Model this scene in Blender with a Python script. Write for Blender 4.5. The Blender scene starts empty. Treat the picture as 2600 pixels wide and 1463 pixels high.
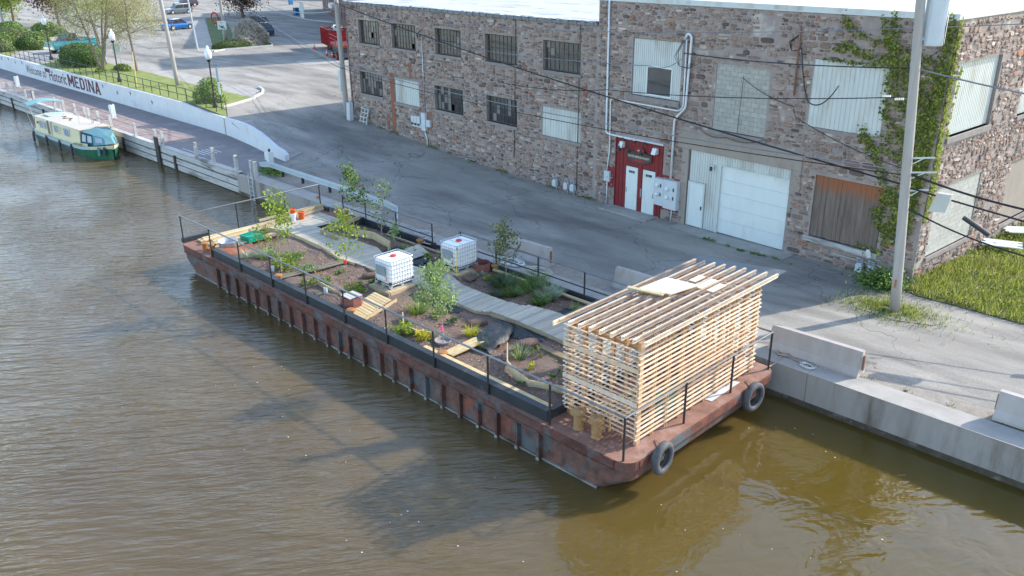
import bpy, math, random
import numpy as np
from mathutils import Vector, Matrix, noise
random.seed(7)
C = bpy.context.scene
COL = C.collection
R = math.radians

# ------------------------------------------------------------------ camera
FOC, CW, CH, CAMH = 2162.5, 2600.0, 1463.0, 14.0
_h, _p, _r = R(135.1), R(22.13), R(0.5)
_F = Vector((math.cos(_h)*math.cos(_p), math.sin(_h)*math.cos(_p), -math.sin(_p)))
_rt = Vector((math.sin(_h), -math.cos(_h), 0)); _dn = _F.cross(_rt)
_R = _rt*math.cos(_r) + _dn*math.sin(_r); _D = -_rt*math.sin(_r) + _dn*math.cos(_r)
cam_d = bpy.data.cameras.new('camera'); cam = bpy.data.objects.new('camera', cam_d); COL.objects.link(cam)
cam_d.sensor_width = 36; cam_d.lens = FOC/CW*36; cam_d.clip_end = 2000; cam_d.clip_start = .5
cam.matrix_world = Matrix(((_R.x, -_D.x, -_F.x, 0), (_R.y, -_D.y, -_F.y, 0), (_R.z, -_D.z, -_F.z, CAMH), (0, 0, 0, 1)))
C.camera = cam
# ------------------------------------------------------------------ light
SUN_AZ, SUN_EL = 68.0, 32.0
W = bpy.data.worlds.new('World'); C.world = W; W.use_nodes = True
nt = W.node_tree; bg = nt.nodes['Background']; sk = nt.nodes.new('ShaderNodeTexSky')
sk.sky_type = 'NISHITA'; sk.sun_disc = False; sk.sun_elevation = R(SUN_EL); sk.sun_rotation = R(90-SUN_AZ)
sk.air_density = 1.0; sk.dust_density = .6; sk.ozone_density = .8
nt.links.new(sk.outputs[0], bg.inputs[0]); bg.inputs[1].default_value = .15
sl = bpy.data.lights.new('sun', 'SUN'); sl.energy = 2.0; sl.angle = R(.55); sl.color = (1, .93, .84)
so = bpy.data.objects.new('sun', sl); COL.objects.link(so)
sd = Vector((math.cos(R(SUN_AZ))*math.cos(R(SUN_EL)), math.sin(R(SUN_AZ))*math.cos(R(SUN_EL)), math.sin(R(SUN_EL))))
so.rotation_euler = sd.to_track_quat('Z', 'Y').to_euler()
C.view_settings.view_transform = 'Standard'; C.view_settings.look = 'None'
C.view_settings.exposure = 1.78; C.view_settings.gamma = 1

# ------------------------------------------------------------------ survey helper: where the line of sight through a photo point meets a level
def ray(px, py):
    return _R*((px-CW/2)/FOC) + _D*((py-CH/2)/FOC) + _F
def at(px, py, z):
    d = ray(px, py); t = (z-CAMH)/d.z
    return Vector((d.x*t, d.y*t, z))
def hit_y(px, py, y):
    d = ray(px, py); t = y/d.y; return Vector((d.x*t, y, CAMH+d.z*t))
def crop(s, ox, oy): return lambda a, b, z: at(a/s+ox, b/s+oy, z)

# ------------------------------------------------------------------ materials
MATS = {}
def mat(name, c1, c2=None, sc=2., rough=.8, metal=0., bump=0., bsc=None, c3=None, sc3=.5, t3=.5, w3=.08, stretch=(1, 1, 1), attr=False, spec=.4, trans=0., contrast=.25, attrmix=None, coat=0., obj=False):
    if name in MATS: return MATS[name]
    m = bpy.data.materials.new(name); m.use_nodes = True; n = m.node_tree.nodes; L = m.node_tree.links
    b = n['Principled BSDF']; b.inputs['Roughness'].default_value = rough; b.inputs['Metallic'].default_value = metal
    b.inputs['Specular IOR Level'].default_value = spec; b.inputs['Coat Weight'].default_value = coat
    b.inputs['Transmission Weight'].default_value = trans
    if obj:
        tc = n.new('ShaderNodeTexCoord'); pos = tc.outputs['Object']
    else:
        g = n.new('ShaderNodeNewGeometry'); pos = g.outputs['Position']
    mp = n.new('ShaderNodeMapping'); mp.inputs['Scale'].default_value = stretch; L.new(pos, mp.inputs[0])
    def nz(s, d=6, r=.6):
        x = n.new('ShaderNodeTexNoise'); x.inputs['Scale'].default_value = s; x.inputs['Detail'].default_value = d; x.inputs['Roughness'].default_value = r
        L.new(mp.outputs[0], x.inputs['Vector']); return x.outputs['Fac']
    c2 = c2 or tuple(min(1, v*1.25) for v in c1)
    rp = n.new('ShaderNodeValToRGB'); rp.color_ramp.elements[0].position = .5-contrast; rp.color_ramp.elements[1].position = .5+contrast
    rp.color_ramp.elements[0].color = (*c1, 1); rp.color_ramp.elements[1].color = (*c2, 1)
    L.new(nz(sc), rp.inputs[0]); out = rp.outputs[0]
    if attr:
        a = n.new('ShaderNodeAttribute'); a.attribute_name = 'Col'
        mx = n.new('ShaderNodeMix'); mx.data_type = 'RGBA'; mx.blend_type = 'MULTIPLY'; mx.inputs[0].default_value = 1
        L.new(a.outputs['Color'], mx.inputs[6]); L.new(out, mx.inputs[7]); out = mx.outputs[2]
    if c3:
        r3 = n.new('ShaderNodeValToRGB'); r3.color_ramp.elements[0].position = t3-w3; r3.color_ramp.elements[1].position = t3+w3
        L.new(nz(sc3), r3.inputs[0]); mx = n.new('ShaderNodeMix'); mx.data_type = 'RGBA'
        L.new(r3.outputs[0], mx.inputs[0]); L.new(out, mx.inputs[6]); mx.inputs[7].default_value = (*c3, 1); out = mx.outputs[2]
    L.new(out, b.inputs['Base Color'])
    if bump:
        bp = n.new('ShaderNodeBump'); bp.inputs['Strength'].default_value = 1; bp.inputs['Distance'].default_value = bump
        L.new(nz(bsc or sc*6, 8, .7), bp.inputs['Height']); L.new(bp.outputs[0], b.inputs['Normal'])
    MATS[name] = m; return m
WHITE = mat('white_panel_paint', (.46, .49, .46), (.57, .6, .56), sc=1.2, rough=.5, c3=(.37, .36, .31), sc3=1.2, t3=.6, w3=.1, stretch=(1, 1, .25))
DOORW = mat('white_door_paint', (.57, .62, .59), (.65, .69, .66), sc=1.5, rough=.4, c3=(.48, .5, .45), sc3=.9, t3=.64, w3=.1, stretch=(1, 1, .4))
CONC = mat('concrete', (.29, .27, .235), (.39, .365, .325), sc=1.5, rough=.9, bump=.006, bsc=30, c3=(.27, .25, .22), sc3=.8, t3=.6)
QWALL = mat('weathered_concrete_face', (.27, .245, .22), (.40, .375, .35), sc=1.3, rough=.92, bump=.012, bsc=18, stretch=(1, 1, .22), c3=(.14, .115, .09), sc3=1.3, t3=.57, w3=.12)
BARR = mat('barrier_concrete', (.33, .29, .26), (.45, .41, .375), sc=1.5, rough=.9, bump=.006, bsc=25, stretch=(1, 1, .35), c3=(.24, .2, .17), sc3=1, t3=.64)
ASPH = None
DIRT = mat('dirt', (.22, .19, .155), (.34, .3, .25), sc=4, rough=1, bump=.03, bsc=15)
MORTAR = mat('lime_mortar', (.24, .195, .172), (.34, .29, .262), sc=3, rough=.95, bump=.02, bsc=14, c3=(.45, .41, .35), sc3=.7, t3=.66, w3=.05)
STONE = mat('sandstone_rubble', (.68, .635, .655), (1.18, 1.09, 1.12), sc=7, rough=.92, bump=.02, bsc=18, attr=True)
PINE = mat('pine_lumber', (.42, .24, .12), (.58, .36, .2), sc=5, rough=.7, stretch=(1, .3, 1), attr=True, bump=.002)
PINEW = mat('pine_boards', (.42, .335, .21), (.6, .5, .34), sc=6, rough=.8, attr=True)
DECKW = mat('weathered_deck_boards', (.8, .8, .8), (1.1, 1.08, 1.05), sc=5, rough=.85, attr=True, bump=.003, stretch=(3, .6, 1))
GREYW = mat('grey_weathered_timber', (.36, .35, .325), (.52, .51, .475), sc=4, rough=.9, bump=.01, bsc=20, stretch=(.4, 1, 3), c3=(.15, .135, .12), sc3=1.2, t3=.63)
RUST = mat('rusty_hull_paint', (.055, .036, .03), (.19, .085, .062), sc=3.2, rough=.7, bump=.008, bsc=14, c3=(.095, .105, .11), sc3=1.1, t3=.56, w3=.06, attr=True, contrast=.2)
RUSTD = mat('rusty_deck_steel', (.17, .082, .055), (.29, .155, .11), sc=3, rough=.8, bump=.004, bsc=20, c3=(.33, .21, .17), sc3=1.3, t3=.62)
RUSTO = mat('orange_rust', (.26, .10, .03), (.4, .18, .06), sc=8, rough=.8, bump=.006)
BLACK = mat('black_painted_steel', (.018, .022, .026), (.035, .04, .045), sc=2, rough=.5, c3=(.09, .1, .105), sc3=1.5, t3=.68)
DKMET = mat('dark_rail_steel', (.03, .03, .033), (.06, .055, .055), sc=4, rough=.5, metal=.4)
GALV = mat('galvanised_steel', (.42, .45, .47), (.55, .58, .6), sc=4, rough=.42, metal=.5)
GREYBOX = mat('grey_enamel', (.46, .5, .51), (.54, .58, .59), sc=3, rough=.45)
PVC = mat('white_conduit', (.58, .61, .61), (.68, .71, .71), sc=3, rough=.4)
POLEW = mat('pole_wood', (.29, .265, .235), (.42, .39, .35), sc=6, rough=.9, bump=.006, bsc=20, stretch=(1, 1, .08))
CABLE = mat('cable_black', (.012, .012, .014), (.02, .02, .022), rough=.6)
CABLEG = mat('cable_grey', (.2, .2, .2), (.3, .3, .3), rough=.5, metal=.5)
REDP = mat('red_painted_boards', (.155, .012, .014), (.22, .02, .022), sc=3, rough=.6)
LEAF = mat('leaf', (1.0, 1.0, 1.0), (1.6, 1.6, 1.5), sc=3, rough=.6, attr=True, spec=.3)
def _leaf():
    n = LEAF.node_tree.nodes; L = LEAF.node_tree.links; b = n['Principled BSDF']; src = b.inputs['Base Color'].links[0].from_socket
    t = n.new('ShaderNodeBsdfTranslucent'); x = n.new('ShaderNodeMixShader'); x.inputs[0].default_value = .38; L.new(src, t.inputs[0])
    L.new(b.outputs[0], x.inputs[1]); L.new(t.outputs[0], x.inputs[2]); L.new(x.outputs[0], n['Material Output'].inputs[0])
_leaf()
BARK = mat('bark', (.17, .13, .10), (.28, .23, .19), sc=8, rough=.95, bump=.01)
GLASSD = mat('dark_window_glass', (.02, .02, .022), (.055, .055, .058), sc=1.1, rough=.12, spec=.5)
GLASSL = mat('dusty_window_glass', (.10, .10, .10), (.19, .19, .185), sc=2, rough=.35, spec=.5)
SASH = mat('steel_sash', (.07, .055, .045), (.13, .1, .085), sc=6, rough=.8)
PLAST = mat('plastic_coloured', (.9, .9, .9), (1, 1, 1), rough=.4, attr=True)
RUBBER = mat('rubber', (.05, .05, .052), (.1, .1, .105), sc=6, rough=.75)
MULCH = mat('mulch_soil', (.125, .072, .05), (.29, .19, .14), sc=9, rough=1, bump=.04, bsc=14, c3=(.16, .12, .1), sc3=.8, t3=.5, w3=.12)
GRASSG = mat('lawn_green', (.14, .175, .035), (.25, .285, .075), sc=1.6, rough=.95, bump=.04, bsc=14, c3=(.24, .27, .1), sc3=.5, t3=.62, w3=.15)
TARP = mat('black_plastic_sheet', (.008, .012, .014), (.03, .037, .042), sc=5, rough=.5, bump=.02, bsc=8)
ROPE = mat('rope', (.5, .5, .46), (.68, .68, .64), sc=20, rough=.9, bump=.005, bsc=90)
ROOFM = mat('white_roof_membrane', (.36, .36, .355), (.5, .5, .49), sc=1.2, rough=.7, bump=.05, bsc=.9, stretch=(.25, 1.3, 1), c3=(.2, .2, .205), sc3=1.3, t3=.6, w3=.05)
ROOFB = mat('white_roof_sheet', (.44, .45, .45), (.53, .54, .54), sc=.8, rough=.6, stretch=(.2, 1.5, 1))
MURAL = mat('painted_wall_white', (.54, .56, .57), (.63, .65, .66), sc=1.2, rough=.85, c3=(.46, .47, .47), sc3=.8, t3=.66, bump=.004, bsc=20)
LETR = mat('maroon_wall_paint', (.11, .045, .045), (.15, .06, .06), rough=.85)
CMU = mat('concrete_block', (.36, .35, .32), (.47, .46, .43), sc=4, rough=.95, bump=.006, bsc=40, attr=True)
PAINT = mat('vehicle_paint', (.92, .92, .92), (1, 1, 1), sc=1, rough=.25, attr=True, coat=.6, spec=.5, metal=.15)
CHROME = mat('bright_metal', (.6, .6, .6), (.7, .7, .7), rough=.2, metal=.9)
TYREM = mat('tyre_rubber', (.022, .022, .023), (.045, .045, .046), sc=6, rough=.85)
CANVAS = mat('canvas_blue', (.8, .8, .8), (1.1, 1.1, 1.1), sc=3, rough=.85, attr=True, bump=.01, bsc=5)
IBCW = mat('tank_plastic', (.78, .81, .81), (.86, .88, .87), sc=2, rough=.35)
LAMPG = mat('lamp_globe_glass', (.72, .74, .73), (.8, .82, .8), rough=.2)

def glassmat(name, tint, fac):
    m = bpy.data.materials.new(name); m.use_nodes = True; n = m.node_tree.nodes; L = m.node_tree.links
    t = n.new('ShaderNodeBsdfTransparent'); t.inputs[0].default_value = (*tint, 1); g = n.new('ShaderNodeBsdfGlossy'); g.inputs['Roughness'].default_value = .08
    g.inputs[0].default_value = (.9, .95, 1, 1)
    x = n.new('ShaderNodeMixShader'); f = n.new('ShaderNodeFresnel'); f.inputs[0].default_value = 1.5
    a = n.new('ShaderNodeMath'); a.operation = 'ADD'; a.inputs[1].default_value = fac; L.new(f.outputs[0], a.inputs[0])
    L.new(a.outputs[0], x.inputs[0]); L.new(t.outputs[0], x.inputs[1]); L.new(g.outputs[0], x.inputs[2]); L.new(x.outputs[0], n['Material Output'].inputs[0]); return m
CLEAR = glassmat('clear_corrugated_plastic', (.90, .94, .95), .03)

# ------------------------------------------------------------------ mesh builder
class MB:
    def __init__(s, T=None): s.v = []; s.f = []; s.m = []; s.c = []; s.T = T
    def add(s, vs, fs, m=0, c=None):
        b = len(s.v)
        s.v += [tuple(v) for v in vs]
        for f in fs: s.f.append([b+i for i in f]); s.m.append(m); s.c.append(c or (1, 1, 1))
        return s
    def box(s, x0, x1, y0, y1, z0, z1, m=0, c=None):
        return s.add([(x0,y0,z0),(x1,y0,z0),(x1,y1,z0),(x0,y1,z0),(x0,y0,z1),(x1,y0,z1),(x1,y1,z1),(x0,y1,z1)],
              [(0,3,2,1),(4,5,6,7),(0,1,5,4),(1,2,6,5),(2,3,7,6),(3,0,4,7)], m, c)
    def beam(s, p, q, w, h, m=0, c=None, up=(0, 0, 1)):
        p = Vector(p); q = Vector(q); d = (q-p).normalized(); u = Vector(up)
        if abs(d.dot(u)) > .98: u = Vector((1, 0, 0))
        a = d.cross(u).normalized()*w/2; b = a.cross(d).normalized()*h/2
        vs = [p-a-b, p+a-b, p+a+b, p-a+b, q-a-b, q+a-b, q+a+b, q-a+b]
        return s.add(vs, [(0,1,2,3),(4,7,6,5),(0,4,5,1),(1,5,6,2),(2,6,7,3),(3,7,4,0)], m, c)
    def tube(s, pts, r, n=6, m=0, c=None, r2=None, cap=True):
        pts = [Vector(p) for p in pts]; k = len(pts); vs = []; a = None
        for i, p in enumerate(pts):
            d = (pts[min(i+1, k-1)]-pts[max(i-1, 0)])
            d = d.normalized() if d.length > 1e-9 else Vector((0, 0, 1))
            if a is None:
                u = Vector((0, 0, 1)) if abs(d.z) < .9 else Vector((1, 0, 0)); a = d.cross(u).normalized()
            else:
                a = (a-d*a.dot(d)); a = a.normalized() if a.length > 1e-6 else d.orthogonal().normalized()
            b = d.cross(a); rr = r if r2 is None else r+(r2-r)*i/(k-1)
            for j in range(n):
                t = 2*math.pi*j/n; vs.append(p+(a*math.cos(t)+b*math.sin(t))*rr)
        fs = [(i*n+j, i*n+(j+1) % n, (i+1)*n+(j+1) % n, (i+1)*n+j) for i in range(k-1) for j in range(n)]
        if cap: fs += [tuple(range(n))[::-1], tuple((k-1)*n+j for j in range(n))]
        return s.add(vs, fs, m, c)
    def lathe(s, ctr, prof, n=16, m=0, c=None, axis=None):
        ctr = Vector(ctr); ax = Vector(axis).normalized() if axis else Vector((0, 0, 1))
        a = ax.orthogonal().normalized(); b = ax.cross(a); vs = []
        for r, z in prof:
            for j in range(n):
                t = 2*math.pi*j/n; vs.append(ctr+ax*z+(a*math.cos(t)+b*math.sin(t))*r)
        k = len(prof); fs = [(i*n+j, i*n+(j+1) % n, (i+1)*n+(j+1) % n, (i+1)*n+j) for i in range(k-1) for j in range(n)]
        fs += [tuple(range(n))[::-1], tuple((k-1)*n+j for j in range(n))]
        return s.add(vs, fs, m, c)
    def prism(s, pts, vec, m=0, c=None):
        n = len(pts); vec = Vector(vec); pts = [Vector(p) for p in pts]
        fs = [tuple(range(n))[::-1], tuple(range(n, 2*n))]+[(i, (i+1) % n, n+(i+1) % n, n+i) for i in range(n)]
        return s.add(pts+[p+vec for p in pts], fs, m, c)
    def build(s, name, mats, parent=None, smooth=False, kind=None):
        off = Vector((0, 0, 0)); p = parent
        while p: off += p.location; p = p.parent
        me = bpy.data.meshes.new(name); V = np.array(s.v, dtype=float).reshape(-1, 3)
        if s.T is not None:
            M4 = np.array(s.T); V = V@M4[:3, :3].T+M4[:3, 3]
        V = V-np.array(off)
        ln = np.array([len(f) for f in s.f]); idx = np.concatenate([np.array(f) for f in s.f]) if s.f else np.array([], int)
        me.vertices.add(len(V)); me.vertices.foreach_set('co', V.ravel().astype(np.float32))
        me.loops.add(len(idx)); me.loops.foreach_set('vertex_index', idx.astype(np.int32))
        me.polygons.add(len(ln)); me.polygons.foreach_set('loop_start', (np.cumsum(ln)-ln).astype(np.int32)); me.polygons.foreach_set('loop_total', ln.astype(np.int32))
        me.polygons.foreach_set('material_index', np.array(s.m, dtype=np.int32))
        me.polygons.foreach_set('use_smooth', np.full(len(ln), smooth))
        me.update(calc_edges=True)
        at_ = me.color_attributes.new('Col', 'FLOAT_COLOR', 'CORNER')
        cc = np.repeat(np.array([(*c, 1.) for c in s.c], dtype=np.float32), ln, axis=0); at_.data.foreach_set('color', cc.ravel())
        for m in (mats if isinstance(mats, (list, tuple)) else [mats]): me.materials.append(m)
        o = bpy.data.objects.new(name, me); COL.objects.link(o)
        if parent: o.parent = parent
        if kind: o['kind'] = kind
        return o
def tag(o, label=None, cat=None, group=None, kind=None):
    if label: o['label'] = label
    if cat: o['category'] = cat
    if group: o['group'] = group
    if kind: o['kind'] = kind
    return o
def thing(name, label, cat, loc=(0, 0, 0), group=None):
    o = bpy.data.objects.new(name, None); COL.objects.link(o); o.location = loc; o.empty_display_size = .2
    return tag(o, label, cat, group)
def copy_tree(o, parent=None):
    c = o.copy(); COL.objects.link(c); c.parent = parent
    for ch in list(o.children): copy_tree(ch, c)
    return c
def rnd(a, b): return random.uniform(a, b)
def jit(c, k=.1): f = 1+rnd(-k, k); return tuple(v*f for v in c)
def text_mesh(body, size, mat_, extr=.01, shear=0, bold=0, space=1, align='LEFT'):
    cu = bpy.data.curves.new('lettering', 'FONT'); cu.body = body; cu.size = size; cu.extrude = extr; cu.shear = shear; cu.offset = bold
    cu.space_character = space; cu.align_x = align; cu.resolution_u = 3
    o = bpy.data.objects.new('tmp', cu); COL.objects.link(o)
    me = bpy.data.meshes.new_from_object(o.evaluated_get(bpy.context.evaluated_depsgraph_get()))
    bpy.data.objects.remove(o); me.materials.clear(); me.materials.append(mat_); return me
def text(body, size, mat_, origin, xdir, ydir, parent=None, name='lettering', sx=1, **k):
    me = text_mesh(body, size, mat_, **k); x = Vector(xdir).normalized(); y = Vector(ydir).normalized(); z = x.cross(y)
    off = Vector((0, 0, 0)); p = parent
    while p: off += p.location; p = p.parent
    M4 = Matrix(((x.x*sx, y.x, z.x, origin[0]-off.x), (x.y*sx, y.y, z.y, origin[1]-off.y), (x.z*sx, y.z, z.z, origin[2]-off.z), (0, 0, 0, 1)))
    me.transform(M4); o = bpy.data.objects.new(name, me); COL.objects.link(o)
    if parent: o.parent = parent
    return o

# ================================================================== SETTING
c1 = crop(3.294, 0, 0); c2 = crop(4.025, 550, 0); c9 = crop(4.025, 550, 300); c7 = crop(2.898, 1950, 350)
c0 = crop(7.576, 380, 0); cb = crop(5.572, 0, 180); cq = crop(2.787, 1850, 780); ca = crop(7.245, 0, 0); cr = crop(8.525, 700, 0)
def interp(x, tb):
    if x <= tb[0][0]: return tb[0][1]
    for (a, b), (c, d) in zip(tb, tb[1:]):
        if x <= c: return b+(d-b)*(x-a)/(c-a)
    return tb[-1][1]
HX = [(-400, 2.8), (-62, 2.8), (-57, 2.45), (-52, 2.0), (-44, 1.45), (-38, 1.15), (-30, .95), (-16, 1.05), (-11, 1.2), (100, 1.2)]
def zg(x, y):
    h = interp(x, HX); w = max(0, min(1, (y-25)/6.))
    if x < -47: w = max(w, min(1, (-47-x)/9.))
    return 1.15+(h-1.15)*w
def clip(poly, axis, val, keep_less):
    out = []
    for i, p in enumerate(poly):
        q = poly[(i+1) % len(poly)]; a = (p[axis] <= val) if keep_less else (p[axis] >= val); b = (q[axis] <= val) if keep_less else (q[axis] >= val)
        if a: out.append(p)
        if a != b:
            t = (val-p[axis])/(q[axis]-p[axis]); out.append((p[0]+(q[0]-p[0])*t, p[1]+(q[1]-p[1])*t))
    return out
GX = [-400, -200, -120, -62, -59.5, -57, -54.5, -52, -49.5, -47, -44, -41, -38, -34, -30, -23, -16, -11, -5, 5, 40, 100]
GY = [24.4, 25, 27, 29, 31, 34, 38, 45, 60, 100, 250]
def drape(name, poly, m, dz=.015, kind='structure', gx=GX, gy=GY, flat=None, skip=None):
    b = MB()
    for x0, x1 in zip(gx, gx[1:]):
        px = clip(clip(poly, 0, x0, False), 0, x1, True) if poly else []
        if len(px) < 3: continue
        for y0, y1 in zip(gy, gy[1:]):
            pp = clip(clip(px, 1, y0, False), 1, y1, True)
            if len(pp) < 3: continue
            vs = [(x, y, (flat if flat is not None else zg(x, y))+dz) for x, y in pp]
            b.add(vs, [tuple(range(len(vs)))])
    o = b.build(name, m, kind=kind); return o
def P2(*v): return [(a.x, a.y) for a in v]

# asphalt with cracks
def asphalt():
    m = mat('worn_asphalt', (.225, .205, .175), (.36, .335, .285), sc=.5, rough=.93, bump=.006, bsc=60, c3=(.165, .15, .13), sc3=.35, t3=.56, w3=.1, stretch=(.35, 1.2, 1), contrast=.2)
    n = m.node_tree.nodes; L = m.node_tree.links; b = n['Principled BSDF']; src = b.inputs['Base Color'].links[0].from_socket
    g = n.new('ShaderNodeNewGeometry'); w = n.new('ShaderNodeTexNoise'); w.inputs['Scale'].default_value = .8; w.inputs['Detail'].default_value = 5; L.new(g.outputs['Position'], w.inputs['Vector'])
    ad = n.new('ShaderNodeVectorMath'); ad.operation = 'MULTIPLY_ADD'; ad.inputs[1].default_value = (2.4, 2.4, 0); L.new(w.outputs['Color'], ad.inputs[0]); L.new(g.outputs['Position'], ad.inputs[2])
    prev = src
    for sc, wd, tm in ((.16, .008, .45), (.55, .014, .55), (2.2, .03, .63)):
        v = n.new('ShaderNodeTexVoronoi'); v.feature = 'DISTANCE_TO_EDGE'; v.inputs['Scale'].default_value = sc; L.new(ad.outputs[0], v.inputs['Vector'])
        lt = n.new('ShaderNodeMapRange'); lt.inputs[1].default_value = wd*.2; lt.inputs[2].default_value = wd; lt.inputs[3].default_value = 1; lt.inputs[4].default_value = 0; L.new(v.outputs['Distance'], lt.inputs[0])
        k = n.new('ShaderNodeTexNoise'); k.inputs['Scale'].default_value = .13+sc*.1; L.new(g.outputs['Position'], k.inputs['Vector'])
        kk = n.new('ShaderNodeMapRange'); kk.inputs[1].default_value = tm-.04; kk.inputs[2].default_value = tm+.05; L.new(k.outputs['Fac'], kk.inputs[0])
        mu = n.new('ShaderNodeMath'); mu.operation = 'MULTIPLY'; L.new(lt.outputs[0], mu.inputs[0]); L.new(kk.outputs[0], mu.inputs[1])
        m2 = n.new('ShaderNodeMath'); m2.operation = 'MULTIPLY'; m2.inputs[1].default_value = .6; L.new(mu.outputs[0], m2.inputs[0])
        mx = n.new('ShaderNodeMix'); mx.data_type = 'RGBA'; L.new(m2.outputs[0], mx.inputs[0]); L.new(prev, mx.inputs[6]); mx.inputs[7].default_value = (.07, .065, .06, 1); prev = mx.outputs[2]
    # fine speckle
    s = n.new('ShaderNodeTexNoise'); s.inputs['Scale'].default_value = 22; s.inputs['Detail'].default_value = 4; L.new(g.outputs['Position'], s.inputs['Vector'])
    sr = n.new('ShaderNodeMapRange'); sr.inputs[1].default_value = .3; sr.inputs[2].default_value = .7; sr.inputs[3].default_value = .82; sr.inputs[4].default_value = 1.15; L.new(s.outputs['Fac'], sr.inputs[0])
    mx = n.new('ShaderNodeMix'); mx.data_type = 'RGBA'; mx.blend_type = 'MULTIPLY'; mx.inputs[0].default_value = 1; L.new(prev, mx.inputs[6]); L.new(sr.outputs[0], mx.inputs[7])
    L.new(mx.outputs[2], b.inputs['Base Color']); return m
ASPH = asphalt()
WY = lambda x: interp(x, [(-60.5, 28.72), (-57.6, 28.7), (-55.8, 28.5), (-53.5, 28.2), (-51.3, 27.85), (-49.8, 27.6), (-48.6, 27.4), (-47, 27.2)])
b = MB()
for x0, x1 in zip(GX, GX[1:]):
    for y0, y1 in zip(GY, GY[1:]):
        if x1 <= -47 and y1 <= 28: continue
        ya = yb = y0
        if x1 <= -47 and y0 < 28.5: ya, yb = WY(x0), WY(x1)
        b.add([(x0, ya, zg(x0, ya)), (x1, yb, zg(x1, yb)), (x1, y1, zg(x1, y1)), (x0, y1, zg(x0, y1))], [(0, 1, 2, 3)])
b.build('ground', ASPH, kind='structure')

# water
def watermat():
    m = bpy.data.materials.new('canal_water'); m.use_nodes = True; n = m.node_tree.nodes; L = m.node_tree.links; b = n['Principled BSDF']
    b.inputs['Roughness'].default_value = .035; b.inputs['IOR'].default_value = 1.42; b.inputs['Specular IOR Level'].default_value = .7
    b.inputs['Subsurface Weight'].default_value = 1; b.inputs['Subsurface Radius'].default_value = (1, .8, .45); b.inputs['Subsurface Scale'].default_value = .5; b.subsurface_method = 'BURLEY'
    g = n.new('ShaderNodeNewGeometry')
    def noise_(scale, stretch, rot=0, d=4, r=.55, dist=0):
        m0 = n.new('ShaderNodeMapping'); m0.inputs['Rotation'].default_value = (0, 0, R(rot)); L.new(g.outputs['Position'], m0.inputs[0])
        mp = n.new('ShaderNodeMapping'); mp.inputs['Scale'].default_value = stretch; L.new(m0.outputs[0], mp.inputs[0])
        x = n.new('ShaderNodeTexNoise'); x.inputs['Scale'].default_value = scale; x.inputs['Detail'].default_value = d; x.inputs['Roughness'].default_value = r; x.inputs['Distortion'].default_value = dist
        L.new(mp.outputs[0], x.inputs['Vector']); return x.outputs['Fac']
    def mr(src, a, b_, c=0., d=1.):
        x = n.new('ShaderNodeMapRange'); x.interpolation_type = 'SMOOTHSTEP'; x.inputs[1].default_value = a; x.inputs[2].default_value = b_; x.inputs[3].default_value = c; x.inputs[4].default_value = d; L.new(src, x.inputs[0]); return x.outputs[0]
    def math_(op, a, b_):
        x = n.new('ShaderNodeMath'); x.operation = op
        for i, v in enumerate((a, b_)):
            if isinstance(v, (int, float)): x.inputs[i].default_value = v
            else: L.new(v, x.inputs[i])
        return x.outputs[0]
    sx = n.new('ShaderNodeSeparateXYZ'); L.new(g.outputs['Position'], sx.inputs[0])
    rp = n.new('ShaderNodeValToRGB'); rp.color_ramp.elements[0].color = (.080, .053, .019, 1); rp.color_ramp.elements[1].color = (.112, .077, .031, 1)
    rp.color_ramp.elements[0].position = .3; rp.color_ramp.elements[1].position = .7
    L.new(noise_(.12, (1, 1, 1), d=5), rp.inputs[0])
    # olive, clearer water toward +X
    mo = n.new('ShaderNodeMix'); mo.data_type = 'RGBA'; L.new(mr(sx.outputs['X'], -15., -8.), mo.inputs[0]); L.new(rp.outputs[0], mo.inputs[6]); mo.inputs[7].default_value = (.088, .06, .011, 1)
    L.new(mo.outputs[2], b.inputs['Base Color'])
    calm = mr(sx.outputs['X'], -14., -10.5, 1., .06)
    rip = math_('ADD', noise_(2.4, (1.5, .36, 1), rot=38, d=4, r=.5, dist=.25), math_('MULTIPLY', noise_(.8, (1.3, .4, 1), rot=46, d=2), .7))
    fine = math_('MULTIPLY', noise_(6, (1.4, .36, 1), rot=33, d=3), .28)
    patch = mr(noise_(.09, (1, 1.6, 1), rot=20, d=3), .38, .6, .45, 1.15)
    inv = math_('SUBTRACT', 1.0, calm)
    lay = math_('ADD', math_('MULTIPLY', math_('MULTIPLY', math_('ADD', rip, fine), calm), patch), math_('MULTIPLY', math_('MULTIPLY', noise_(1.1, (1, .7, 1), rot=30, d=2, dist=1.2), inv), .26))
    bp = n.new('ShaderNodeBump'); bp.inputs['Strength'].default_value = 1; bp.inputs['Distance'].default_value = .10; L.new(lay, bp.inputs['Height']); L.new(bp.outputs[0], b.inputs['Normal'])
    return m
b = MB(); b.add([(-500, -150, 0), (150, -150, 0), (150, 23.65, 0), (-500, 23.65, 0)], [(0, 1, 2, 3)]); b.build('water', watermat(), kind='structure')
b = MB(); b.box(-500, 150, -150, 24.3, -2.3, -2.2); b.build('canal_bed', DIRT, kind='structure')

# quay
b = MB(); segs = [-47, -33.2, -21, -10.4, -1, 9, 30, 90]
for i, (x0, x1) in enumerate(zip(segs, segs[1:])):
    o = MB().box(x0+.008, x1-.008, 23.6, 24.5, -1.9, 1.2).build('quay_wall', QWALL, kind='structure')
    MB().box(x0+.008, x1-.008, 23.592, 23.6, -.3, .2).build('algae_line', mat('algae_band', (.035, .028, .018), (.10, .08, .06), sc=2.5, rough=.8, c3=(.2, .175, .15), sc3=2, t3=.62), kind='structure')
    o2 = MB().box(x0+.008, x1-.008, 23.58, 24.5, 1.2, 1.212).build('quay_coping', CONC, kind='structure')
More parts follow.
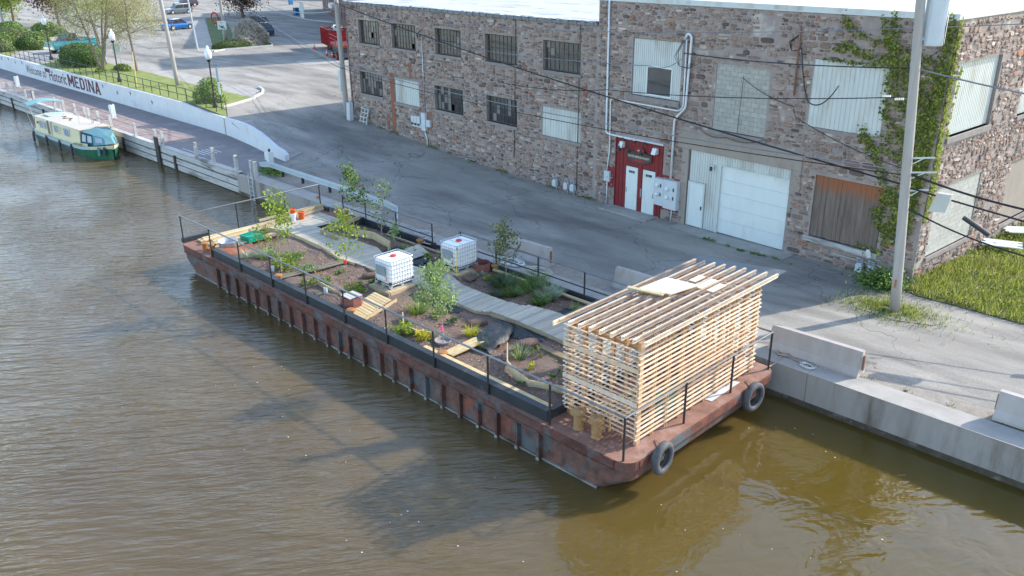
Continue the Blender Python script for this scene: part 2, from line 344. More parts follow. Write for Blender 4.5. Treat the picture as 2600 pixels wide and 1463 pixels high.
# promenade
PROM = mat('promenade_pavement', (.17, .15, .145), (.235, .21, .205), sc=1.2, rough=.9, bump=.004, bsc=40, c3=(.28, .26, .25), sc3=.5, t3=.66)
BRICKP = mat('red_pavers', (.24, .175, .155), (.34, .27, .24), sc=6, rough=.9, c3=(.42, .38, .35), sc3=1, t3=.6)
b = MB(); b.add([(-400, 23.9, 1.3), (-47.2, 23.9, 1.3), (-47.2, 27.3, 1.3), (-51, 27.9, 1.3), (-58, 28.7, 1.3), (-400, 28.7, 1.3)], [(0, 1, 2, 3, 4, 5)])
b.add([(-47.2, 23.9, 1.3), (-45, 23.9, 1.17), (-45, 27.2, 1.2), (-47.2, 27.3, 1.3)], [(0, 1, 2, 3)]); b.build('promenade', PROM, kind='structure')
b = MB(); b.add([(-400, 24.0, 1.306), (-57.7, 24.0, 1.306), (-57.7, 26.5, 1.306), (-400, 26.5, 1.306)], [(0, 1, 2, 3)]); b.build('brick_paving', BRICKP, kind='structure')
# drill of single paver courses as joints, real relief: a grid of pavers near the viewer end
bb = MB()
for i in range(60):
    for j in range(6):
        x = -57.9-i*.42; y = 24.1+j*.4
        bb.box(x-.4, x, y, y+.38, 1.3, 1.318+rnd(0, .004), 0, jit((1, 1, 1), .12))
PAVE = mat('paver_brick', (.24, .175, .155), (.34, .265, .235), sc=3, rough=.9, attr=True)
bb.build('paver_field', PAVE, kind='stuff').__setitem__('label', 'reddish square pavers along the dock')

# lawn, walks, island
def wallpts(x): return 28.75
lawn = P2(c1(385, 535, 2.8), c1(560, 470, 2.8), c1(800, 500, 2.8), c1(960, 548, 2.8), c1(1250, 612, 2.8), c1(1660, 720, 2.8), c1(1900, 780, 2.75), c1(2110, 842, 2.6), c1(1890, 925, 2.5))
lawn = [p for p in lawn if True]+[(-57.6, 28.75), (-99, 28.75)]
drape('lawn', lawn, GRASSG, .05)
walk = P2(c1(480, 500, 2.8), c1(800, 500, 2.8), c1(960, 548, 2.8), c1(1250, 612, 2.8), c1(1660, 720, 2.8), c1(1900, 780, 2.75), c1(2110, 842, 2.6), c1(2141, 800, 2.6), c2(460, 960, 2.6), c2(330, 900, 2.7), c1(1900, 700, 2.8), c1(1500, 602, 2.8), c1(1040, 505, 2.8), c1(830, 470, 2.8))
drape('pavement', walk, CONC, .03)
drape('driveway', P2(c1(90, 470, 2.8), c1(330, 340, 2.8), c1(560, 250, 2.8), c1(640, 300, 2.8), c1(480, 480, 2.8), c1(385, 535, 2.8)), CONC, .02)
drape('verge', P2(c1(-60, 250, 2.8), c1(250, 240, 2.8), c1(350, 320, 2.8), c1(190, 420, 2.8), c1(90, 470, 2.8), c1(-60, 440, 2.8)), GRASSG, .03)
drape('far_lawn', P2(c1(640, 10, 2.8), c1(900, 10, 2.8), c1(930, 80, 2.8), c1(660, 85, 2.8)), GRASSG, .03)
isl = P2(c0(1080, 350, 2.8), c0(1400, 330, 2.8), c0(1520, 500, 2.8), c0(1660, 760, 2.8), c0(2050, 830, 2.8), c0(2350, 850, 2.8), c0(2360, 880, 2.8), c0(1800, 925, 2.8), c0(1440, 955, 2.8), c0(1200, 860, 2.8))
drape('island_grass', isl, mat('shaded_lawn', (.06, .09, .03), (.13, .17, .06), sc=1.2, rough=1, bump=.03, bsc=12), .05)  # darker copy of the lawn green, shade put into the colour
drape('island_walk', P2(c0(840, 380, 2.8), c0(1050, 360, 2.8), c0(1210, 860, 2.8), c0(1440, 960, 2.8), c0(1200, 1010, 2.8), c0(930, 1000, 2.8)), CONC, .03)
drape('side_walk_far', P2(c2(800, 655, 2.55), c2(940, 635, 2.6), c2(1360, 600, 2.4), c2(1365, 690, 2.3), c2(900, 712, 2.45)), CONC, .02)
drape('grass_strip', P2(c2(930, 632, 2.6), c2(1110, 618, 2.5), c2(1360, 602, 2.4), c2(1360, 622, 2.35), c2(990, 640, 2.5)), GRASSG, .04)
drape('ramp_slab', P2(c9(150, 40, 2.45), c9(370, 20, 2.35), c9(640, 200, 1.95), c9(870, 340, 1.6), c9(745, 385, 1.6), c9(560, 270, 1.95), c9(330, 110, 2.4)), CONC, .02)
# kerbs
KERB = mat('kerb_stone', (.42, .4, .37), (.55, .53, .5), sc=3, rough=.9)
def kerb(pts, name='kerb'):
    b = MB()
    for p, q in zip(pts, pts[1:]):
        b.beam((p.x, p.y, zg(p.x, p.y)+.02), (q.x, q.y, zg(q.x, q.y)+.02), .17, .26)
    b.build(name, KERB, kind='structure')
kerb([c1(1875, 930, 2.45), c1(1990, 895, 2.5), c1(2120, 850, 2.6), c2(400, 1020, 2.6), c2(470, 985, 2.6), c2(480, 950, 2.6), c2(440, 925, 2.6)])
kerb([c0(1230, 1005, 2.8), c0(1440, 965, 2.8), c0(1800, 935, 2.8), c0(2350, 890, 2.8), c0(2370, 860, 2.8), c0(2330, 840, 2.8)])
kerb([c0(-20, 940, 2.8), c0(365, 925, 2.8)])
# dirt verges beside the quay coping
drape('dirt_verge', [(-45.5, 24.5), (-30, 24.5), (-14, 24.5), (-9, 24.5), (40, 24.5), (40, 24.95), (3, 25.0), (-5, 25.35), (-8.5, 25.25), (-13, 24.9), (-22, 25.6), (-30.5, 25.9), (-36, 25.7), (-45.5, 26)], DIRT, .012)
# garage apron and door slab
FC = Vector((-11.08, 33.51, 0)); FT = Vector((-math.cos(R(4)), math.sin(R(4)), 0)); FN = Vector((-math.sin(R(4)), -math.cos(R(4)), 0))
FM = Matrix(((FT.x, FN.x, 0, FC.x), (FT.y, FN.y, 0, FC.y), (0, 0, 1, 0), (0, 0, 0, 1)))
SM = Matrix(((-FN.x*0-FT.x, -FN.x, 0, FC.x), (-FT.y, -FN.y, 0, FC.y), (0, 0, 1, 0), (0, 0, 0, 1)))   # x = out of the side wall, y = along it
def Fp(s, o, z): v = FC+FT*s+FN*o; return Vector((v.x, v.y, z))
def Sp(s, o, z): v = FC-FN*s-FT*o; return Vector((v.x, v.y, z))
drape('garage_apron', P2(Fp(5.2, 0, 0), Fp(11.6, 0, 0), Fp(11.6, .9, 0), Fp(9, 1.15, 0), Fp(5.2, 1.0, 0)), CONC, .015)
MB(FM).box(12.9, 16.1, .3, 1.05, .8, 1.06).build('door_step', CONC, kind='structure')
MB(FM).box(12.9, 16.1, .0, .3, .8, 1.02).build('door_step', CONC, kind='structure')

# ================================================================== STONE BUILDINGS
STC = [(.27, .205, .155), (.30, .235, .18), (.235, .185, .145), (.34, .275, .215), (.20, .15, .12), (.37, .32, .26), (.28, .185, .135), (.25, .205, .165), (.32, .25, .195), (.46, .41, .34), (.12, .095, .078), (.32, .17, .10), (.155, .12, .098)]
STW = [10, 10, 9, 9, 8, 7, 6, 9, 9, 4.5, 6, 1.6, 6]
def wall_mesh(T, u0, u1, z0, z1, holes, depth=.3, name='wall', parent=None, m=MORTAR, swap=False):
    P = (lambda u, o, z: (o, u, z)) if swap else (lambda u, o, z: (u, o, z))
    us = sorted({u0, u1} | {h[0] for h in holes} | {h[1] for h in holes}); zs = sorted({z0, z1} | {h[2] for h in holes} | {h[3] for h in holes})
    us = [u for u in us if u0 <= u <= u1]; zs = [z for z in zs if z0 <= z <= z1]
    b = MB(T)
    for a, c in zip(us, us[1:]):
        for d, e in zip(zs, zs[1:]):
            mu, mz = (a+c)/2, (d+e)/2
            if any(h[0] < mu < h[1] and h[2] < mz < h[3] for h in holes): continue
            b.add([P(a, 0, d), P(c, 0, d), P(c, 0, e), P(a, 0, e)], [(0, 1, 2, 3)])
    for h in holes:
        a, c, d, e = h[:4]; D = -(h[4] if len(h) > 4 else depth)
        d = max(d, z0)
        for q in (((a, d), (a, e)), ((c, d), (c, e)), ((a, e), (c, e)), ((a, d), (c, d))):
            (x0, y0), (x1, y1) = q
            b.add([P(x0, 0, y0), P(x1, 0, y1), P(x1, D, y1), P(x0, D, y0)], [(0, 1, 2, 3)])
    return b.build(name, m, parent)
def stones(T, u0, u1, z0, z1, holes, parent, swap=False, seed=1, relief=1., top=300, bright=1., blanks=()):
    rg = random.Random(seed); P = (lambda u, o, z: (o, u, z)) if swap else (lambda u, o, z: (u, o, z))
    lst = []; z = z0
    def blocked(a, c, d, e): return any(a < h[1]+.015 and c > h[0]-.015 and d < h[3]+.015 and e > h[2]-.015 for h in holes)
    while z < z1-.08:
        rh = rg.choice([.09, .11, .13, .15, .18, .22, .28]); rh = min(rh, z1-z); u = u0+rg.uniform(0, .1)
        while u < u1-.1:
            w = rh*rg.uniform(.8, 2.6)+.05; w = min(w, u1-u)
            sub = [(z, z+rh)] if rh < .2 or rg.random() < .6 else [(z, z+rh*.5), (z+rh*.5, z+rh)]
            wz = .10*noise.noise(Vector((u*.55, z*.4, seed)))+.05*noise.noise(Vector((u*1.9, z*1.1, seed+4)))+rg.uniform(-.018, .018)
            for (d, e) in sub:
                if rg.random() < .12: continue
                d += wz; e += wz+rg.uniform(-.03, .03)
                if e > z1 or e-d < .05: continue
                if not blocked(u, u+w, d, e) and not any(blk[0] < u+w/2 < blk[1] and blk[2] < (d+e)/2 < blk[3] for blk in blanks):
                    lst.append((u, u+w, d, e))
                else:
                    # smaller stones squeezed beside openings
                    for k in range(2):
                        a = u+w*k/2; c = a+w/2
                        if not blocked(a, c, d, e) and not any(blk[0] < (a+c)/2 < blk[1] and blk[2] < (d+e)/2 < blk[3] for blk in blanks): lst.append((a, c, d, e))
            u += w
        z += rh
    lst2 = sorted(lst, key=lambda s: -(s[1]-s[0])*(s[3]-s[2])*(1.6 if (s[0] < 14) else 1))
    def stone(b, a, c, d, e):
        g = rg.uniform(.010, .022); a += g; c -= g; d += g*.8; e -= g*.8; cx, cz = (a+c)/2, (d+e)/2; hw, hh = (c-a)/2, (e-d)/2
        if hw < .02 or hh < .02: return
        dep = rg.uniform(.018, .06)*relief; col = rg.choices(STC, STW)[0]; k = rg.uniform(.85, 1.22)*bright; col = tuple(v*k for v in col)
        n = 8; r1 = []; sq = .62
        for i in range(n):
            t = 2*math.pi*(i+.5)/n; ct, st = math.cos(t), math.sin(t)
            x = math.copysign(abs(ct)**sq, ct)*hw*rg.uniform(.9, 1.04); zz = math.copysign(abs(st)**sq, st)*hh*rg.uniform(.88, 1.05)
            r1.append((x, zz))
        tx, tz = rg.uniform(-.1, .1), rg.uniform(-.1, .1)
        vs = [P(cx+x, -.005, cz+zz) for x, zz in r1]+[P(cx+x*.84, dep*(1+tx*(x/hw)*3+tz*(zz/hh)*3), cz+zz*.8) for x, zz in r1]
        b.add(vs, [(i, (i+1) % n, n+(i+1) % n, n+i) for i in range(n)]+[tuple(range(n, 2*n))], 0, col)
    for s in lst2[:top]:
        b = MB(T); stone(b, *s)
        if b.f: b.build('stone', STONE, parent)
    b = MB(T)
    for s in lst2[top:]: stone(b, *s)
    o = b.build('small_stones', STONE, parent); o['kind'] = 'stuff'

def corr_panel(T, u0, u1, z0, z1, o, parent, name='corrugated_panel', pitch=.15, swap=False, m=WHITE, d=.022, cuts=()):
    P = (lambda u, oo, z: (oo, u, z)) if swap else (lambda u, oo, z: (u, oo, z))
    b = MB(T); n = max(1, round((u1-u0)/pitch)); p = (u1-u0)/n
    prof = []
    for i in range(n):
        x = u0+i*p; prof += [(x, 0), (x+p*.72, 0), (x+p*.8, -d), (x+p*.92, -d)]
    prof.append((u1, 0))
    for (a, oa), (c, oc) in zip(prof, prof[1:]):
        zz = [(z0, z1)]
        for cu in cuts:
            if cu[0] < (a+c)/2 < cu[1]:
                zz = [q for s in zz for q in ((s[0], min(s[1], cu[2])), (max(s[0], cu[3]), s[1])) if q[1]-q[0] > .01]
        for s in zz: b.add([P(a, o+oa, s[0]), P(c, o+oc, s[0]), P(c, o+oc, s[1]), P(a, o+oa, s[1])], [(0, 1, 2, 3)])
    b.add([P(u0, o-.06, z0), P(u1, o-.06, z0), P(u1, o, z0), P(u0, o, z0)], [(0, 1, 2, 3)])
    return b.build(name, m, parent)

def sash_window(T, u0, u1, z0, z1, parent, cols, rows, glass=0, deep=.2, seed=0):
    rg = random.Random(seed); o = -deep
    f = MB(T); f.box(u0, u1, o-.04, o+.03, z0, z0+.05); f.box(u0, u1, o-.04, o+.03, z1-.05, z1); f.box(u0, u0+.05, o-.04, o+.03, z0+.05, z1-.05); f.box(u1-.05, u1, o-.04, o+.03, z0+.05, z1-.05)
    for i in range(1, cols):
        x = u0+(u1-u0)*i/cols; w = .022 if i % 2 else .032; f.box(x-w/2, x+w/2, o-.02, o+.02, z0+.05, z1-.05)
    for j in range(1, rows):
        z = z0+(z1-z0)*j/rows; f.box(u0+.05, u1-.05, o-.018, o+.017, z-.01, z+.01)
    w = f.build('window', SASH, parent)
    for i in range(cols):
        for j in range(rows):
            a = u0+(u1-u0)*i/cols+.012; c = u0+(u1-u0)*(i+1)/cols-.012; d = z0+(z1-z0)*j/rows+.01; e = z0+(z1-z0)*(j+1)/rows-.01
            t = rg.uniform(-.006, .006)
            if rg.random() < .02: continue
            MB(T).box(a, c, o-.010+t, o-.004+t, d, e).build('pane', GLASSL if rg.random() < glass else GLASSD, w)
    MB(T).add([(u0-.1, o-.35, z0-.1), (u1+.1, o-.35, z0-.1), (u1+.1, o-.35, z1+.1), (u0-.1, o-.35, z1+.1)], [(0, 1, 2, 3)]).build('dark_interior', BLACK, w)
    return w
SILL = mat('stone_sill', (.20, .175, .16), (.29, .26, .24), sc=4, rough=.95, bump=.008, bsc=25)
def sill(T, u0, u1, z, parent, swap=False, h=.16, out=.09, m=SILL):
    b = MB(T)
    if swap: b.box(-.3, out, u0-.1, u1+.1, z-h, z)
    else: b.box(u0-.1, u1+.1, -.3, out, z-h, z)
    b.build('sill', m, parent)

# ---- building A (lower roof, left)
A = thing('stone_factory', 'lower left stone rubble factory wing with five upper steel windows and ribbed roof edge', 'building', tuple(Fp(30, 0, 0)))
UP = [(37.86, 40.5), (33.59, 36.36), (28.83, 31.48), (23.66, 26.55), (18.68, 21.58)]
LO = [(37.85, 40.78), (28.77, 31.76), (23.72, 26.52)]
LP = [(33.51, 36.33), (18.58, 21.61)]
hA = [(a, c, 7.5, 9.07) for a, c in UP]+[(a, c, 4.0, 5.53) for a, c in LO]+[(a, c, 3.88, 5.5, .12) for a, c in LP]
wall_mesh(FM, 17.45, 42.2, .3, 10.15, hA, .3, parent=A)
blkA = [(a-.15, c+.15, 7.28, 7.5) for a, c in UP]+[(a-.15, c+.15, 3.75, 4.0) for a, c in LO+LP]+[(36.35, 36.9, 1.5, 5.9), (32.1, 33.4, 2.5, 3.75)]
stones(FM, 17.5, 42.15, 1.0, 10.02, hA, A, seed=3, blanks=blkA)
wT = Matrix(((FN.x*-1, 0, 0, 0), (0, 1, 0, 0), (0, 0, 1, 0), (0, 0, 0, 1)))
MB(FM).add([(42.2, 0, .3), (42.2, -34, .3), (42.2, -34, 10.15), (42.2, 0, 10.15), (17.45, -34, .3), (17.45, -34, 10.15)], [(0, 1, 2, 3), (1, 4, 5, 2)]).build('rear_wall', MORTAR, A)
for k, (a, c) in enumerate(UP): sash_window(FM, a+.06, c-.06, 7.5, 9.05, A, 8, 4, glass=(.25, .2, .05, .02, .02)[k], seed=k); sill(FM, a, c, 7.5, A)
for k, (a, c) in enumerate(LO): sash_window(FM, a+.06, c-.06, 4.0, 5.5, A, 8, 3, glass=(.35, .25, .08)[k], seed=9+k); sill(FM, a, c, 4.0, A)
for a, c in LP: corr_panel(FM, a, c, 3.88, 5.5, -.04, A, pitch=.22); sill(FM, a, c, 3.88, A)
# timber lintels
for a, c in UP+LO:
    z = 9.07 if (a, c) in UP else 5.53
    MB(FM).box(a, c, -.2, -.02, z-.02, z+.0).build('lintel', SASH, A)
BRK = mat('red_brick', (.22, .085, .05), (.33, .14, .08), sc=9, rough=.95, bump=.01)
b = MB(FM)
for i in range(46):
    z = 1.45+i*.095
    if z > 5.8: break
    o = .1*(i % 2)
    b.box(36.38, 36.6+o, 0, .03, z, z+.08, 0, jit((1, 1, 1), .2)); b.box(36.61+o, 36.86, 0, .028, z, z+.08)
b.build('brick_infill', BRK, A, kind='stuff')
for (u, z0_, z1_, w) in ((34.35, 5.7, 6.6, .18), (37.35, 1.9, 2.9, .2), (33.75, 5.7, 6.1, .12), (18.3, 6.4, 6.9, .2)):
    b = MB(FM); z = z0_
    while z < z1_: b.box(u-w/2-rnd(0, .05), u+w/2+rnd(0, .05), 0, .045, z, z+.08); z += .1
    b.build('brick_patch', BRK, A)
# roof of A: wrinkled membrane with ribbed drip edge
b = MB(FM); nx, ny = 90, 60
for j in range(ny+1):
    for i in range(nx+1):
        u = 17.45+24.9*i/nx; o = .12-34.1*j/ny
        z = 10.2+.06*noise.noise(Vector((u*.35, o*2.2, 0)))+.03*noise.noise(Vector((u*1.2, o*5, 3)))
        b.v.append((u, o, z))
for j in range(ny):
    for i in range(nx):
        a = j*(nx+1)+i; b.f.append([a, a+1, a+nx+2, a+nx+1]); b.m.append(0); b.c.append((1, 1, 1))
b.build('roof', ROOFM, A, smooth=True)
SLATE = mat('dark_ribbed_edge', (.12, .13, .14), (.2, .22, .23), sc=3, rough=.6)
b = MB(FM); b.box(17.46, 42.3, -.02, .12, 10.03, 10.16)
u = 17.7
while u < 42.2: b.box(u, u+.07, .1, .16, 10.0, 10.21); u += .61
b.build('roof_edge', SLATE, A)
b = MB(FM); u = 17.6
while u < 42: L_ = rnd(.25, .6); MB(FM).box(u, u+L_, -.12, .08, 10.17, 10.2+rnd(.02, .06)).build('edge_flashing', ROOFM, A); u += L_+rnd(.1, .4)

# ---- building B (taller, right)
B = thing('stone_warehouse', 'tall right stone rubble warehouse with white roof coping, garage door and ivy covered corner', 'building', tuple(Fp(8, 0, 0)))
hB = [(12.11, 15.11, 6.91, 9.63, .1), (7.35, 10.12, 5.9, 8.87, .09), (2.2, 5.37, 6.74, 9.5, .08), (12.86, 15.98, .3, 4.72, .06), (5.83, 11.3, .3, 4.77, .16), (1.6, 4.66, 2.1, 4.8, .14)]
wall_mesh(FM, 0, 17.45, .3, 11.3, hB, parent=B)
PLAS = [(5.3, 12.0, 4.75, 5.75), (1.9, 3.6, 10.3, 11.2), (7.0, 8.2, 10.2, 11.1)]
stones(FM, .05, 17.4, .95, 11.25, hB, B, seed=5, top=200, blanks=PLAS+[(1.5, 4.8, 1.88, 2.1), (12, 15.2, 6.66, 6.9), (7.2, 10.3, 5.72, 5.9)])
RENDER = mat('smooth_render', (.27, .225, .185), (.33, .285, .24), sc=1.5, rough=.9, c3=(.17, .15, .14), sc3=.9, t3=.68, stretch=(1, 1, .4))
b = MB(FM); b.box(5.35, 11.95, 0, .045, 4.79, 5.6); b.box(5.35, 5.83, 0, .04, 3.9, 4.78); b.box(11.3, 11.7, 0, .04, 1.02, 4.78); b.build('lintel_render', RENDER, B)
hS = [(.8, 4.75, 6.95, 9.72, .16), (.88, 5.0, 2.12, 4.92, .08), (8.2, 12.4, 1.9, 4.8, .12), (7.6, 12, 6.9, 9.7, .16)]
wall_mesh(SM, 0, 14, .3, 11.3, hS, parent=B, swap=True)
stones(SM, .03, 13.9, .95, 11.25, hS, B, swap=True, seed=8, relief=1.15, top=100, bright=1.1, blanks=[(.6, 5, 6.6, 6.95), (.8, 5.1, 1.9, 2.12)])
MB(FM).add([(17.45, 0, .3), (17.45, -34, .3), (17.45, -34, 11.3), (17.45, 0, 11.3), (0, -14, .3), (0, -34, .3), (0, -34, 11.3), (0, -14, 11.3)], [(0, 1, 2, 3), (4, 5, 6, 7), (1, 5, 6, 2)]).build('rear_wall', MORTAR, B)
# coping + roof
b = MB(FM); b.box(-.06, 17.5, -.35, .06, 11.3, 11.5); b.box(-.06, .3, -34, -.351, 11.3, 11.5); b.build('coping', WHITE, B)
b = MB(FM); b.box(.1, 17.42, -34, -.3, 11.2, 11.48); b.build('roof', ROOFB, B)
b = MB(FM); b.box(-.05, 17.48, .061, .075, 11.27, 11.31); b.build('drip_edge', GREYBOX, B)
# upper left corrugated panel with small window
corr_panel(FM, 12.13, 15.09, 6.93, 9.61, -.05, B, pitch=.13, cuts=[(12.62, 14.22, 7.0, 8.4)])
w = MB(FM); w.box(12.62, 12.69, -.08, -.02, 6.98, 8.4); w.box(14.15, 14.22, -.08, -.02, 6.98, 8.4); w.box(12.69, 14.15, -.08, -.02, 8.33, 8.4); w.box(12.69, 14.15, -.08, -.02, 6.98, 7.06)
w = w.build('window', DOORW, B); MB(FM).box(12.7, 14.14, -.07, -.06, 7.07, 8.32).build('pane', GLASSD, w)
MB(FM).box(12.05, 15.25, -.1, .1, 6.66, 6.91).build('sill', SILL, B)
# block infill upper and on the side wall, block by block
def blocks(T, u0, u1, z0, z1, o, parent, swap=False, bw=.41, bh=.205, tint=(1, 1, 1)):
    P = (lambda u, oo, z: (oo, u, z)) if swap else (lambda u, oo, z: (u, oo, z))
    n = 0; z = z0
    base = MB(T); q = [P(u0, o-.02, z0), P(u1, o-.02, z0), P(u1, o-.02, z1), P(u0, o-.02, z1)]; base.add(q, [(0, 1, 2, 3)]); base.build('mortar_joint', MORTAR, parent)
    r = 0
    while z < z1-.05:
        h = min(bh, z1-z); u = u0-(bw/2 if r % 2 else 0)
        while u < u1-.03:
            a = max(u, u0); c = min(u+bw, u1)
            if c-a > .04:
                A_ = P(a+.006, o-.02, z+.006); B_ = P(c-.006, o+rnd(-.002, .003), z+h-.006)
                MB(T).box(min(A_[0], B_[0]), max(A_[0], B_[0]), min(A_[1], B_[1]), max(A_[1], B_[1]), A_[2], B_[2], 0, jit(tint, .07)).build('block', CMU, parent)
            u += bw
        z += h; r += 1
blocks(FM, 7.35, 10.12, 5.92, 8.87, -.03, B, tint=(.84, .84, .8)); MB(FM).box(7.2, 10.3, -.02, .1, 5.72, 5.9).build('sill', SILL, B)
blocks(SM, .9, 4.98, 2.14, 4.9, -.03, B, swap=True, tint=(1, 1, .96)); sill(SM, .9, 4.9, 2.12, B, swap=True)
# upper right panel, side panel
corr_panel(FM, 2.2, 5.37, 6.76, 9.48, -.02, B, pitch=.2); MB(FM).box(2.1, 5.5, -.05, .06, 6.62, 6.75).build('sill', SILL, B)
corr_panel(SM, .82, 4.73, 6.98, 9.7, -.13, B, pitch=.16, swap=True); sill(SM, .85, 4.7, 6.95, B, swap=True, h=.22)
corr_panel(SM, 7.62, 12, 6.92, 9.7, -.13, B, pitch=.16, swap=True); sill(SM, 7.6, 12, 6.9, B, swap=True)
MB(SM).box(-.12, -.08, 8.2, 12.4, 1.9, 4.8).build('cement_infill', RENDER, B); sill(SM, 8.2, 12.3, 1.9, B, swap=True)
# red boater facade
RD = B
b = MB(FM); bw = (15.98-12.86)/12
cut = ((13.27, 14.1), (14.41, 15.23))
for i in range(12):
    a = 12.86+i*bw; c = a+bw-.012
    for z0_, z1_ in ((1.0, 4.7),):
        segs_ = [(a, c, z0_, z1_)]
        for d0, d1 in cut:
            nx_ = []
            for (p, q, r_, s_) in segs_:
                if q <= d0 or p >= d1: nx_.append((p, q, r_, s_)); continue
                if p < d0: nx_.append((p, d0, r_, s_))
                if q > d1: nx_.append((d1, q, r_, s_))
                nx_.append((max(p, d0), min(q, d1), 3.3, s_))
            segs_ = nx_
        bb = MB(FM)
        for (p, q, r_, s_) in segs_:
            if q-p > .01: bb.box(p, q, -.03, .0, r_, s_)
        bb.build('board', REDP, RD)
        if not any(d0-.02 < a < d1+.02 for d0, d1 in cut): MB(FM).box(a-.02, a+.02, .0, .02, 1.0, 4.7).build('batten', REDP, RD)
for q_ in ((15.98, 16.62, .0, .03, 1.95, 3.05), (11.62, 12.86, .0, .03, 1.5, 3.25), (15.93, 15.98, 0, .05, .95, 4.7), (12.86, 12.9, 0, .05, .95, 4.7)): MB(FM).box(*q_).build('side_board', REDP, RD)
MB(FM).box(12.78, 16.1, -.02, .16, 4.7, 4.78).build('flashing', GREYBOX, RD)
for (d0, d1) in cut:
    dr = MB(FM).box(d0+.02, d1-.02, -.04, .015, 1.03, 3.27).build('door', DOORW, RD)
    MB(FM).box(d0+.22, d1-.22, .016, .024, 2.95, 3.07).build('name_plate', BLACK, dr)
    hx = d0+.08 if d0 < 14 else d1-.08
    hb = MB(FM); hb.box(hx-.025, hx+.025, .015, .03, 1.9, 2.15); hb.tube([(hx, .03, 2.02), (hx, .07, 2.02), (hx+(.09 if d0 < 14 else -.09), .07, 2.02)], .012); hb.build('handle', CHROME, dr)
FXd = tuple(-FT); ZU = (0, 0, 1)
text('MEN', .06, PVC, Fp(13.78, .027, 2.98), FXd, ZU, RD, extr=.002); text('WOMEN', .06, PVC, Fp(14.93, .027, 2.98), FXd, ZU, RD, extr=.002)
SIGND = mat('sign_board_dark', (.05, .045, .04), (.07, .062, .055), rough=.6); SIGNL = mat('sign_lettering_cream', (.55, .5, .38), rough=.6); SIGNR = mat('sign_red', (.28, .02, .02), rough=.6)
b = MB(FM); prof = []
for i in range(13): t = i/12; prof.append((15.12-1.6*t, .09, 3.72-.17*math.sin(math.pi*t)))
prof += [(13.52, .09, 4.05)]+[(13.52+1.6*i/12, .09, 4.05+.08*math.sin(math.pi*i/12)) for i in range(1, 13)]
b.prism(prof, (0, -.04, 0)); SG = b.build('sign_board', SIGND, RD)
b = MB(FM); b.prism([(14.32+.33*math.cos(2*math.pi*i/24), .105, 4.2+.17*math.sin(2*math.pi*i/24)) for i in range(24)], (0, -.02, 0), 0)
b.prism([(14.32+.29*math.cos(2*math.pi*i/24), .108, 4.2+.14*math.sin(2*math.pi*i/24)) for i in range(24)], (0, -.003, 0), 1)
b.box(14.15, 14.45, .109, .112, 4.18, 4.21, 2); b.box(14.22, 14.38, .109, .112, 4.21, 4.235, 2); b.build('emblem', [SIGND, SIGNR, SIGNL], SG)
text('BOATER SERVICES FACILITY', .155, SIGNL, Fp(15.04, .094, 3.81), FXd, ZU, SG, extr=.003, bold=.002, sx=.72)
MB(FM).prism([(14.32+.36*math.cos(2*math.pi*i/20), .0925, 3.69+.07*math.sin(2*math.pi*i/20)) for i in range(20)], (0, -.002, 0)).build('red_scroll', SIGNR, SG)
# gooseneck lamps
for s_ in (15.35, 14.72, 13.9):
    b = MB(FM); b.tube([(s_, 0, 4.5), (s_, .2, 4.72), (s_, .42, 4.7), (s_, .5, 4.45), (s_, .5, 4.3)], .015)
    b.lathe((s_, .5, 4.12), [(.14, 0), (.13, .05), (.07, .12), (.05, .22), (.02, .24)], 10); o = b.build('gooseneck_lamp', BLACK)
    tag(o, {15.35: 'left gooseneck lamp over the red entrance', 14.72: 'middle gooseneck lamp above the oval sign', 13.9: 'right gooseneck lamp above the oval sign'}[s_], 'lamp', 'gooseneck lamps')
for s_, l in ((15.5, 'white floodlight box at the upper left of red entrance'), (13.3, 'white floodlight box at the upper right of red entrance')):
    b = MB(FM); b.prism([(s_-.13, 0, 4.5), (s_-.13, .16, 4.5), (s_-.13, .28, 4.2), (s_-.13, 0, 4.2)], (.26, 0, 0)); tag(b.build('floodlight', DOORW), l, 'light')
text('boaters', .14, PVC, Fp(14.2, .03, 2.25), (0, 0, -1), tuple(-FT), RD, extr=.002)
# garage opening
G = B
corr_panel(FM, 5.84, 11.24, 1.04, 4.75, -.06, G, pitch=.14, cuts=[(5.8, 9.52, 0, 4.33), (10.24, 11.23, 0, 3.27)])
MB(FM).box(9.42, 9.55, -.1, .0, 1.05, 4.36).build('door_frame', WHITE, G); MB(FM).box(5.84, 9.42, -.1, .0, 4.3, 4.36).build('door_frame', WHITE, G)
for i in range(5): MB(FM).box(5.86, 9.42, -.13, -.085, 1.08+i*.645, 1.08+i*.645+.637).build('door_section', DOORW, G)
dr = MB(FM).box(10.33, 11.15, -.06, -.015, 1.06, 3.18).build('door', DOORW, G)
MB(FM).box(10.25, 10.33, -.07, .0, 1.04, 3.26).build('door_frame', WHITE, G); MB(FM).box(11.15, 11.24, -.07, .0, 1.04, 3.26).build('door_frame', WHITE, G); MB(FM).box(10.33, 11.15, -.07, .0, 3.18, 3.26).build('door_frame', WHITE, G)
MB(FM).box(10.38, 10.42, -.015, .03, 1.95, 2.12).build('handle', BLACK, dr)
b = MB(FM); b.box(9.8, 10.0, -.06, .1, 4.15, 4.27, 0); b.box(9.85, 9.95, .1, .16, 4.0, 4.2, 1); tag(b.build('wall_lamp', [GREYBOX, DKMET]), 'small wall pack lamp left of the garage roll door', 'lamp')
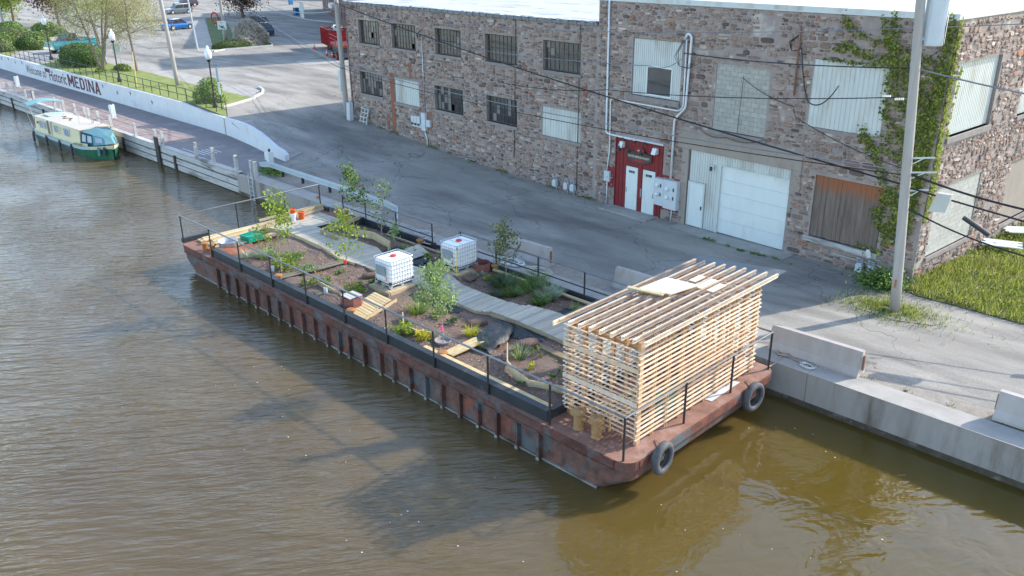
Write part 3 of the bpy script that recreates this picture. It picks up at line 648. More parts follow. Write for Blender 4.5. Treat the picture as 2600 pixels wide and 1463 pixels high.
# boarded opening
BD = B
WB = mat('stained_old_boards', (.10, .075, .058), (.22, .175, .145), sc=3, rough=.95, bump=.02, bsc=14, stretch=(2.5, 2.5, .25))
n = WB.node_tree.nodes; L = WB.node_tree.links; src = n['Principled BSDF'].inputs['Base Color'].links[0].from_socket
g = n.new('ShaderNodeNewGeometry'); sx = n.new('ShaderNodeSeparateXYZ'); L.new(g.outputs['Position'], sx.inputs[0]); nn = n.new('ShaderNodeTexNoise'); nn.inputs['Scale'].default_value = 2.5
mp = n.new('ShaderNodeMapping'); mp.inputs['Scale'].default_value = (2, 2, .6); L.new(g.outputs['Position'], mp.inputs[0]); L.new(mp.outputs[0], nn.inputs['Vector'])
ma = n.new('ShaderNodeMath'); ma.operation = 'MULTIPLY_ADD'; ma.inputs[1].default_value = 1.1; L.new(nn.outputs['Fac'], ma.inputs[0]); L.new(sx.outputs['Z'], ma.inputs[2])
mr = n.new('ShaderNodeMapRange'); mr.inputs[1].default_value = 4.58; mr.inputs[2].default_value = 5.15; L.new(ma.outputs[0], mr.inputs[0])
mx = n.new('ShaderNodeMix'); mx.data_type = 'RGBA'; L.new(mr.outputs[0], mx.inputs[0]); L.new(src, mx.inputs[6]); mx.inputs[7].default_value = (.27, .10, .045, 1); L.new(mx.outputs[2], n['Principled BSDF'].inputs['Base Color'])
x = 1.62; 
while x < 4.64: w_ = rnd(.16, .26); e = min(x+w_, 4.65); MB(FM).box(x+.004, e-.004, -.12, -.06+rnd(0, .02)+(.03 if x < 2.7 else 0), 2.12+rnd(0, .03), 4.78).build('board', WB, BD); x = e
MB(FM).box(1.5, 4.85, -.1, .14, 1.9, 2.1).build('sill', GREYW, BD)

# ================================================================== SERVICES ON THE FACADE
def wallpipe(pts, r, label, m=PVC, name='conduit', cat='pipe', clips=True):
    b = MB(FM)
    # rounded corners
    out = [Vector(pts[0])]
    for i in range(1, len(pts)-1):
        p, q, t = Vector(pts[i-1]), Vector(pts[i]), Vector(pts[i+1]); k = min(.15, (q-p).length*.4, (t-q).length*.4)
        a = q+(p-q).normalized()*k; c = q+(t-q).normalized()*k; out += [a, (a+q*2+c)/4, c]
    out.append(Vector(pts[-1])); b.tube(out, r, 7)
    o = b.build(name, m, smooth=True); return tag(o, label, cat)
wallpipe([(16.7, .1, 12.6), (16.62, .1, 4.8), (16.4, .12, 4.74), (14.6, .14, 4.7)], .05, 'thick white conduit running up the wall left of the red entrance')
wallpipe([(16.45, .08, 1.0), (16.45, .08, 2.3)], .03, 'thin white pipe from the ground to the small meter left of the red entrance')
wallpipe([(16.5, .08, 2.75), (16.35, .08, 3.9), (16.4, .08, 6.55), (11.95, .12, 6.5), (11.75, .12, 6.75), (11.8, .12, 9.8)], .038, 'white conduit looping under the upper corrugated panel to the wall weatherhead')
wallpipe([(12.2, .14, 3.2), (12.2, .14, 6.1), (11.6, .14, 6.7), (11.52, .14, 9.95), (11.7, .2, 10.08), (11.85, .2, 9.8)], .055, 'thick white conduit from the meter cabinet to the curved weatherhead')
wallpipe([(12.1, .1, 1.0), (12.05, .1, 1.7)], .025, 'short white pipe under the meter cabinet')
wallpipe([(23.75, .05, 10.1), (23.95, .05, 2.2)], .022, 'thin rusty drain line beside the fourth upper window', SASH, 'drain_line')
wallpipe([(18.7, .05, 10.15), (18.75, .05, 1.3)], .022, 'thin rusty drain line right of the last upper window', SASH, 'drain_line')
wallpipe([(32.8, .07, 8.4), (32.85, .07, 3.6)], .03, 'grey service conduit above the meter boxes on the left wing', GALV)
wallpipe([(32.95, .09, 2.45), (32.7, .09, 2.0), (32.65, .09, 1.3)], .035, 'bent white pipe under the left wing meter boxes')
wallpipe([(42.1, .04, 9.9), (41.9, .04, 2.2)], .03, 'rusty corner strip at the left end of the stone wing', RUSTD, 'drain_line')
wallpipe([(6.1, .12, 10.75), (6.05, .12, 7.95)], .045, 'rusty standpipe on the wall between upper panels', RUSTD, 'standpipe')
def cable(pts, r, label, m=CABLE, sag=0, name='overhead_cable', n=14, group=None, cat='cable', twist=False):
    out = []
    for p, q in zip(pts, pts[1:]):
        p, q = Vector(p), Vector(q)
        for i in range(n): t = i/n; v = p.lerp(q, t); v.z -= sag*4*t*(1-t); out.append(v)
    out.append(Vector(pts[-1])); b = MB(); b.tube(out, r, 4); o = b.build(name, m); return tag(o, label, cat, group)
# meter cabinets
mc = thing('meter_cabinet', 'large grey twin electric meter cabinets on a red board right of the white doors', 'meter cabinet', tuple(Fp(12.3, .1, 2.4)))
for (a, c, z0_, z1_, mz) in ((12.48, 13.1, 1.75, 3.1, (2.75, 2.3)), (11.68, 12.47, 1.68, 3.12, (2.68, 2.25))):
    cb_ = MB(FM).box(a, c, .03, .3, z0_, z1_).build('cabinet_body', GREYBOX, mc)
    mx_ = c-.22
    for z in mz:
        b = MB(FM); b.lathe((mx_, .3, z), [(.1, 0), (.1, .05), (.08, .1), (.02, .12)], 12, axis=(0, 1, 0)); b.build('meter', DOORW, cb_)
        MB(FM).box(a+.16, a+.23, .3, .31, z-.08, z+.1).build('meter_slot', BLACK, cb_)
mb = MB(FM); mb.box(16.25, 16.62, .03, .17, 2.25, 2.78); mb.lathe((16.42, .17, 2.5), [(.07, 0), (.07, .04), (.02, .06)], 10, axis=(0, 1, 0)); tag(mb.build('small_meter', GREYBOX), 'small grey electric meter box left of the red entrance', 'meter')
m2 = thing('meter_bank', 'cluster of grey meter boxes on a brown plate under the left wing windows', 'meter bank', tuple(Fp(33, .1, 3)))
MB(FM).box(32.1, 33.4, .0, .03, 2.5, 3.75).build('backing_plate', RUSTD, m2)
for k in range(3): bx = MB(FM).box(33.3+k*.34, 33.6+k*.34, .04, .2, 2.85, 3.3-k*.02).build('meter_box', GREYBOX, m2); MB(FM).lathe((33.45+k*.34, .2, 2.75), [(.08, 0), (.08, .04), (.02, .06)], 8, axis=(0, 1, 0)).build('meter', DKMET, bx)
MB(FM).box(33.25, 34.3, .04, .14, 2.55, 2.83).build('meter_box', GREYBOX, m2); MB(FM).box(32.65, 33.1, .04, .22, 2.45, 3.62).build('switch_box', GREYBOX, m2); MB(FM).box(32.2, 32.6, .04, .18, 2.75, 3.2).build('meter_box', GREYBOX, m2)
def gas(s0, label, n=2):
    t = thing('gas_meter', label, 'gas meter', tuple(Fp(s0, .2, 1.1)))
    for k in range(n):
        s = s0-k*.5
        b = MB(FM); b.box(s-.14, s+.14, .08, .3, 1.2, 1.52); b.box(s-.1, s+.1, .1, .28, 1.52, 1.58); b.build('meter_body', GREYBOX, t)
        b = MB(FM); b.tube([(s-.1, .19, .95), (s-.1, .19, 1.2)], .022); b.tube([(s-.1, .19, 1.58), (s-.1, .19, 1.75), (s+.12, .19, 1.75), (s+.12, .19, 1.58)], .022); b.lathe((s+.12, .19, 1.72), [(.01, 0), (.07, .03), (.07, .06), (.01, .08)], 8); b.build('meter_pipe', GALV, t)
gas(20.3, 'grey gas meter at the wall foot, leftmost of the gas meters', 1); gas(19.4, 'pair of small gas regulators at the wall foot left of the red entrance', 2); gas(2.1, 'pair of gas meters at the wall foot beside the leaning utility pole', 2)
b = MB(FM); b.box(1.2, 3.2, .1, .13, 1.62, 1.66); b.box(1.3, 2.9, .1, .13, 1.85, 1.88); b.tube([(1.75, .2, 1.1), (1.75, .2, 1.6)], .03); tag(b.build('gas_pipe_run', GALV), 'horizontal grey gas pipes under the boarded opening sill', 'pipe')
b = MB(FM); b.lathe((1.75, .25, 1.95), [(.1, 0), (.09, .28), (.06, .33)], 12, axis=(.1, .35, 1)); tag(b.build('vent_cap', DOORW), 'white vent cap beside the boarded opening sill', 'vent')
# pallet and white post leaning by the left corner
pt = thing('pallet', 'weathered wooden pallet leaning on the left end of the stone wall', 'pallet', tuple(Fp(40.4, .3, 1.6)))
PM = FM @ Matrix.Translation((40.05, .55, 1.7)) @ Matrix.Rotation(R(14), 4, 'X')
for i in range(3): MB(PM).box(-.5+i*.42, -.4+i*.42, -.1, 0, 0, 1.35).build('stringer', GREYW, pt)
for i in range(5): MB(PM).box(-.55, .5, .0, .02, .03+i*.31, .12+i*.31).build('slat', GREYW, pt)
b = MB(FM @ Matrix.Translation((41.35, .75, 1.85)) @ Matrix.Rotation(R(-6), 4, 'Y')); b.box(-.22, .22, -.15, .15, 0, 1.45); tag(b.build('utility_pedestal', GREYBOX), 'pale grey box pedestal standing by the corner utility pole', 'pedestal')

# ---- ivy
def leaves(b, ctr, spread, n, size, cols, nrm=None, flat=.5):
    for _ in range(n):
        p = Vector((random.gauss(0, spread[0]), random.gauss(0, spread[1]), random.gauss(0, spread[2])))+ctr
        d = Vector((rnd(-1, 1), rnd(-1, 1), rnd(-.4, 1)))
        if nrm is not None: d = d*flat+nrm
        d.normalize(); a = d.orthogonal().normalized(); a.rotate(Matrix.Rotation(rnd(0, 6.28), 3, d)); c = d.cross(a); s = size*rnd(.6, 1.3)
        b.add([p-a*s*.5, p+c*s*.38, p+a*s*.6, p-c*s*.38], [(0, 1, 2, 3)], 0, jit(random.choice(cols), .25))
IVC = [(.10, .125, .018), (.15, .175, .025), (.07, .09, .015), (.22, .24, .04), (.06, .085, .015)]
iv = thing('ivy', 'green climbing ivy spreading over the corner of the tall stone warehouse', 'ivy', tuple(Fp(.3, .1, 1.2)))
paths = [([(4.33, 11.2), (3.9, 10.75), (2.98, 10.4), (2.2, 10.25), (1.4, 10.1), (.5, 9.8)], .10, 500), ([(4.6, 10.1), (3.9, 10.0), (3.0, 9.8), (2.2, 9.6), (1.2, 9.7), (.4, 9.3)], .14, 800),
 ([(2.75, 11.2), (2.5, 10.6), (2.3, 10.2), (2.0, 9.6)], .1, 350), ([(2.3, 11.3), (2.2, 10.7), (2.1, 10.1), (1.9, 9.4)], .13, 500), ([(2.0, 9.6), (1.5, 9.2), (1.1, 8.9), (1.0, 8.4), (1.5, 8.1)], .2, 900),
 ([(1.9, 9.5), (2.2, 8.9), (1.8, 8.5), (1.4, 7.9), (.9, 7.8), (.3, 7.6)], .13, 600), ([(2.1, 8.3), (2.1, 7.6), (1.5, 7.1), (.8, 7.2), (.2, 7.0)], .12, 500), ([(.15, 11.25), (.1, 10), (.15, 9), (.3, 8), (.3, 7), (.4, 6), (.5, 5), (.6, 4), (.7, 3)], .17, 4200),
 ([(2.95, 6.9), (2.6, 6.5), (2.1, 5.9), (1.8, 5.3), (1.5, 4.6), (1.6, 4.0), (1.8, 3.7), (1.5, 3.2), (1.3, 2.5)], .13, 1300), ([(2.1, 6.9), (1.2, 6.8), (.6, 6.4), (.9, 5.6), (.5, 5.2), (1.0, 4.7), (1.3, 4.3)], .2, 1500), ([(1.3, 4.6), (1.0, 3.9), (1.2, 3.2), (.9, 2.9)], .2, 900), ([(2.9, 7.0), (2.4, 6.2), (1.6, 6.3), (.8, 6.0)], .12, 500),
 ([(5.0, 9.52), (4.2, 9.5), (3.2, 9.5), (2.4, 9.45)], .05, 260), ([(2.4, 2.3), (1.9, 2.1), (1.3, 2.3)], .1, 150), ([(.8, 9.3), (.7, 8.2), (.8, 7.2), (.7, 6.2), (.8, 5.5)], .22, 1300)]
fb = MB(); st = MB()
for pi_, (pts, w, n) in enumerate(paths):
    n = n*(1.0 if pi_ == 7 else .62 if pi_ > 7 else .8)
    k = len(pts)-1; st.tube([Fp(s, .04, z) for s, z in pts], .012, 4)
    for i in range(int(n*.55)):
        t = random.random()*k; j = int(t); t -= j; s = pts[j][0]*(1-t)+pts[j+1][0]*t+random.gauss(0, w); z = pts[j][1]*(1-t)+pts[j+1][1]*t+random.gauss(0, w)
        if s < -.03:
            p = Sp(min(-s*1.3, .9), .06+abs(random.gauss(0, .05)), z); nn_ = -FT
        else: p = Fp(s, .06+abs(random.gauss(0, .05)), z); nn_ = FN
        leaves(fb, p, (0, 0, 0), 1, .105, IVC, nn_, .55)
for pts, w, n in [([(.45, 9.0), (.9, 9.5), (.8, 8.6), (.6, 7.4), (.75, 7.0)], .05, 160), ([(.1, 11.2), (.12, 9), (.2, 7), (.35, 5.4), (.2, 4)], .13, 1100)]:
    k = len(pts)-1
    for i in range(n):
        t = random.random()*k; j = int(t); t -= j; s = abs(pts[j][0]*(1-t)+pts[j+1][0]*t+random.gauss(0, w)); z = pts[j][1]*(1-t)+pts[j+1][1]*t+random.gauss(0, w)
        leaves(fb, Sp(s, .07, z), (0, 0, 0), 1, .11, [(.26, .3, .04), (.2, .25, .03)], -FT, .6)  # sunny side leaves: sunlight put into the colour, lighter and yellower than the front
fb.build('foliage', LEAF, iv); st.build('stem', BARK, iv)

# ================================================================== POLES AND WIRES
def pole(base, top, r0, r1, label, parts=None):
    t = thing('utility_pole', label, 'utility pole', tuple(base))
    b = MB(); pts = [Vector(base).lerp(Vector(top), i/8) for i in range(9)]; b.tube(pts, r0, 12, r2=r1); b.build('pole', POLEW, t, smooth=True); return t
PB = Vector((-10.42, 30.38, 1.1)); _q = hit_y(2338, 0, 30.3); PT = PB+(_q-PB)*1.12
UP1 = pole(PB, PT, .185, .15, 'tall leaning wooden utility pole with a transformer by the ivy corner')
def onpole(z): t = (z-PB.z)/(PT.z-PB.z); return PB.lerp(PT, t)
# transformer
TRP = onpole(11.6)+Vector((.38, .46, 0)); tp = MB(); tp.lathe(TRP-Vector((0, 0, .95)), [(.02, 0), (.36, .03), (.37, .1), (.37, 1.75), (.34, 1.85), (.05, 1.95)], 18); tp = tp.build('transformer_tank', GREYBOX, UP1, smooth=False)
for z in (10.9, 12.2): b = MB(); b.beam(onpole(z), TRP+Vector((0, 0, z-11.6)), .12, .1); b.build('bracket', GALV, UP1)
b = MB(); b.tube([TRP+Vector((.2, 0, 1)), TRP+Vector((.35, 0, .3)), TRP+Vector((.4, -.1, -1)), onpole(10.0)], .015, 5); b.build('lead_wire', CABLE, UP1)
for z, dd in ((6.4, (.9, .35)), (6.9, (.8, .3)), (5.75, (.7, .3))):
    b = MB(); b.beam(onpole(z), onpole(z)+Vector((dd[0], dd[1], .1)), .05, .05); b.beam(onpole(z-.3), onpole(z)+Vector((dd[0]*.6, dd[1]*.6, .05)), .035, .035); b.build('bracket', GALV, UP1)
b = MB(); b.box(*(v for v in (onpole(2.2).x-.02, onpole(2.2).x+.03, onpole(2.2).y-.24, onpole(2.2).y-.19, 2.2, 2.5))); b.build('pole_tag', RUSTO, UP1)
b = MB(); q = onpole(5.5)+Vector((1.15, .1, 0)); b.prism([q+Vector((-.32, 0, -.35)), q+Vector((.25, 0, -.28)), q+Vector((.35, 0, .35)), q+Vector((-.12, 0, .35))], (0, .22, 0)); tag(b.build('splice_box', mat('beige_box', (.4, .4, .36), (.48, .48, .43))), 'beige equipment box hanging beside the leaning pole', 'box')
PA = Vector((-53.5, 36.2, 1.9)); UP2 = pole(PA, PA+Vector((-.15, -.1, 10.3)), .2, .15, 'grey utility pole at the left corner of the stone factory')
b = MB(); b.box(PA.x-.55, PA.x-.25, PA.y-.15, PA.y+.15, 4.3, 5.4); b.build('meter_box', GREYBOX, UP2)
MB().box(PA.x-.52, PA.x-.3, PA.y-.12, PA.y+.12, 3.85, 4.27).build('meter_box', GREYBOX, UP2)
b = MB(); b.lathe((PA.x-.45, PA.y-.3, 9.7), [(.02, 0), (.2, .05), (.22, .3), (.1, .4)], 10); b.build('street_light_head', GALV, UP2)
pbs = at(1490/3.294, 720/3.294, 2.78); UP3 = pole(pbs, pbs+Vector((-.5, -.35, 10.5)), .19, .14, 'leaning wooden utility pole standing on the lawn tip')
pf = c0(1470, 775, 2.8); UP4 = pole(pf, pf+Vector((-.5, .0, 9)), .2, .15, 'utility pole behind the white bicycle sign on the grass island')
b = MB(); q = pf+Vector((.3, .2, 7.4)); b.box(q.x-.12, q.x+.12, q.y-.12, q.y+.12, q.z-.7, q.z+.5); b.build('fuse_box', GREYBOX, UP4)
pl = at(45/3.294, 250/3.294, 2.8); UP5 = pole(pl, pl+Vector((-1.2, -.4, 10)), .2, .15, 'pale pole at the far left edge among the bushes')
pg_ = c0(930, 975, 2.8); b = MB(); b.tube([pg_, pg_+Vector((-.9, 0, 7))], .09, 8); tag(b.build('metal_pole', GREYBOX), 'thin grey metal pole at the parking entrance by the walk', 'pole')
P1a = onpole(6.1); P2a = Vector((PA.x-.1, PA.y-.2, 10.1))
cable([P2a, onpole(5.95)], .034, 'thick black telephone cable between the two tall poles', sag=.35, n=24)
cable([UP4.location+Vector((-.2, 0, 6.6)), Vector((PA.x-.1, PA.y-.3, 5.9)), onpole(6.45)], .024, 'twin grey service wire running the whole length of the facade', CABLEG, sag=.5, n=20)
cable([UP4.location+Vector((-.2, 0, 6.4)), Vector((PA.x-.1, PA.y-.3, 5.65)), onpole(6.3)], .02, 'thin black wire just below the twin service wire', sag=.6, n=20)
cable([Fp(11.8, .3, 9.2), onpole(9.95)], .022, 'service drop from the wall weatherhead to the leaning pole', sag=.15)
cable([Fp(32.8, .2, 8.3), Fp(13.0, 1.2, 8.6), Fp(11.8, .3, 9.0)], .018, 'loose service wire crossing the upper corrugated panel', CABLEG, sag=.25)
cable([Fp(24, 1.2, 6.7), Fp(15, 1.9, 7.35), onpole(9.0)], .018, 'thin twisted wire sloping up to the insulators on the leaning pole', sag=.2)
cable([Fp(8.6, .15, 8.4), Fp(6.0, .15, 7.5), Fp(5.2, 1, 7.2), onpole(6.5)], .015, 'slack wire hanging from the blocked window to the leaning pole', sag=.15)
cable([Fp(8.6, .1, 8.5), Fp(8.7, .06, 5.7)], .012, 'thin wire running down the blocked upper window', n=4)
cable([Fp(10.8, .12, 5.9), Fp(9.2, .16, 5.7), Fp(7.2, .1, 5.9)], .012, 'loose black wire drooping below the blocked window sill', sag=.2)
cable([Fp(5.9, .2, 9.9), Fp(4.6, 1.4, 8.0), Fp(3, 2.2, 8.9)], .025, 'black drip loop cable from the rusty standpipe across the right panel', sag=.35)
cable([onpole(9.95), Vector((2.5, 33, 9.1)), Vector((20, 36, 8.5))], .026, 'pale twisted cable running right from the leaning pole', CABLEG, sag=.5)
cable([onpole(6.4), Vector((-6.5, 31.2, 5.6)), Vector((6, 33.5, 4.2)), Vector((20, 36, 3.6))], .038, 'thick black cable bundle running right from the pole brackets', sag=.12)
cable([onpole(5.9), Vector((5, 33.6, 3.6)), Vector((20, 36.5, 2.9))], .032, 'lower thick black cable running right from the leaning pole', sag=.15)
cable([onpole(5.2), Vector((-7.6, 31.0, 4.2)), Vector((5, 33.6, 2.4))], .03, 'lowest black cable with splice cases right of the leaning pole', sag=.1)
b = MB(); a_ = onpole(5.3)+Vector((1.9, .4, -.2)); b.tube([a_, a_+Vector((.85, .2, -.5))], .085, 10); tag(b.build('splice_case', BLACK), 'black tubular splice case hanging on the lowest cable', 'splice case')
b = MB(); a_ = Vector((-6.4, 31.25, 5.35)); b.beam(a_, a_+Vector((1.1, .25, -.16)), .25, .32); tag(b.build('terminal_box', mat('slate_box', (.05, .07, .085), (.08, .1, .12))), 'slate black ribbed terminal box under the upper cable bundle', 'box')
b = MB(); a_ = Vector((-4.2, 31.8, 3.75)); b.beam(a_, a_+Vector((1.0, .22, -.35)), .16, .16); tag(b.build('splice_sleeve', GREYBOX), 'clear grey splice sleeve on the lowest cable near the photo edge', 'splice case')
for k in range(2):
    b = MB(); q0 = onpole(9.0)-Vector((.35+.5*k, -.12-.12*k, .12))
    for i in range(5): b.lathe(q0-Vector((.07*i, -.015*i, .01*i)), [(.05, -.012), (.06, 0), (.05, .012)], 8, axis=(1, -.2, .1))
    tag(b.build('insulator', DOORW), ['string of white insulators nearer the leaning pole', 'string of white insulators farther from the leaning pole'][k], 'insulator')
u4 = UP4.location
cable([u4+Vector((-.2, 0, 8.5)), P2a+Vector((-.3, -.2, -.6))], .03, 'upper slack pale cable above the red trailer', CABLEG, sag=1.7)
cable([u4+Vector((-.2, 0, 8.0)), P2a+Vector((-.3, -.2, -1.3))], .03, 'lower slack pale cable above the red trailer', CABLEG, sag=1.3)
cable([Vector((-160, 60, 13)), u4+Vector((-.3, 0, 7.6)), P2a+Vector((0, 0, -.5)), Fp(17, 1.2, 9.9), Vector((0, 30, 12.5))], .014, 'thin wire crossing the top of the stone factory', CABLEG, sag=.3)
cable([Vector((-130, 38, 11)), UP3.location+Vector((-.2, 0, 7.2)), u4+Vector((-.2, 0, 7))], .02, 'wire from the lawn pole across the parking lot', sag=.6)
# splice/weatherhead tangles
b = MB(FM)
for k in range(3):
    b.tube([(11.9+.05*k, .15, 9.75), (12.15+.1*k, .25, 9.2-.1*k), (12.0, .3, 8.6), (11.6-.1*k, .3, 8.55), (11.3-.2*k, .35, 8.8)], .012, 4)
tag(b.build('cable_tangle', CABLE), 'tangle of black drip loops at the curved weatherhead', 'cable')
b = MB(FM)
for k in range(3): b.tube([(32.8, .1, 8.9), (33.05+.05*k, .2, 8.6), (33.0, .25, 8.2), (32.75, .2, 8.3)], .014, 4)
tag(b.build('cable_tangle', CABLE), 'coiled black wire between second and third upper windows', 'cable')
b = MB(FM); b.box(39.5, 39.9, .1, .35, 6.75, 6.82); tag(b.build('wall_light', DOORW), 'small white wall light under the first upper window', 'light')
b = MB(FM)
for k in range(3): b.tube([(6.1, .12, 10.4), (6.35+.06*k, .25, 10.1), (6.3, .3, 9.75), (6.0, .25, 9.8), (5.85, .25, 10.1)], .016, 4)
tag(b.build('cable_tangle', CABLE), 'black wire loops around the rusty standpipe top', 'cable')

# ================================================================== BARGE
BG = thing('barge', 'long rusty steel garden barge with vertical side ribs moored at the quay', 'barge', (-24.4, 19.3, 0))
X0, X1, Y0, Y1, DZ = -37.35, -11.25, 15.5, 23.2, 1.2
def outline(x0, x1, y0, y1, r, n=5):
    pts = []
    for cx, cy, a0 in ((x1-r, y0+r, -90), (x1-r, y1-r, 0), (x0+r, y1-r, 90), (x0+r, y0+r, 180)):
        for i in range(n+1): a = R(a0+90*i/n); pts.append((cx+r*math.cos(a), cy+r*math.sin(a)))
    return pts
b = MB(); L_ = [(1.2, 0, 0, .45), (.92, .0, 0, .45), (.90, .07, .05, .42), (.55, .12, .05, .42), (.0, .95, .06, .3), (-.7, 2.4, .1, .2)]
for z, ix, iy, r in L_:
    for x, y in outline(X0+ix, X1-ix, Y0+iy, Y1-iy, r): b.v.append((x, y, z))
n = 24
for k in range(len(L_)-1):
    for i in range(n): b.f.append([k*n+i, k*n+(i+1) % n, (k+1)*n+(i+1) % n, (k+1)*n+i][::-1]); b.m.append(0); b.c.append((1, 1, 1) if k else (1.15, .95, .9))
b.build('hull', RUST, BG)
b = MB(); o = outline(X0, X1, Y0, Y1, .45); b.add([(x, y, DZ) for x, y in o], [tuple(range(24))]); b.build('deck', RUSTD, BG)
# plates between ribs + ribs
rx = [-33.72, -32.91, -32.06, -31.24, -30.48, -29.52, -28.68, -27.84, -26.95, -26.12, -25.26, -24.48, -23.85, -22.95, -21.98, -21.24, -20.36, -19.53, -18.72, -17.87, -17.01, -16.19, -15.32, -14.45]
PCOL = [(1, 1, 1), (1.1, .9, .9), (.85, .8, .85), (1.2, .95, .85), (.95, 1.0, 1.05)]; BLU = (.95, 1.35, 1.6)
for i, (a, c) in enumerate(zip(rx, rx[1:])):
    col = BLU if i in (5, 12, 17, 0) else random.choice(PCOL)
    MB().box(a+.05, c-.05, Y0+.015+rnd(0, .02), Y0+.09, .07, .89, 0, jit(col, .15)).build('hull_plate', RUST, BG)
    b = MB(); w = MB()
    MB().box(a+.04, c-.04, Y0-.02, Y0+.06, -.2, .05).build('scum_line', mat('waterline_scum', (.19, .19, .165), (.36, .36, .32), sc=3, rough=.9, c3=(.08, .07, .05), sc3=1.5, t3=.52, w3=.12), BG)
for i, x in enumerate(rx):
    b = MB(); b.box(x-.028, x+.028, Y0-.10, Y0+.08, -.3, .9, 0, jit((.75, .7, .75), .3)); b.box(x-.055, x+.04, Y0-.115, Y0-.10, -.3, .9, 0, jit((.9, .8, .8), .3)); b.build('rib', RUST, BG)
    b = MB(); b.box(x-.06, x+.045, Y0-.13, Y0-.095, -.2, .1); b.build('rib_foot', mat('waterline_scum', (.4, .4, .38)), BG)
for i in range(17):
    a = X0+.5+i*1.5; MB().box(a, min(a+1.49, X1-.5), Y0-.035, Y0+.01, .93, DZ-.002, 0, jit(random.choice([(1.0, .72, .66), (.85, .65, .6), (.75, .72, .72)]), .15)).build('side_plate', RUST, BG)
    if i < 17: MB().box(a, min(a+1.5, X1-.5), Y0-.07, Y0-.02, .885, .925, 0, (.8, .75, .8)).build('rubbing_bar', RUST, BG)
# lighter scum line along unribbed ends
for q_ in ((-36.1, -33.75), (-14.4, -12.35)): MB().box(*q_, Y0+.0, Y0+.06, -.2, .05).build('scum_line', MATS['waterline_scum'], BG)
# stern (near end) bar and plates
b = MB(); b.box(X1-.06, X1+.03, Y0+.45, Y1-.45, .93, 1.17, 0, (1.1, .8, .7)); b.build('end_plate', RUST, BG)
# coamings
b = MB(); b.box(-34.4, -14.35, 15.66, 15.74, DZ, 1.55); b.box(-34.4, -14.35, 15.74, 15.9, 1.5, 1.55); b.build('coaming', BLACK, BG)
b = MB(); b.box(-33.3, -27.9, 22.98, 23.06, DZ, 1.55); b.box(-26.2, -14.35, 22.98, 23.06, DZ, 1.55); b.box(-33.4, -33.3, 22.3, 23.06, DZ, 1.6); b.box(-14.45, -14.35, 15.74, 22.98, DZ, 1.5); b.build('coaming', BLACK, BG)
for q_ in ((-37.35, -37.15, 15.6, 16.9), (-37.3, -37.2, 21.9, 23.04), (-37.3, -36.5, 23.05, 23.15)): MB().box(*q_, DZ, 1.42).build('end_coaming', BLACK, BG)
# rails
def rail(pts, posts, ztop, mids, name='railing'):
    t = thing(name[0], name[1], 'railing', (pts[0][0], pts[0][1], DZ))
    for x, y in posts: MB().tube([(x, y, DZ-.02), (x, y, ztop)], .034, 6).build('post', DKMET, t)
    for z, r in [(ztop, .033)]+[(m_, .027) for m_ in mids]:
        MB().tube([(x, y, z) for x, y in pts], r, 6).build('rail', mat('worn_handrail', (.12, .12, .125), (.22, .22, .23), sc=3, rough=.4, metal=.5) if z == ztop else DKMET, t)
    return t
nx_ = [-34.4, -31.86, -29.32, -26.8, -24.28, -21.78, -19.28, -16.74, -14.2]
rail([(-14.2, 15.62), (-37.15, 15.62), (-37.15, 23.05)], [(x, 15.62) for x in nx_]+[(-37.15, 15.62), (-37.15, 18.4), (-37.15, 21.0), (-37.15, 23.05)], 2.52, [], ('deck_railing', 'single bar railing along the canal side and far end of the barge'))
rail([(-14.2, 15.62), (-11.55, 15.62), (-11.45, 23.0), (-14.3, 23.0)], [(-11.55, 15.62), (-11.5, 18.34), (-11.5, 20.82), (-11.45, 23.0)], 2.52, [], ('deck_railing', 'railing around the slatted hut at the near end of the barge'))
rail([(-35.0, 23.0), (-28.1, 23.0)], [(-35.0, 23.0), (-33.1, 23.0), (-30.7, 23.0), (-28.1, 23.0)], 2.42, [1.8], ('deck_railing', 'two bar railing on the quay side of the barge at its far half'))
rail([(-26.2, 23.0), (-14.3, 23.0)], [(-26.2, 23.0), (-24.0, 23.0), (-21.6, 23.0), (-19.2, 23.0), (-16.8, 23.0), (-14.3, 23.0)], 2.5, [1.85], ('deck_railing', 'two bar railing on the quay side of the barge at its near half'))
# bollards
def bollard(x, y, h=.38, r=.12, m=RUSTO):
    b = MB(); b.lathe((x, y, DZ), [(r*1.2, 0), (r, .03), (r, h*.7), (r*1.45, h*.78), (r*1.45, h*.92), (r*.9, h)], 14); b.build('bollard', m, BG, smooth=False)
YEL = mat('ochre_rust_paint', (.26, .15, .06), (.38, .23, .10), sc=9, rough=.8, c3=(.28, .12, .05), sc3=6, t3=.6)
for x, y in ((-35.5, 15.85), (-35.05, 15.98), (-29.55, 16.05), (-24.5, 16.05), (-19.4, 16.08), (-28.8, 22.85), (-24.0, 22.9)): bollard(x, y)
bollard(-35.05, 22.75, .55, .13, YEL); bollard(-34.7, 22.9, .5, .13, YEL)
for x in (-13.5, -12.85): bollard(x, 16.08, .62, .15, YEL); b = MB(); b.tube([(x-.28, 16.08, DZ+.35), (x+.28, 16.08, DZ+.35)], .05, 8); b.build('bollard_arm', YEL, BG)
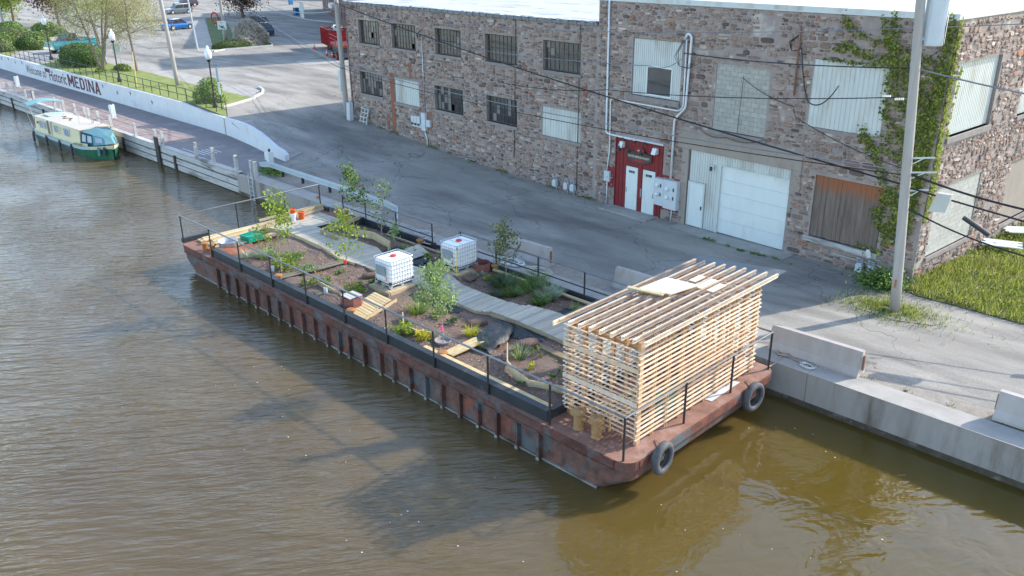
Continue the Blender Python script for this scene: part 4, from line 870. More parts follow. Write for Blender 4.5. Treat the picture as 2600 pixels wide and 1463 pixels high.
# planting bed
def soilz(x, y):
    e = min(1, (y-15.9)/.5, (22.98-y)/.5, (x+34.4)/.6, (-14.5-x)/.6)
    return 1.21+.1*max(0, e)+.11*noise.noise(Vector((x*.6, y*.7, 0)))*max(0, e)+.05*noise.noise(Vector((x*2.3, y*2.3, 5)))
b = MB(); nx, ny = 130, 46
for j in range(ny+1):
    for i in range(nx+1):
        x = -34.4+19.95*i/nx; y = 15.75+7.22*j/ny; b.v.append((x, y, max(soilz(x, y), 1.203)))
for j in range(ny):
    for i in range(nx): a = j*(nx+1)+i; b.f.append([a, a+1, a+nx+2, a+nx+1]); b.m.append(0); b.c.append((1, 1, 1))
o = b.build('soil', MULCH, BG, smooth=True, kind='stuff')
b = MB()
CH_ = [(.45, .32, .22), (.20, .11, .07), (.30, .18, .12), (.12, .07, .05), (.38, .26, .19), (.16, .1, .08)]
for _ in range(16000):
    x = rnd(-34.2, -14.6); y = rnd(15.95, 22.9); d = noise.noise(Vector((x*.5, y*.5, 9)))
    if d < -.15: continue
    p = Vector((x, y, soilz(x, y)+.012)); a = Vector((rnd(-1, 1), rnd(-1, 1), rnd(-.3, .3))).normalized()*rnd(.015, .045); c = a.cross(Vector((rnd(-.3, .3), rnd(-.3, .3), 1))).normalized()*rnd(.006, .016)
    b.add([p-a-c, p+a-c, p+a+c, p-a+c], [(0, 1, 2, 3)], 0, jit(random.choice(CH_), .3))
b.build('mulch_chips', mat('mulch_chip', (.8, .8, .8), (1.1, 1.1, 1.1), rough=1, attr=True), BG, kind='stuff')

# boardwalk
BW = thing('boardwalk', 'weathered plank boardwalk zigzagging along the middle of the barge', 'boardwalk', (-25, 20, 1.3))
LL = [(-36.4, 19.0), (-34.5, 19.5), (-31.5, 19.42), (-29.6, 19.1), (-28.7, 19.22), (-27.2, 19.24), (-24.7, 19.46), (-21.7, 19.3), (-21.3, 19.3), (-20.9, 19.55), (-19.4, 19.61), (-16.7, 19.54), (-14.5, 19.55)]
RR = [(-36.4, 22.3), (-34.35, 22.28), (-34.3, 20.82), (-32.85, 20.74), (-31.2, 20.95), (-29.8, 21.06), (-28.8, 20.68), (-26.3, 20.66), (-25.6, 20.78), (-24.85, 21.08), (-24.5, 20.99), (-23.6, 20.69), (-20.3, 20.68), (-20.2, 20.9), (-18.9, 21.16), (-18.0, 21.0), (-14.5, 20.95)]
DC = [(.42, .38, .30), (.38, .355, .30), (.46, .42, .33), (.35, .335, .29), (.44, .41, .34)]
def bwz(x): return 1.46+.02*math.sin(x*.9)+(.05 if x > -20.9 else 0)
x = -36.4
while x < -14.6:
    w_ = .138; sk_ = .10*math.sin(x*.35)+.05
    y0, y1 = interp(x, LL)+rnd(-.012, .012), interp(x, RR)+rnd(-.012, .012); z = bwz(x)+rnd(-.003, .003)
    b = MB(); b.prism([(x, y0, z), (x+w_-.009, y0, z), (x+w_-.009+sk_, y1, z), (x+sk_, y1, z)], (0, 0, -.035), 0, jit(random.choice(DC), .1)); b.build('plank', DECKW, BW); x += w_
for (pts, off) in ((LL, .06), (RR[3:], -.06)):
    for p, q in zip(pts, pts[1:]):
        if abs(q[0]-p[0]) < .3: continue
        MB().beam((p[0], p[1]+off, bwz(p[0])-.115), (q[0], q[1]+off, bwz(q[0])-.115), .045, .15, 0, jit((1, .95, .9), .08)).build('edge_joist', PINEW, BW)
for p, q in ((0, 1), (1, 2), (2, 3), (3, 4)):
    p, q = LL[p], LL[q]; MB().beam((p[0], p[1]-.03, bwz(p[0])-.12), (q[0], q[1]-.03, bwz(q[0])-.12), .04, .26, 0, (1, .96, .85)).build('fascia_board', PINEW, BW)
# side spur toward the second tank
for k in range(9):
    x = -28.6+k*.14; MB().box(x, x+.13, 20.75+k*.0, 22.6-.05*k, 1.4, 1.435, 0, jit(random.choice(DC), .1)).build('plank', DECKW, BW)

# IBC totes
def ibc(cx, cy, z, label, side=0):
    t = thing('water_tote', label, 'water tank', (cx, cy, z), 'caged plastic water tanks')
    hx, hy = .5, .6
    b = MB(); n = 20
    for zz, s in ((.19, .93), (.22, .97), (1.02, .97), (1.1, .9), (1.12, .8)):
        for x, y in outline(cx-hx*s, cx+hx*s, cy-hy*s, cy+hy*s, .1*s, 4): b.v.append((x, y, z+zz))
    for k in range(4):
        for i in range(n): b.f.append([k*n+i, k*n+(i+1) % n, (k+1)*n+(i+1) % n, (k+1)*n+i]); b.m.append(0); b.c.append((1, 1, 1))
    b.f.append(list(range(4*n, 5*n))); b.m.append(0); b.c.append((1, 1, 1)); tk = b.build('tank', IBCW, t)
    b = MB(); b.lathe((cx, cy, z+1.12), [(.115, 0), (.125, .01), (.125, .05), (.06, .06), (.05, .075), (.01, .075)], 20); b.build('lid', mat('red_plastic', (.55, .03, .01), (.62, .045, .015), rough=.4), tk)
    cg = MB(); loop = outline(cx-hx-.01, cx+hx+.01, cy-hy-.01, cy+hy+.01, .1, 3); loop = loop+[loop[0]]
    for zz in (.16, .3, .47, .64, .81, .98, 1.14): cg.tube([(x, y, z+zz) for x, y in loop], .012 if zz < 1.1 else .017, 5, cap=False)
    for i in range(8):
        x = cx-hx+.08+(2*hx-.16)*i/7
        for y in (cy-hy-.02, cy+hy+.02): cg.tube([(x, y, z+.14), (x, y, z+1.14)], .009, 4)
    for i in range(9):
        y = cy-hy+.08+(2*hy-.16)*i/8
        for x in (cx-hx-.02, cx+hx+.02): cg.tube([(x, y, z+.14), (x, y, z+1.14)], .009, 4)
    for y in (cy-.22, cy+.22): cg.tube([(cx-hx, y, z+1.15), (cx+hx, y, z+1.15)], .011, 4)
    cg.build('cage', GALV, t)
    b = MB(); b.box(cx-.33+side, cx+.27+side, cy-hy-.035, cy-hy-.03, z+.5, z+.88); b.build('label_plate', mat('label_grey', (.2, .23, .25), (.26, .29, .31)), t)
    b = MB(); b.box(cx-.5, cx+.5, cy-.6, cy+.6, z+.11, z+.14)
    for x in (-.44, 0, .44):
        for y in (-.54, 0, .54): b.box(cx+x-.06, cx+x+.06, cy+y-.06, cy+y+.06, z, z+.11)
    for x in (-.44, .44): b.box(cx+x-.05, cx+x+.05, cy-.6, cy+.6, z-.0, z+.02)
    b.build('pallet', GALV, t)
    for x, y in ((-.49, -.59), (.49, -.59), (.49, .59), (-.49, .59)):
        MB().box(cx+x-.1*(1 if x > 0 else 0), cx+x+.1*(0 if x > 0 else 1), cy+y-.1*(1 if y > 0 else 0), cy+y+.1*(0 if y > 0 else 1), z+.14, z+.26).build('corner_guard', BLACK, t)
    b = MB(); b.lathe((cx-.1, cy-.62, z+.2), [(.05, 0), (.06, .05), (.03, .1)], 10, axis=(0, -1, 0)); b.build('valve', BLACK, t)
    MB().box(cx+.28, cx+.33, cy-.635, cy-.625, z+.33, z+.46).build('warning_tag', mat('red_plastic', (.5, .02, .01)), t)
    return t
ibc(-25.62, 18.95, 1.46, 'white caged water tank in sunlight on a low timber platform beside the boardwalk')
ibc(-25.12, 21.95, 1.46, 'white caged water tank in shade with a yellow shovel leaning on it')
def platform(x0, x1, y0, y1, z, label):
    t = thing('tank_platform', label, 'platform', ((x0+x1)/2, (y0+y1)/2, 1.2))
    y = y0
    while y < y1-.1: MB().box(x0, x1, y, y+.13, z-.04, z, 0, jit((1, .97, .88), .1)).build('plank', PINEW, t); y += .145
    for (a, c, d, e) in ((x0-.04, x0, y0-.04, y1), (x1, x1+.04, y0, y1), (x0-.04, x1+.04, y0-.08, y0-.04)): MB().box(a, c, d, e, z-.2, z-.01, 0, (.95, .88, .78)).build('fascia', PINEW, t)
    for i in range(4):
        for x in (x0+.1, x1-.1): MB().box(x-.045, x+.045, y0+.1+i*(y1-y0-.3)/3, y0+.19+i*(y1-y0-.3)/3, 1.15, z-.05, 0, (1, .95, .85)).build('leg', PINEW, t)
platform(-26.2, -24.95, 18.2, 19.75, 1.45, 'timber platform carrying the sunlit water tank')
platform(-25.7, -24.45, 21.2, 22.65, 1.45, 'timber platform carrying the shaded water tank')
# sloping ramp of boards between rusty box and bollard
t = thing('plank_ramp', 'short yellow plank ramp rising from the bollard to the sunlit tank platform', 'ramp', (-24.4, 16.9, 1.2))
for k in range(11):
    f = k/11; x = -24.35-.55*f; y = 16.15+1.7*f; z = 1.36+.09*f
    MB().beam((x-.55, y+.04, z), (x+.55, y-.04+rnd(-.03, .03), z+rnd(-.01, .02)), .14, .035, 0, jit((.98, .92, .75), .14)).build('plank', PINEW, t)
MB().beam((-23.8, 16.05, 1.27), (-24.3, 18.0, 1.36), .045, .14, 0, (1, .95, .8)).build('side_beam', PINEW, t)
# rusty boxes
def rbox(x, y, s, h, label, lid=True):
    t = thing('rusty_box', label, 'steel box', (x, y, 1.25), 'rusty steel hatch boxes')
    pts = [(x+s*math.cos(R(a)), y+s*math.sin(R(a))) for a in (20, 65, 110, 155, 200, 245, 290, 335)]
    b = MB()
    for i in range(8):
        p, q = pts[i], pts[(i+1) % 8]; b.add([(p[0], p[1], 1.15), (q[0], q[1], 1.15), (q[0], q[1], 1.25+h), (p[0], p[1], 1.25+h)], [(0, 1, 2, 3)])
        b.add([(p[0]*.94+x*.06, p[1]*.94+y*.06, 1.15), (q[0]*.94+x*.06, q[1]*.94+y*.06, 1.15), (q[0]*.94+x*.06, q[1]*.94+y*.06, 1.25+h), (p[0]*.94+x*.06, p[1]*.94+y*.06, 1.25+h)], [(3, 2, 1, 0)])
        b.add([(p[0], p[1], 1.25+h), (q[0], q[1], 1.25+h), (q[0]*.94+x*.06, q[1]*.94+y*.06, 1.25+h), (p[0]*.94+x*.06, p[1]*.94+y*.06, 1.25+h)], [(0, 1, 2, 3)])
    b.build('casing', mat('dark_red_rust', (.17, .06, .05), (.25, .10, .08), sc=4, rough=.7), t)
    if lid:
        for k in range(4): MB().box(x-.3, x+.3, y-.28+k*.145, y-.15+k*.145, 1.26+h, 1.29+h, 0, jit((.46, .46, .43), .08)).build('lid_board', DECKW, t)
rbox(-25.15, 16.55, .42, .5, 'rusty octagonal steel box with a grey board lid near the canal side bollard')
rbox(-24.35, 22.5, .38, .45, 'open rusty steel box behind the shaded water tank', False)

# lumber stacks at far end
def board(p, q, w, h, col, name='board', g='loose boards stacked at the far end of the barge', lab='loose pale lumber board in the stack at the far end of the barge', m=PINEW, cat='board'):
    o = MB().beam(p, q, w, h, 0, jit(col, .08)).build(name, m); return tag(o, lab, cat, g)
for k in range(7):
    board((-36.9+k*.17, 16.2, 1.26), (-36.85+k*.17+rnd(-.1, .1), 21.2+rnd(-.7, .6), 1.26), .14, .07, (1.0, .95, .82))
for k in range(5): board((-36.8+k*.19, 16.3+rnd(0, .5), 1.33), (-36.75+k*.18, 20.6+rnd(-.8, 1.2), 1.34), .14, .07, (1.02, .97, .84))
board((-36.3, 16.2, 1.4), (-36.5, 22.0, 1.42), .24, .05, (1.05, 1, .85)); board((-35.6, 18.2, 1.5), (-36.2, 22.6, 1.53), .09, .09, (.8, .78, .72)); board((-35.75, 18.2, 1.5), (-36.4, 22.7, 1.62), .09, .2, (.75, .72, .66)); board((-36.55, 19.2, 1.6), (-36.6, 22.7, 1.62), .1, .1, (.75, .74, .7))
for k in range(5): board((-35.4+k*.16, 16.0, 1.26), (-35.3+k*.12, 18.9+rnd(-.3, .3), 1.3), .14, .045, (.98, .93, .8))
board((-34.6, 15.95, 1.4), (-34.7, 19.0, 1.42), .12, .05, (1.05, 1, .88))
# grey timbers on walkway
board((-32.9, 20.9, 1.6), (-33.4, 22.9, 1.62), .14, .14, (.68, .62, .56), 'timber', None, 'grey squared timber lying across the wide part of the boardwalk', cat='timber')
board((-33.0, 20.4, 1.58), (-31.7, 20.35, 1.52), .13, .13, (.5, .47, .44), 'timber', None, 'short dark timber meeting the squared timber on the boardwalk', cat='timber')
board((-33.2, 20.5, 1.56), (-33.9, 22.0, 1.58), .1, .03, (.95, .98, .95), 'timber', None, 'thin pale strip beside the squared timber on the boardwalk', cat='timber')
# curved side board bed
MB_ = MB(); pts = [(-32.0, 21.5, 1.5), (-30.9, 21.8, 1.5), (-29.3, 21.55, 1.5), (-29.0, 21.2, 1.5)]
for p, q in zip(pts, pts[1:]): MB_.beam(p, q, .04, .36, 0, (.9, .88, .8))
tag(MB_.build('bed_edging', PINEW), 'bent pale board edging the bed behind the wide boardwalk part', 'edging')
def edging(pts, h, label, col=(1, .95, .8)):
    b = MB()
    for p, q in zip(pts, pts[1:]): b.beam(p, q, .035, h, 0, col)
    tag(b.build('bed_edging', PINEW), label, 'edging')
edging([(-18.15, 17.85, 1.55), (-17.3, 17.0, 1.5), (-16.7, 16.75, 1.47), (-16, 16.65, 1.42), (-15.3, 16.95, 1.42), (-14.7, 17.2, 1.4)], .3, 'angled board edging the bare bed next to the slatted hut', (1.0, .97, .87))
edging([(-22.9, 17.2, 1.45), (-22.1, 16.6, 1.42), (-21.4, 16.6, 1.42), (-20.6, 17.0, 1.42)], .22, 'zigzag board edging behind the yellow green shrub', (1, .95, .78))
edging([(-28.0, 16.9, 1.38), (-26.2, 16.8, 1.36)], .22, 'straight board edging near the rusty octagonal box')
b = MB(); b.beam((-20.2, 15.98, 1.52), (-14.5, 15.98, 1.52), .16, .05, 0, (1.02, .95, .75)); tag(b.build('edge_board', PINEW), 'long yellow board laid along the black coaming', 'board')
b = MB(); b.beam((-23.9, 22.75, 1.42), (-18.6, 22.75, 1.42), .14, .06, 0, (.9, .85, .75)); tag(b.build('edge_board', PINEW), 'long board along the quay side coaming behind the grasses', 'board')
b = MB(); b.beam((-31, 22.6, 1.36), (-27.0, 22.7, 1.34), .14, .06, 0, (.55, .52, .5)); tag(b.build('edge_board', PINEW), 'dark board along the quay side bed near the two saplings', 'board')
for k in range(3): board((-19.5+k*.17, 16.25, 1.42+.012*k), (-19.45+k*.17, 17.7, 1.5), .15, .04, (1.02, .95, .76), 'board', 'yellow boards under the black sheet', ['leftmost', 'middle', 'rightmost'][k]+' of three yellow boards running under the black plastic sheet')
for k in range(2): board((-29.8+k*.2, 16.2, 1.36), (-29.3+k*.22, 19.2, 1.42), .17, .03, (.36, .38, .4), 'board', 'dark planks crossing the far bed', ['left', 'right'][k]+' one of two dark grey planks crossing the far mulch bed')
board((-17.9, 18.9, 1.35), (-14.7, 18.75, 1.38), .26, .1, (.42, .38, .33), 'timber', None, 'dark old timber lying beside the boardwalk near the hut', cat='timber')
board((-17.3, 22.3, 1.42), (-16.4, 21.9, 1.42), .06, .2, (.85, .8, .7), 'board', None, 'upright board corner in the bed by the quay side rail')
# black sheet with folds
b = MB(); nx, ny = 26, 12
for j in range(ny+1):
    for i in range(nx+1):
        u = i/nx; v = j/ny; x = -19.55+1.05*v+.45*u*0; y = 17.35+1.9*u; z = 1.47+.14*math.sin(u*3)+.07*noise.noise(Vector((u*6, v*4, 1)))+.03*noise.noise(Vector((u*15, v*12, 2)))-(.12 if j in (0, ny) else 0)
        b.v.append((x+.18*noise.noise(Vector((u*3, v*2, 7)))-.7*u*u, y, z))
for j in range(ny):
    for i in range(nx): a = j*(nx+1)+i; b.f.append([a, a+1, a+nx+2, a+nx+1]); b.m.append(0); b.c.append((1, 1, 1))
tag(b.build('plastic_sheet', TARP, smooth=True), 'black plastic sheet draped over yellow boards beside the boardwalk', 'sheet')
for (cx, cy, sx, sy, l) in ((-19.0, 19.15, 1.1, .35, 'crumpled black sheet tucked under the boardwalk edge'), (-23.1, 18.9, 1.3, .25, 'black liner beside the boardwalk behind the leafy sapling'), (-27.9, 21.4, 1.3, .5, 'black liner in the bed between the tanks and the saplings'), (-18.3, 21.6, .9, .35, 'crumpled black sheet at the edge of the grassy bed')):
    b = MB(); nx = ny = 14
    for j in range(ny+1):
        for i in range(nx+1):
            u = i/nx*2-1; v = j/ny*2-1; b.v.append((cx+sx*u*(1+.2*noise.noise(Vector((v*3, cx, 1)))), cy+sy*v*(1+.3*noise.noise(Vector((u*3, cy, 1)))), 1.36+.12*noise.noise(Vector((u*3+cx, v*2, 1)))+.05*noise.noise(Vector((u*8, v*7+cx, 2)))))
    for j in range(ny):
        for i in range(nx): a = j*(nx+1)+i; b.f.append([a, a+1, a+nx+2, a+nx+1]); b.m.append(0); b.c.append((1, 1, 1))
    tag(b.build('plastic_sheet', TARP, smooth=True), l, 'sheet')
# stones in the beds
STB = mat('brown_boulder', (.085, .055, .042), (.15, .10, .08), sc=4, rough=.85, bump=.01)
def boulder(x, y, sx, sy, sz, label, g=None, rot=0):
    import bmesh
    bm = bmesh.new(); bmesh.ops.create_cube(bm, size=2); bmesh.ops.subdivide_edges(bm, edges=bm.edges[:], cuts=3, use_grid_fill=True)
    for v in bm.verts:
        c = v.co.copy(); l = c.normalized()*1.25; c = c.lerp(l, .55); c *= 1+.1*noise.noise(c*1.3+Vector((x, y, 0))); v.co = Vector((c.x*sx, c.y*sy, c.z*sz))
    bmesh.ops.rotate(bm, verts=bm.verts[:], cent=(0, 0, 0), matrix=Matrix.Rotation(R(rot), 3, 'Z')); bmesh.ops.translate(bm, verts=bm.verts[:], vec=(x, y, soilz(x, y)+sz*.7))
    me = bpy.data.meshes.new('boulder'); bm.to_mesh(me); bm.free(); me.shade_smooth(); me.materials.append(STB); o = bpy.data.objects.new('boulder', me); COL.objects.link(o); return tag(o, label, 'stone', g)
boulder(-20.6, 18.75, .36, .17, .12, 'flat brown stone on the mulch left of the black sheet', rot=70); boulder(-17.9, 18.55, .36, .2, .15, 'smooth brown stone between the black sheet and dark timber', rot=65)
boulder(-23.6, 18.9, .3, .2, .1, 'brown stone beside the sunlit tank platform'); boulder(-27.1, 18.9, .35, .18, .1, 'brown stone under the boardwalk edge behind the tall sapling', rot=60); boulder(-23.9, 20.9+.5, .25, .2, .08, 'brown stone in front of the shovel blade')
# pipes standing in soil
for i, (x, y) in enumerate(((-15.9, 16.05), (-26.9, 16.55), (-22.35, 16.05), (-30.6, 16.4))):
    z = soilz(x, y); b = MB(); b.lathe((x, y, z-.05), [(.075, 0), (.075, .28), (.065, .28), (.065, .1)], 14)
    tag(b.build('standing_pipe', PVC if i != 1 else GREYBOX), ['white pipe stub in the bare bed beside the hut', 'grey pipe stub near the rusty octagonal box', 'clear pipe stub beside the yellow green shrub', 'white bucket shaped stub beneath the first sapling'][i], 'pipe')
# crate, tub, buckets
t = thing('green_crate', 'bright green plastic crate on the pale lumber boards', 'crate', (-34.85, 17.85, 1.35)); GRN = (.0, .30, .19)
TM = Matrix.Translation((-34.85, 17.85, 1.36)) @ Matrix.Rotation(R(8), 4, 'Z')
b = MB(TM); b.box(-.3, .3, -.42, .42, 0, .02, 0, GRN)
for sx_ in (-1, 1):
    for k in range(3): b.box(sx_*.3-.012, sx_*.3+.012, -.42, .42, .03+k*.09, .09+k*.09, 0, GRN)
    for k in range(3): b.box(-.3, .3, sx_*.42-.012, sx_*.42+.012, .03+k*.09, .09+k*.09, 0, GRN)
    for k in range(7): b.box(sx_*.3-.014, sx_*.3+.014, -.42+k*.13, -.39+k*.13, 0, .28, 0, GRN)
b.build('crate_wall', PLAST, t); b = MB(TM); b.box(-.32, .32, -.44, -.4, .27, .3, 0, GRN); b.box(-.32, .32, .4, .44, .27, .3, 0, GRN); b.box(-.32, -.28, -.4, .4, .27, .3, 0, GRN); b.box(.28, .32, -.4, .4, .27, .3, 0, GRN); b.build('rim', PLAST, t)
b = MB(TM); b.box(-.27, .27, -.38, .38, .15, .22, 0, (.01, .22, .15)); b.build('contents', PLAST, t)
b = MB(); b.lathe((-34.75, 16.6, 1.36), [(.36, 0), (.4, .02), (.43, .28), (.45, .3), (.43, .31), (.41, .28), (.38, .04), (.02, .035)], 28); tag(b.build('wash_tub', GALV, smooth=True), 'round galvanised tub beside the lumber stack', 'tub')
ORG = (.62, .09, .01)
def bucket(x, y, z, label, white=False):
    t = thing('bucket', label, 'bucket', (x, y, z)); b = MB(); c = (.72, .73, .72) if white else ORG
    b.lathe((x, y, z), [(.125, 0), (.15, .36), (.14, .37), (.12, .03), (.01, .03)], 20, 0, c); b.build('bucket_body', PLAST, t, smooth=False)
    b = MB(); b.lathe((x, y, z+.3), [(.150, 0), (.163, .0), (.163, .03), (.15, .04)], 20, 0, c); b.build('rim', PLAST, t)
    if white: text('ACE', .13, mat('sign_red', (.3, .02, .02)), (x-.02, y-.152, z+.12), (.85, -.52, 0), ZU, t, extr=.002, bold=.004)
bucket(-35.8, 20.62, 1.45, 'white bucket with red letters standing on the boards', True); bucket(-35.8, 20.62, 1.66, 'orange bucket nested on top of the white bucket'); bucket(-35.7, 21.02, 1.45, 'single orange bucket right of the bucket stack')
# rust sheet scrap
b = MB(); pts = [(-34.4, 15.95), (-34.0, 16.6), (-33.75, 17.25)]
for (p, q) in zip(pts, pts[1:]): b.add([(p[0], p[1], 1.5), (q[0], q[1], 1.62 if q[1] > 17 else 1.5), (q[0]+.32, q[1]-.05, 1.3), (p[0]+.35, p[1]-.05, 1.26)], [(0, 1, 2, 3)]); b.add([(p[0], p[1], 1.5), (q[0], q[1], 1.62 if q[1] > 17 else 1.5), (q[0]-.25, q[1]+.05, 1.3), (p[0]-.25, p[1]+.05, 1.26)], [(3, 2, 1, 0)])
tag(b.build('rusty_sheet', mat('bright_rust', (.3, .1, .05), (.42, .17, .1), sc=5, rough=.8)), 'bent orange rust steel sheet below the galvanised tub', 'scrap')
# shovel
t = thing('shovel', 'yellow handled shovel leaning on the shaded water tank', 'shovel', (-24.5, 21.2, 1.3))
MB().tube([(-24.35, 21.1, 1.45), (-24.5, 21.3, 2.5)], .018, 6, 0, (.65, .5, .02)).build('handle', PLAST, t); MB().tube([(-24.5, 21.3, 2.45), (-24.52, 21.32, 2.6)], .02, 6).build('grip', BLACK, t)
b = MB(); b.add([(-24.46, 21.08, 1.5), (-24.26, 21.02, 1.5), (-24.22, 20.98, 1.3), (-24.33, 20.95, 1.16), (-24.46, 21.03, 1.3)], [(0, 1, 2, 3, 4)]); b.build('blade', mat('shovel_steel', (.1, .14, .19), (.15, .2, .26), rough=.4, metal=.5), t)
# tyres
def tyre(x, y, z, label, tilt=0):
    t = thing('tyre_fender', label, 'tyre', (x, y, z), 'old tyre fenders on the barge end')
    b = MB(); prof = [(.30, -.09), (.36, -.115), (.43, -.11), (.475, -.07), (.48, 0), (.475, .07), (.43, .11), (.36, .115), (.30, .09), (.29, .05), (.34, 0), (.29, -.05)]
    n = 32; k = len(prof); ax = Vector((1, 0, 0)); ax.rotate(Matrix.Rotation(R(tilt), 3, 'Z'))
    a = ax.orthogonal().normalized(); c = ax.cross(a)
    for (r, w) in prof:
        for j in range(n): th = 2*math.pi*j/n; b.v.append(tuple(Vector((x, y, z))+ax*w+(a*math.cos(th)+c*math.sin(th))*r*(1.0)))
    for i in range(k):
        for j in range(n): b.f.append([i*n+j, i*n+(j+1) % n, ((i+1) % k)*n+(j+1) % n, ((i+1) % k)*n+j]); b.m.append(0); b.c.append((1, 1, 1))
    b.build('tyre', RUBBER, t, smooth=True)
    MB().tube([(X1+.02, y-.12, DZ+.03), (X1+.2, y-.04, z+.36), (X1+.25, y+.0, z+.30), (X1+.2, y+.06, z+.36), (X1-.3, y+.3, DZ+.03)], .018, 5).build('hanging_rope', mat('dirty_rope', (.3, .24, .18), (.4, .33, .26), rough=.9), t)
tyre(-11.08, 16.75, .98, 'old tyre fender hanging near the pointed corner of the barge end', 5); tyre(-11.08, 21.5, .95, 'old tyre fender hanging on the barge end nearest the quay', -4)

# ================================================================== SLATTED HUT
H = thing('slatted_hut', 'unfinished pine slat hut with corrugated clear roof on the near end of the barge', 'hut', (-13, 19.5, 1.2))
HX0, HX1, HY0, HY1 = -14.25, -11.78, 16.5, 22.5
PN = [(1.08, 1.04, 1.0), (1.02, .98, .95), (.95, .9, .82), (1.12, 1.1, 1.05), (.9, .82, .72)]
PINEL = mat('pale_pine_slat', (.60, .455, .325), (.80, .67, .53), sc=5, rough=.7, attr=True)
def htop(x): return 4.08+.22*(x-HX0)/(HX1-HX0)
ys = [HY0+.05+i*(HY1-HY0-.1)/9 for i in range(10)]
for y in ys:
    for x in (HX0, HX1-.05):
        for d in (0, .085):
            MB().box(x-.045+(.0 if x < -13 else 0), x+.045, y-.02+d-.04, y+.02+d-.04, DZ, htop(x)-.02, 0, jit((.85, .78, .66), .1)).build('stud', PINE, H)
for x in [HX0+.5+i*.5 for i in range(4)]:
    for y in (HY0+.02, HY1-.02): MB().box(x-.02, x+.02, y-.045, y+.045, DZ, htop(x)-.02, 0, jit((.85, .78, .66), .1)).build('stud', PINE, H)
MB().box(HX0-.05, HX0+.05, HY0, HY0+.12, DZ, htop(HX0)).build('corner_post', PINE, H); MB().box(HX1-.07, HX1+.03, HY0-.06, HY0+.1, DZ, htop(HX1)).build('corner_post', PINE, H)
z = 1.38; i = 0
while z < 4.05:
    e0, e1 = rnd(.06, .14), rnd(.06, .14)
    MB().beam((HX1+.023, HY0-e0, z+rnd(-.012, .012)), (HX1+.023, HY1+e1, z+rnd(-.012, .012)), .045, .033, 0, jit(random.choice(PN), .08)).build('slat', PINEL, H)
    if i % 1 == 0: MB().box(HX0-.09, HX0-.046, HY0-e1, HY1+e0, z-.014, z+.016, 0, jit(random.choice(PN), .07)).build('slat', PINEL, H)
    for y, s_ in ((HY0-.09, -1), (HY1+.03, 1)):
        big = i in (7, 14)
        MB().box(HX0-.16, HX1-.02+rnd(0, .05), y-.022+(.0), y+.022, z-.014-(.05 if big else 0)+.055, z+.018+(.05 if big else 0)+.055, 0, jit(random.choice(PN), .07)).build('slat', PINEL, H)
    z += .145; i += 1
# joists across under rafters
for y in ys: MB().box(HX0-.1, HX1+.02, y+.05, y+.09, 3.98, 4.1, 0, jit((.9, .8, .65), .1)).build('joist', PINE, H)
RXX = [HX0-.25+i*(HX1-HX0+.5)/8 for i in range(9)]
def rz(x): return htop(x)+.06
for i, x in enumerate(RXX):
    y0_, y1_ = 16.05, 23.05
    if i in (1, 2, 3, 4): 
        MB().box(x-.021, x+.021, y0_+(.0 if i == 0 else .22), 19.3+.15*i-.4, rz(x)-.045, rz(x)+.085, 0, jit((1.25, 1.25, 1.2), .04)).build('rafter', PINEL, H)
        MB().box(x-.021, x+.021, 19.75+.15*i-.4, y1_, rz(x)-.045, rz(x)+.085, 0, jit((1.25, 1.25, 1.2), .04)).build('rafter', PINEL, H)
    else: MB().box(x-.021, x+.021, y0_+(0 if i == 0 else .22), y1_, rz(x)-.045, rz(x)+.085, 0, jit((1.25, 1.25, 1.2) if i else (1.1, .98, .8), .04)).build('rafter', PINEL, H)
    # scalloped closure strip beside each rafter, teeth shaped after the corrugation's shadow
    b = MB(); y = y0_+.25; p = .076
    while y < y1_-.02:
        b.box(x+.021, x+.062, y, y+p*.5, rz(x)+.05, rz(x)+.084); y += p
    b.box(x+.022, x+.04, y0_+.25, y1_-.02, rz(x)+.02, rz(x)+.0495)
    b.build('closure_strip', PINEL, H, kind='stuff')
# clear corrugated sheets: corrugations run down the slope (along X)
b = MB(); y = 16.5; p = .076; zt = lambda x: rz(x)+.094
prof = []
while y < 23.38:
    for t in range(4): prof.append((y+p*t/4, .012*math.sin(math.pi/2*t)))
    y += p
xa, xb = RXX[0]-.1, RXX[-1]+.12
for (y0_, a), (y1_, c) in zip(prof, prof[1:]): b.add([(xa, y0_, zt(xa)+a), (xb, y0_, zt(xb)+a), (xb, y1_, zt(xb)+c), (xa, y1_, zt(xa)+c)], [(0, 1, 2, 3)])
b.build('roof_sheet', CLEAR, H, smooth=True)
b = MB(); zz = rz(-13.3)+.14
b.prism([(-14.0, 19.3, zz), (-13.0, 19.5, zz+.03), (-12.75, 20.6, zz+.06), (-13.9, 20.55, zz+.02)], (0, 0, .03)); o = b.build('plywood_sheet', PINEL); tag(o, 'sheet of plywood lying on the rafters of the slatted hut', 'plywood')
b = MB(); b.beam((-14.3, 19.15, zz+.02), (-13.15, 19.35, zz+.04), .16, .04, 0, (.85, .9, .8)); tag(b.build('plank', PINEW), 'grey green plank beside the plywood on the hut roof', 'board')
for k, (x, y, w_) in enumerate(((-13.25, 21.2, .5), (-12.75, 20.9, .75), (-12.3, 20.75, .6))):
    b = MB(); b.box(x-.1, x+.12, y-w_*.5, y+w_*.7, rz(x)+.1, rz(x)+.13, 0, jit((1.1, 1.08, 1), .03)); tag(b.build('plank', PINEL), ['pale offcut farthest left of three on the hut roof', 'longest pale offcut, middle of three on the hut roof', 'pale offcut farthest right of three on the hut roof'][k], 'board')
b = MB(); b.box(-12.45, -12.2, 18.2, 18.9, DZ, 1.9); tag(b.build('tool_box', mat('shade_green', (.02, .16, .12), (.03, .2, .15))), 'dark green box stored inside the slatted hut', 'box')
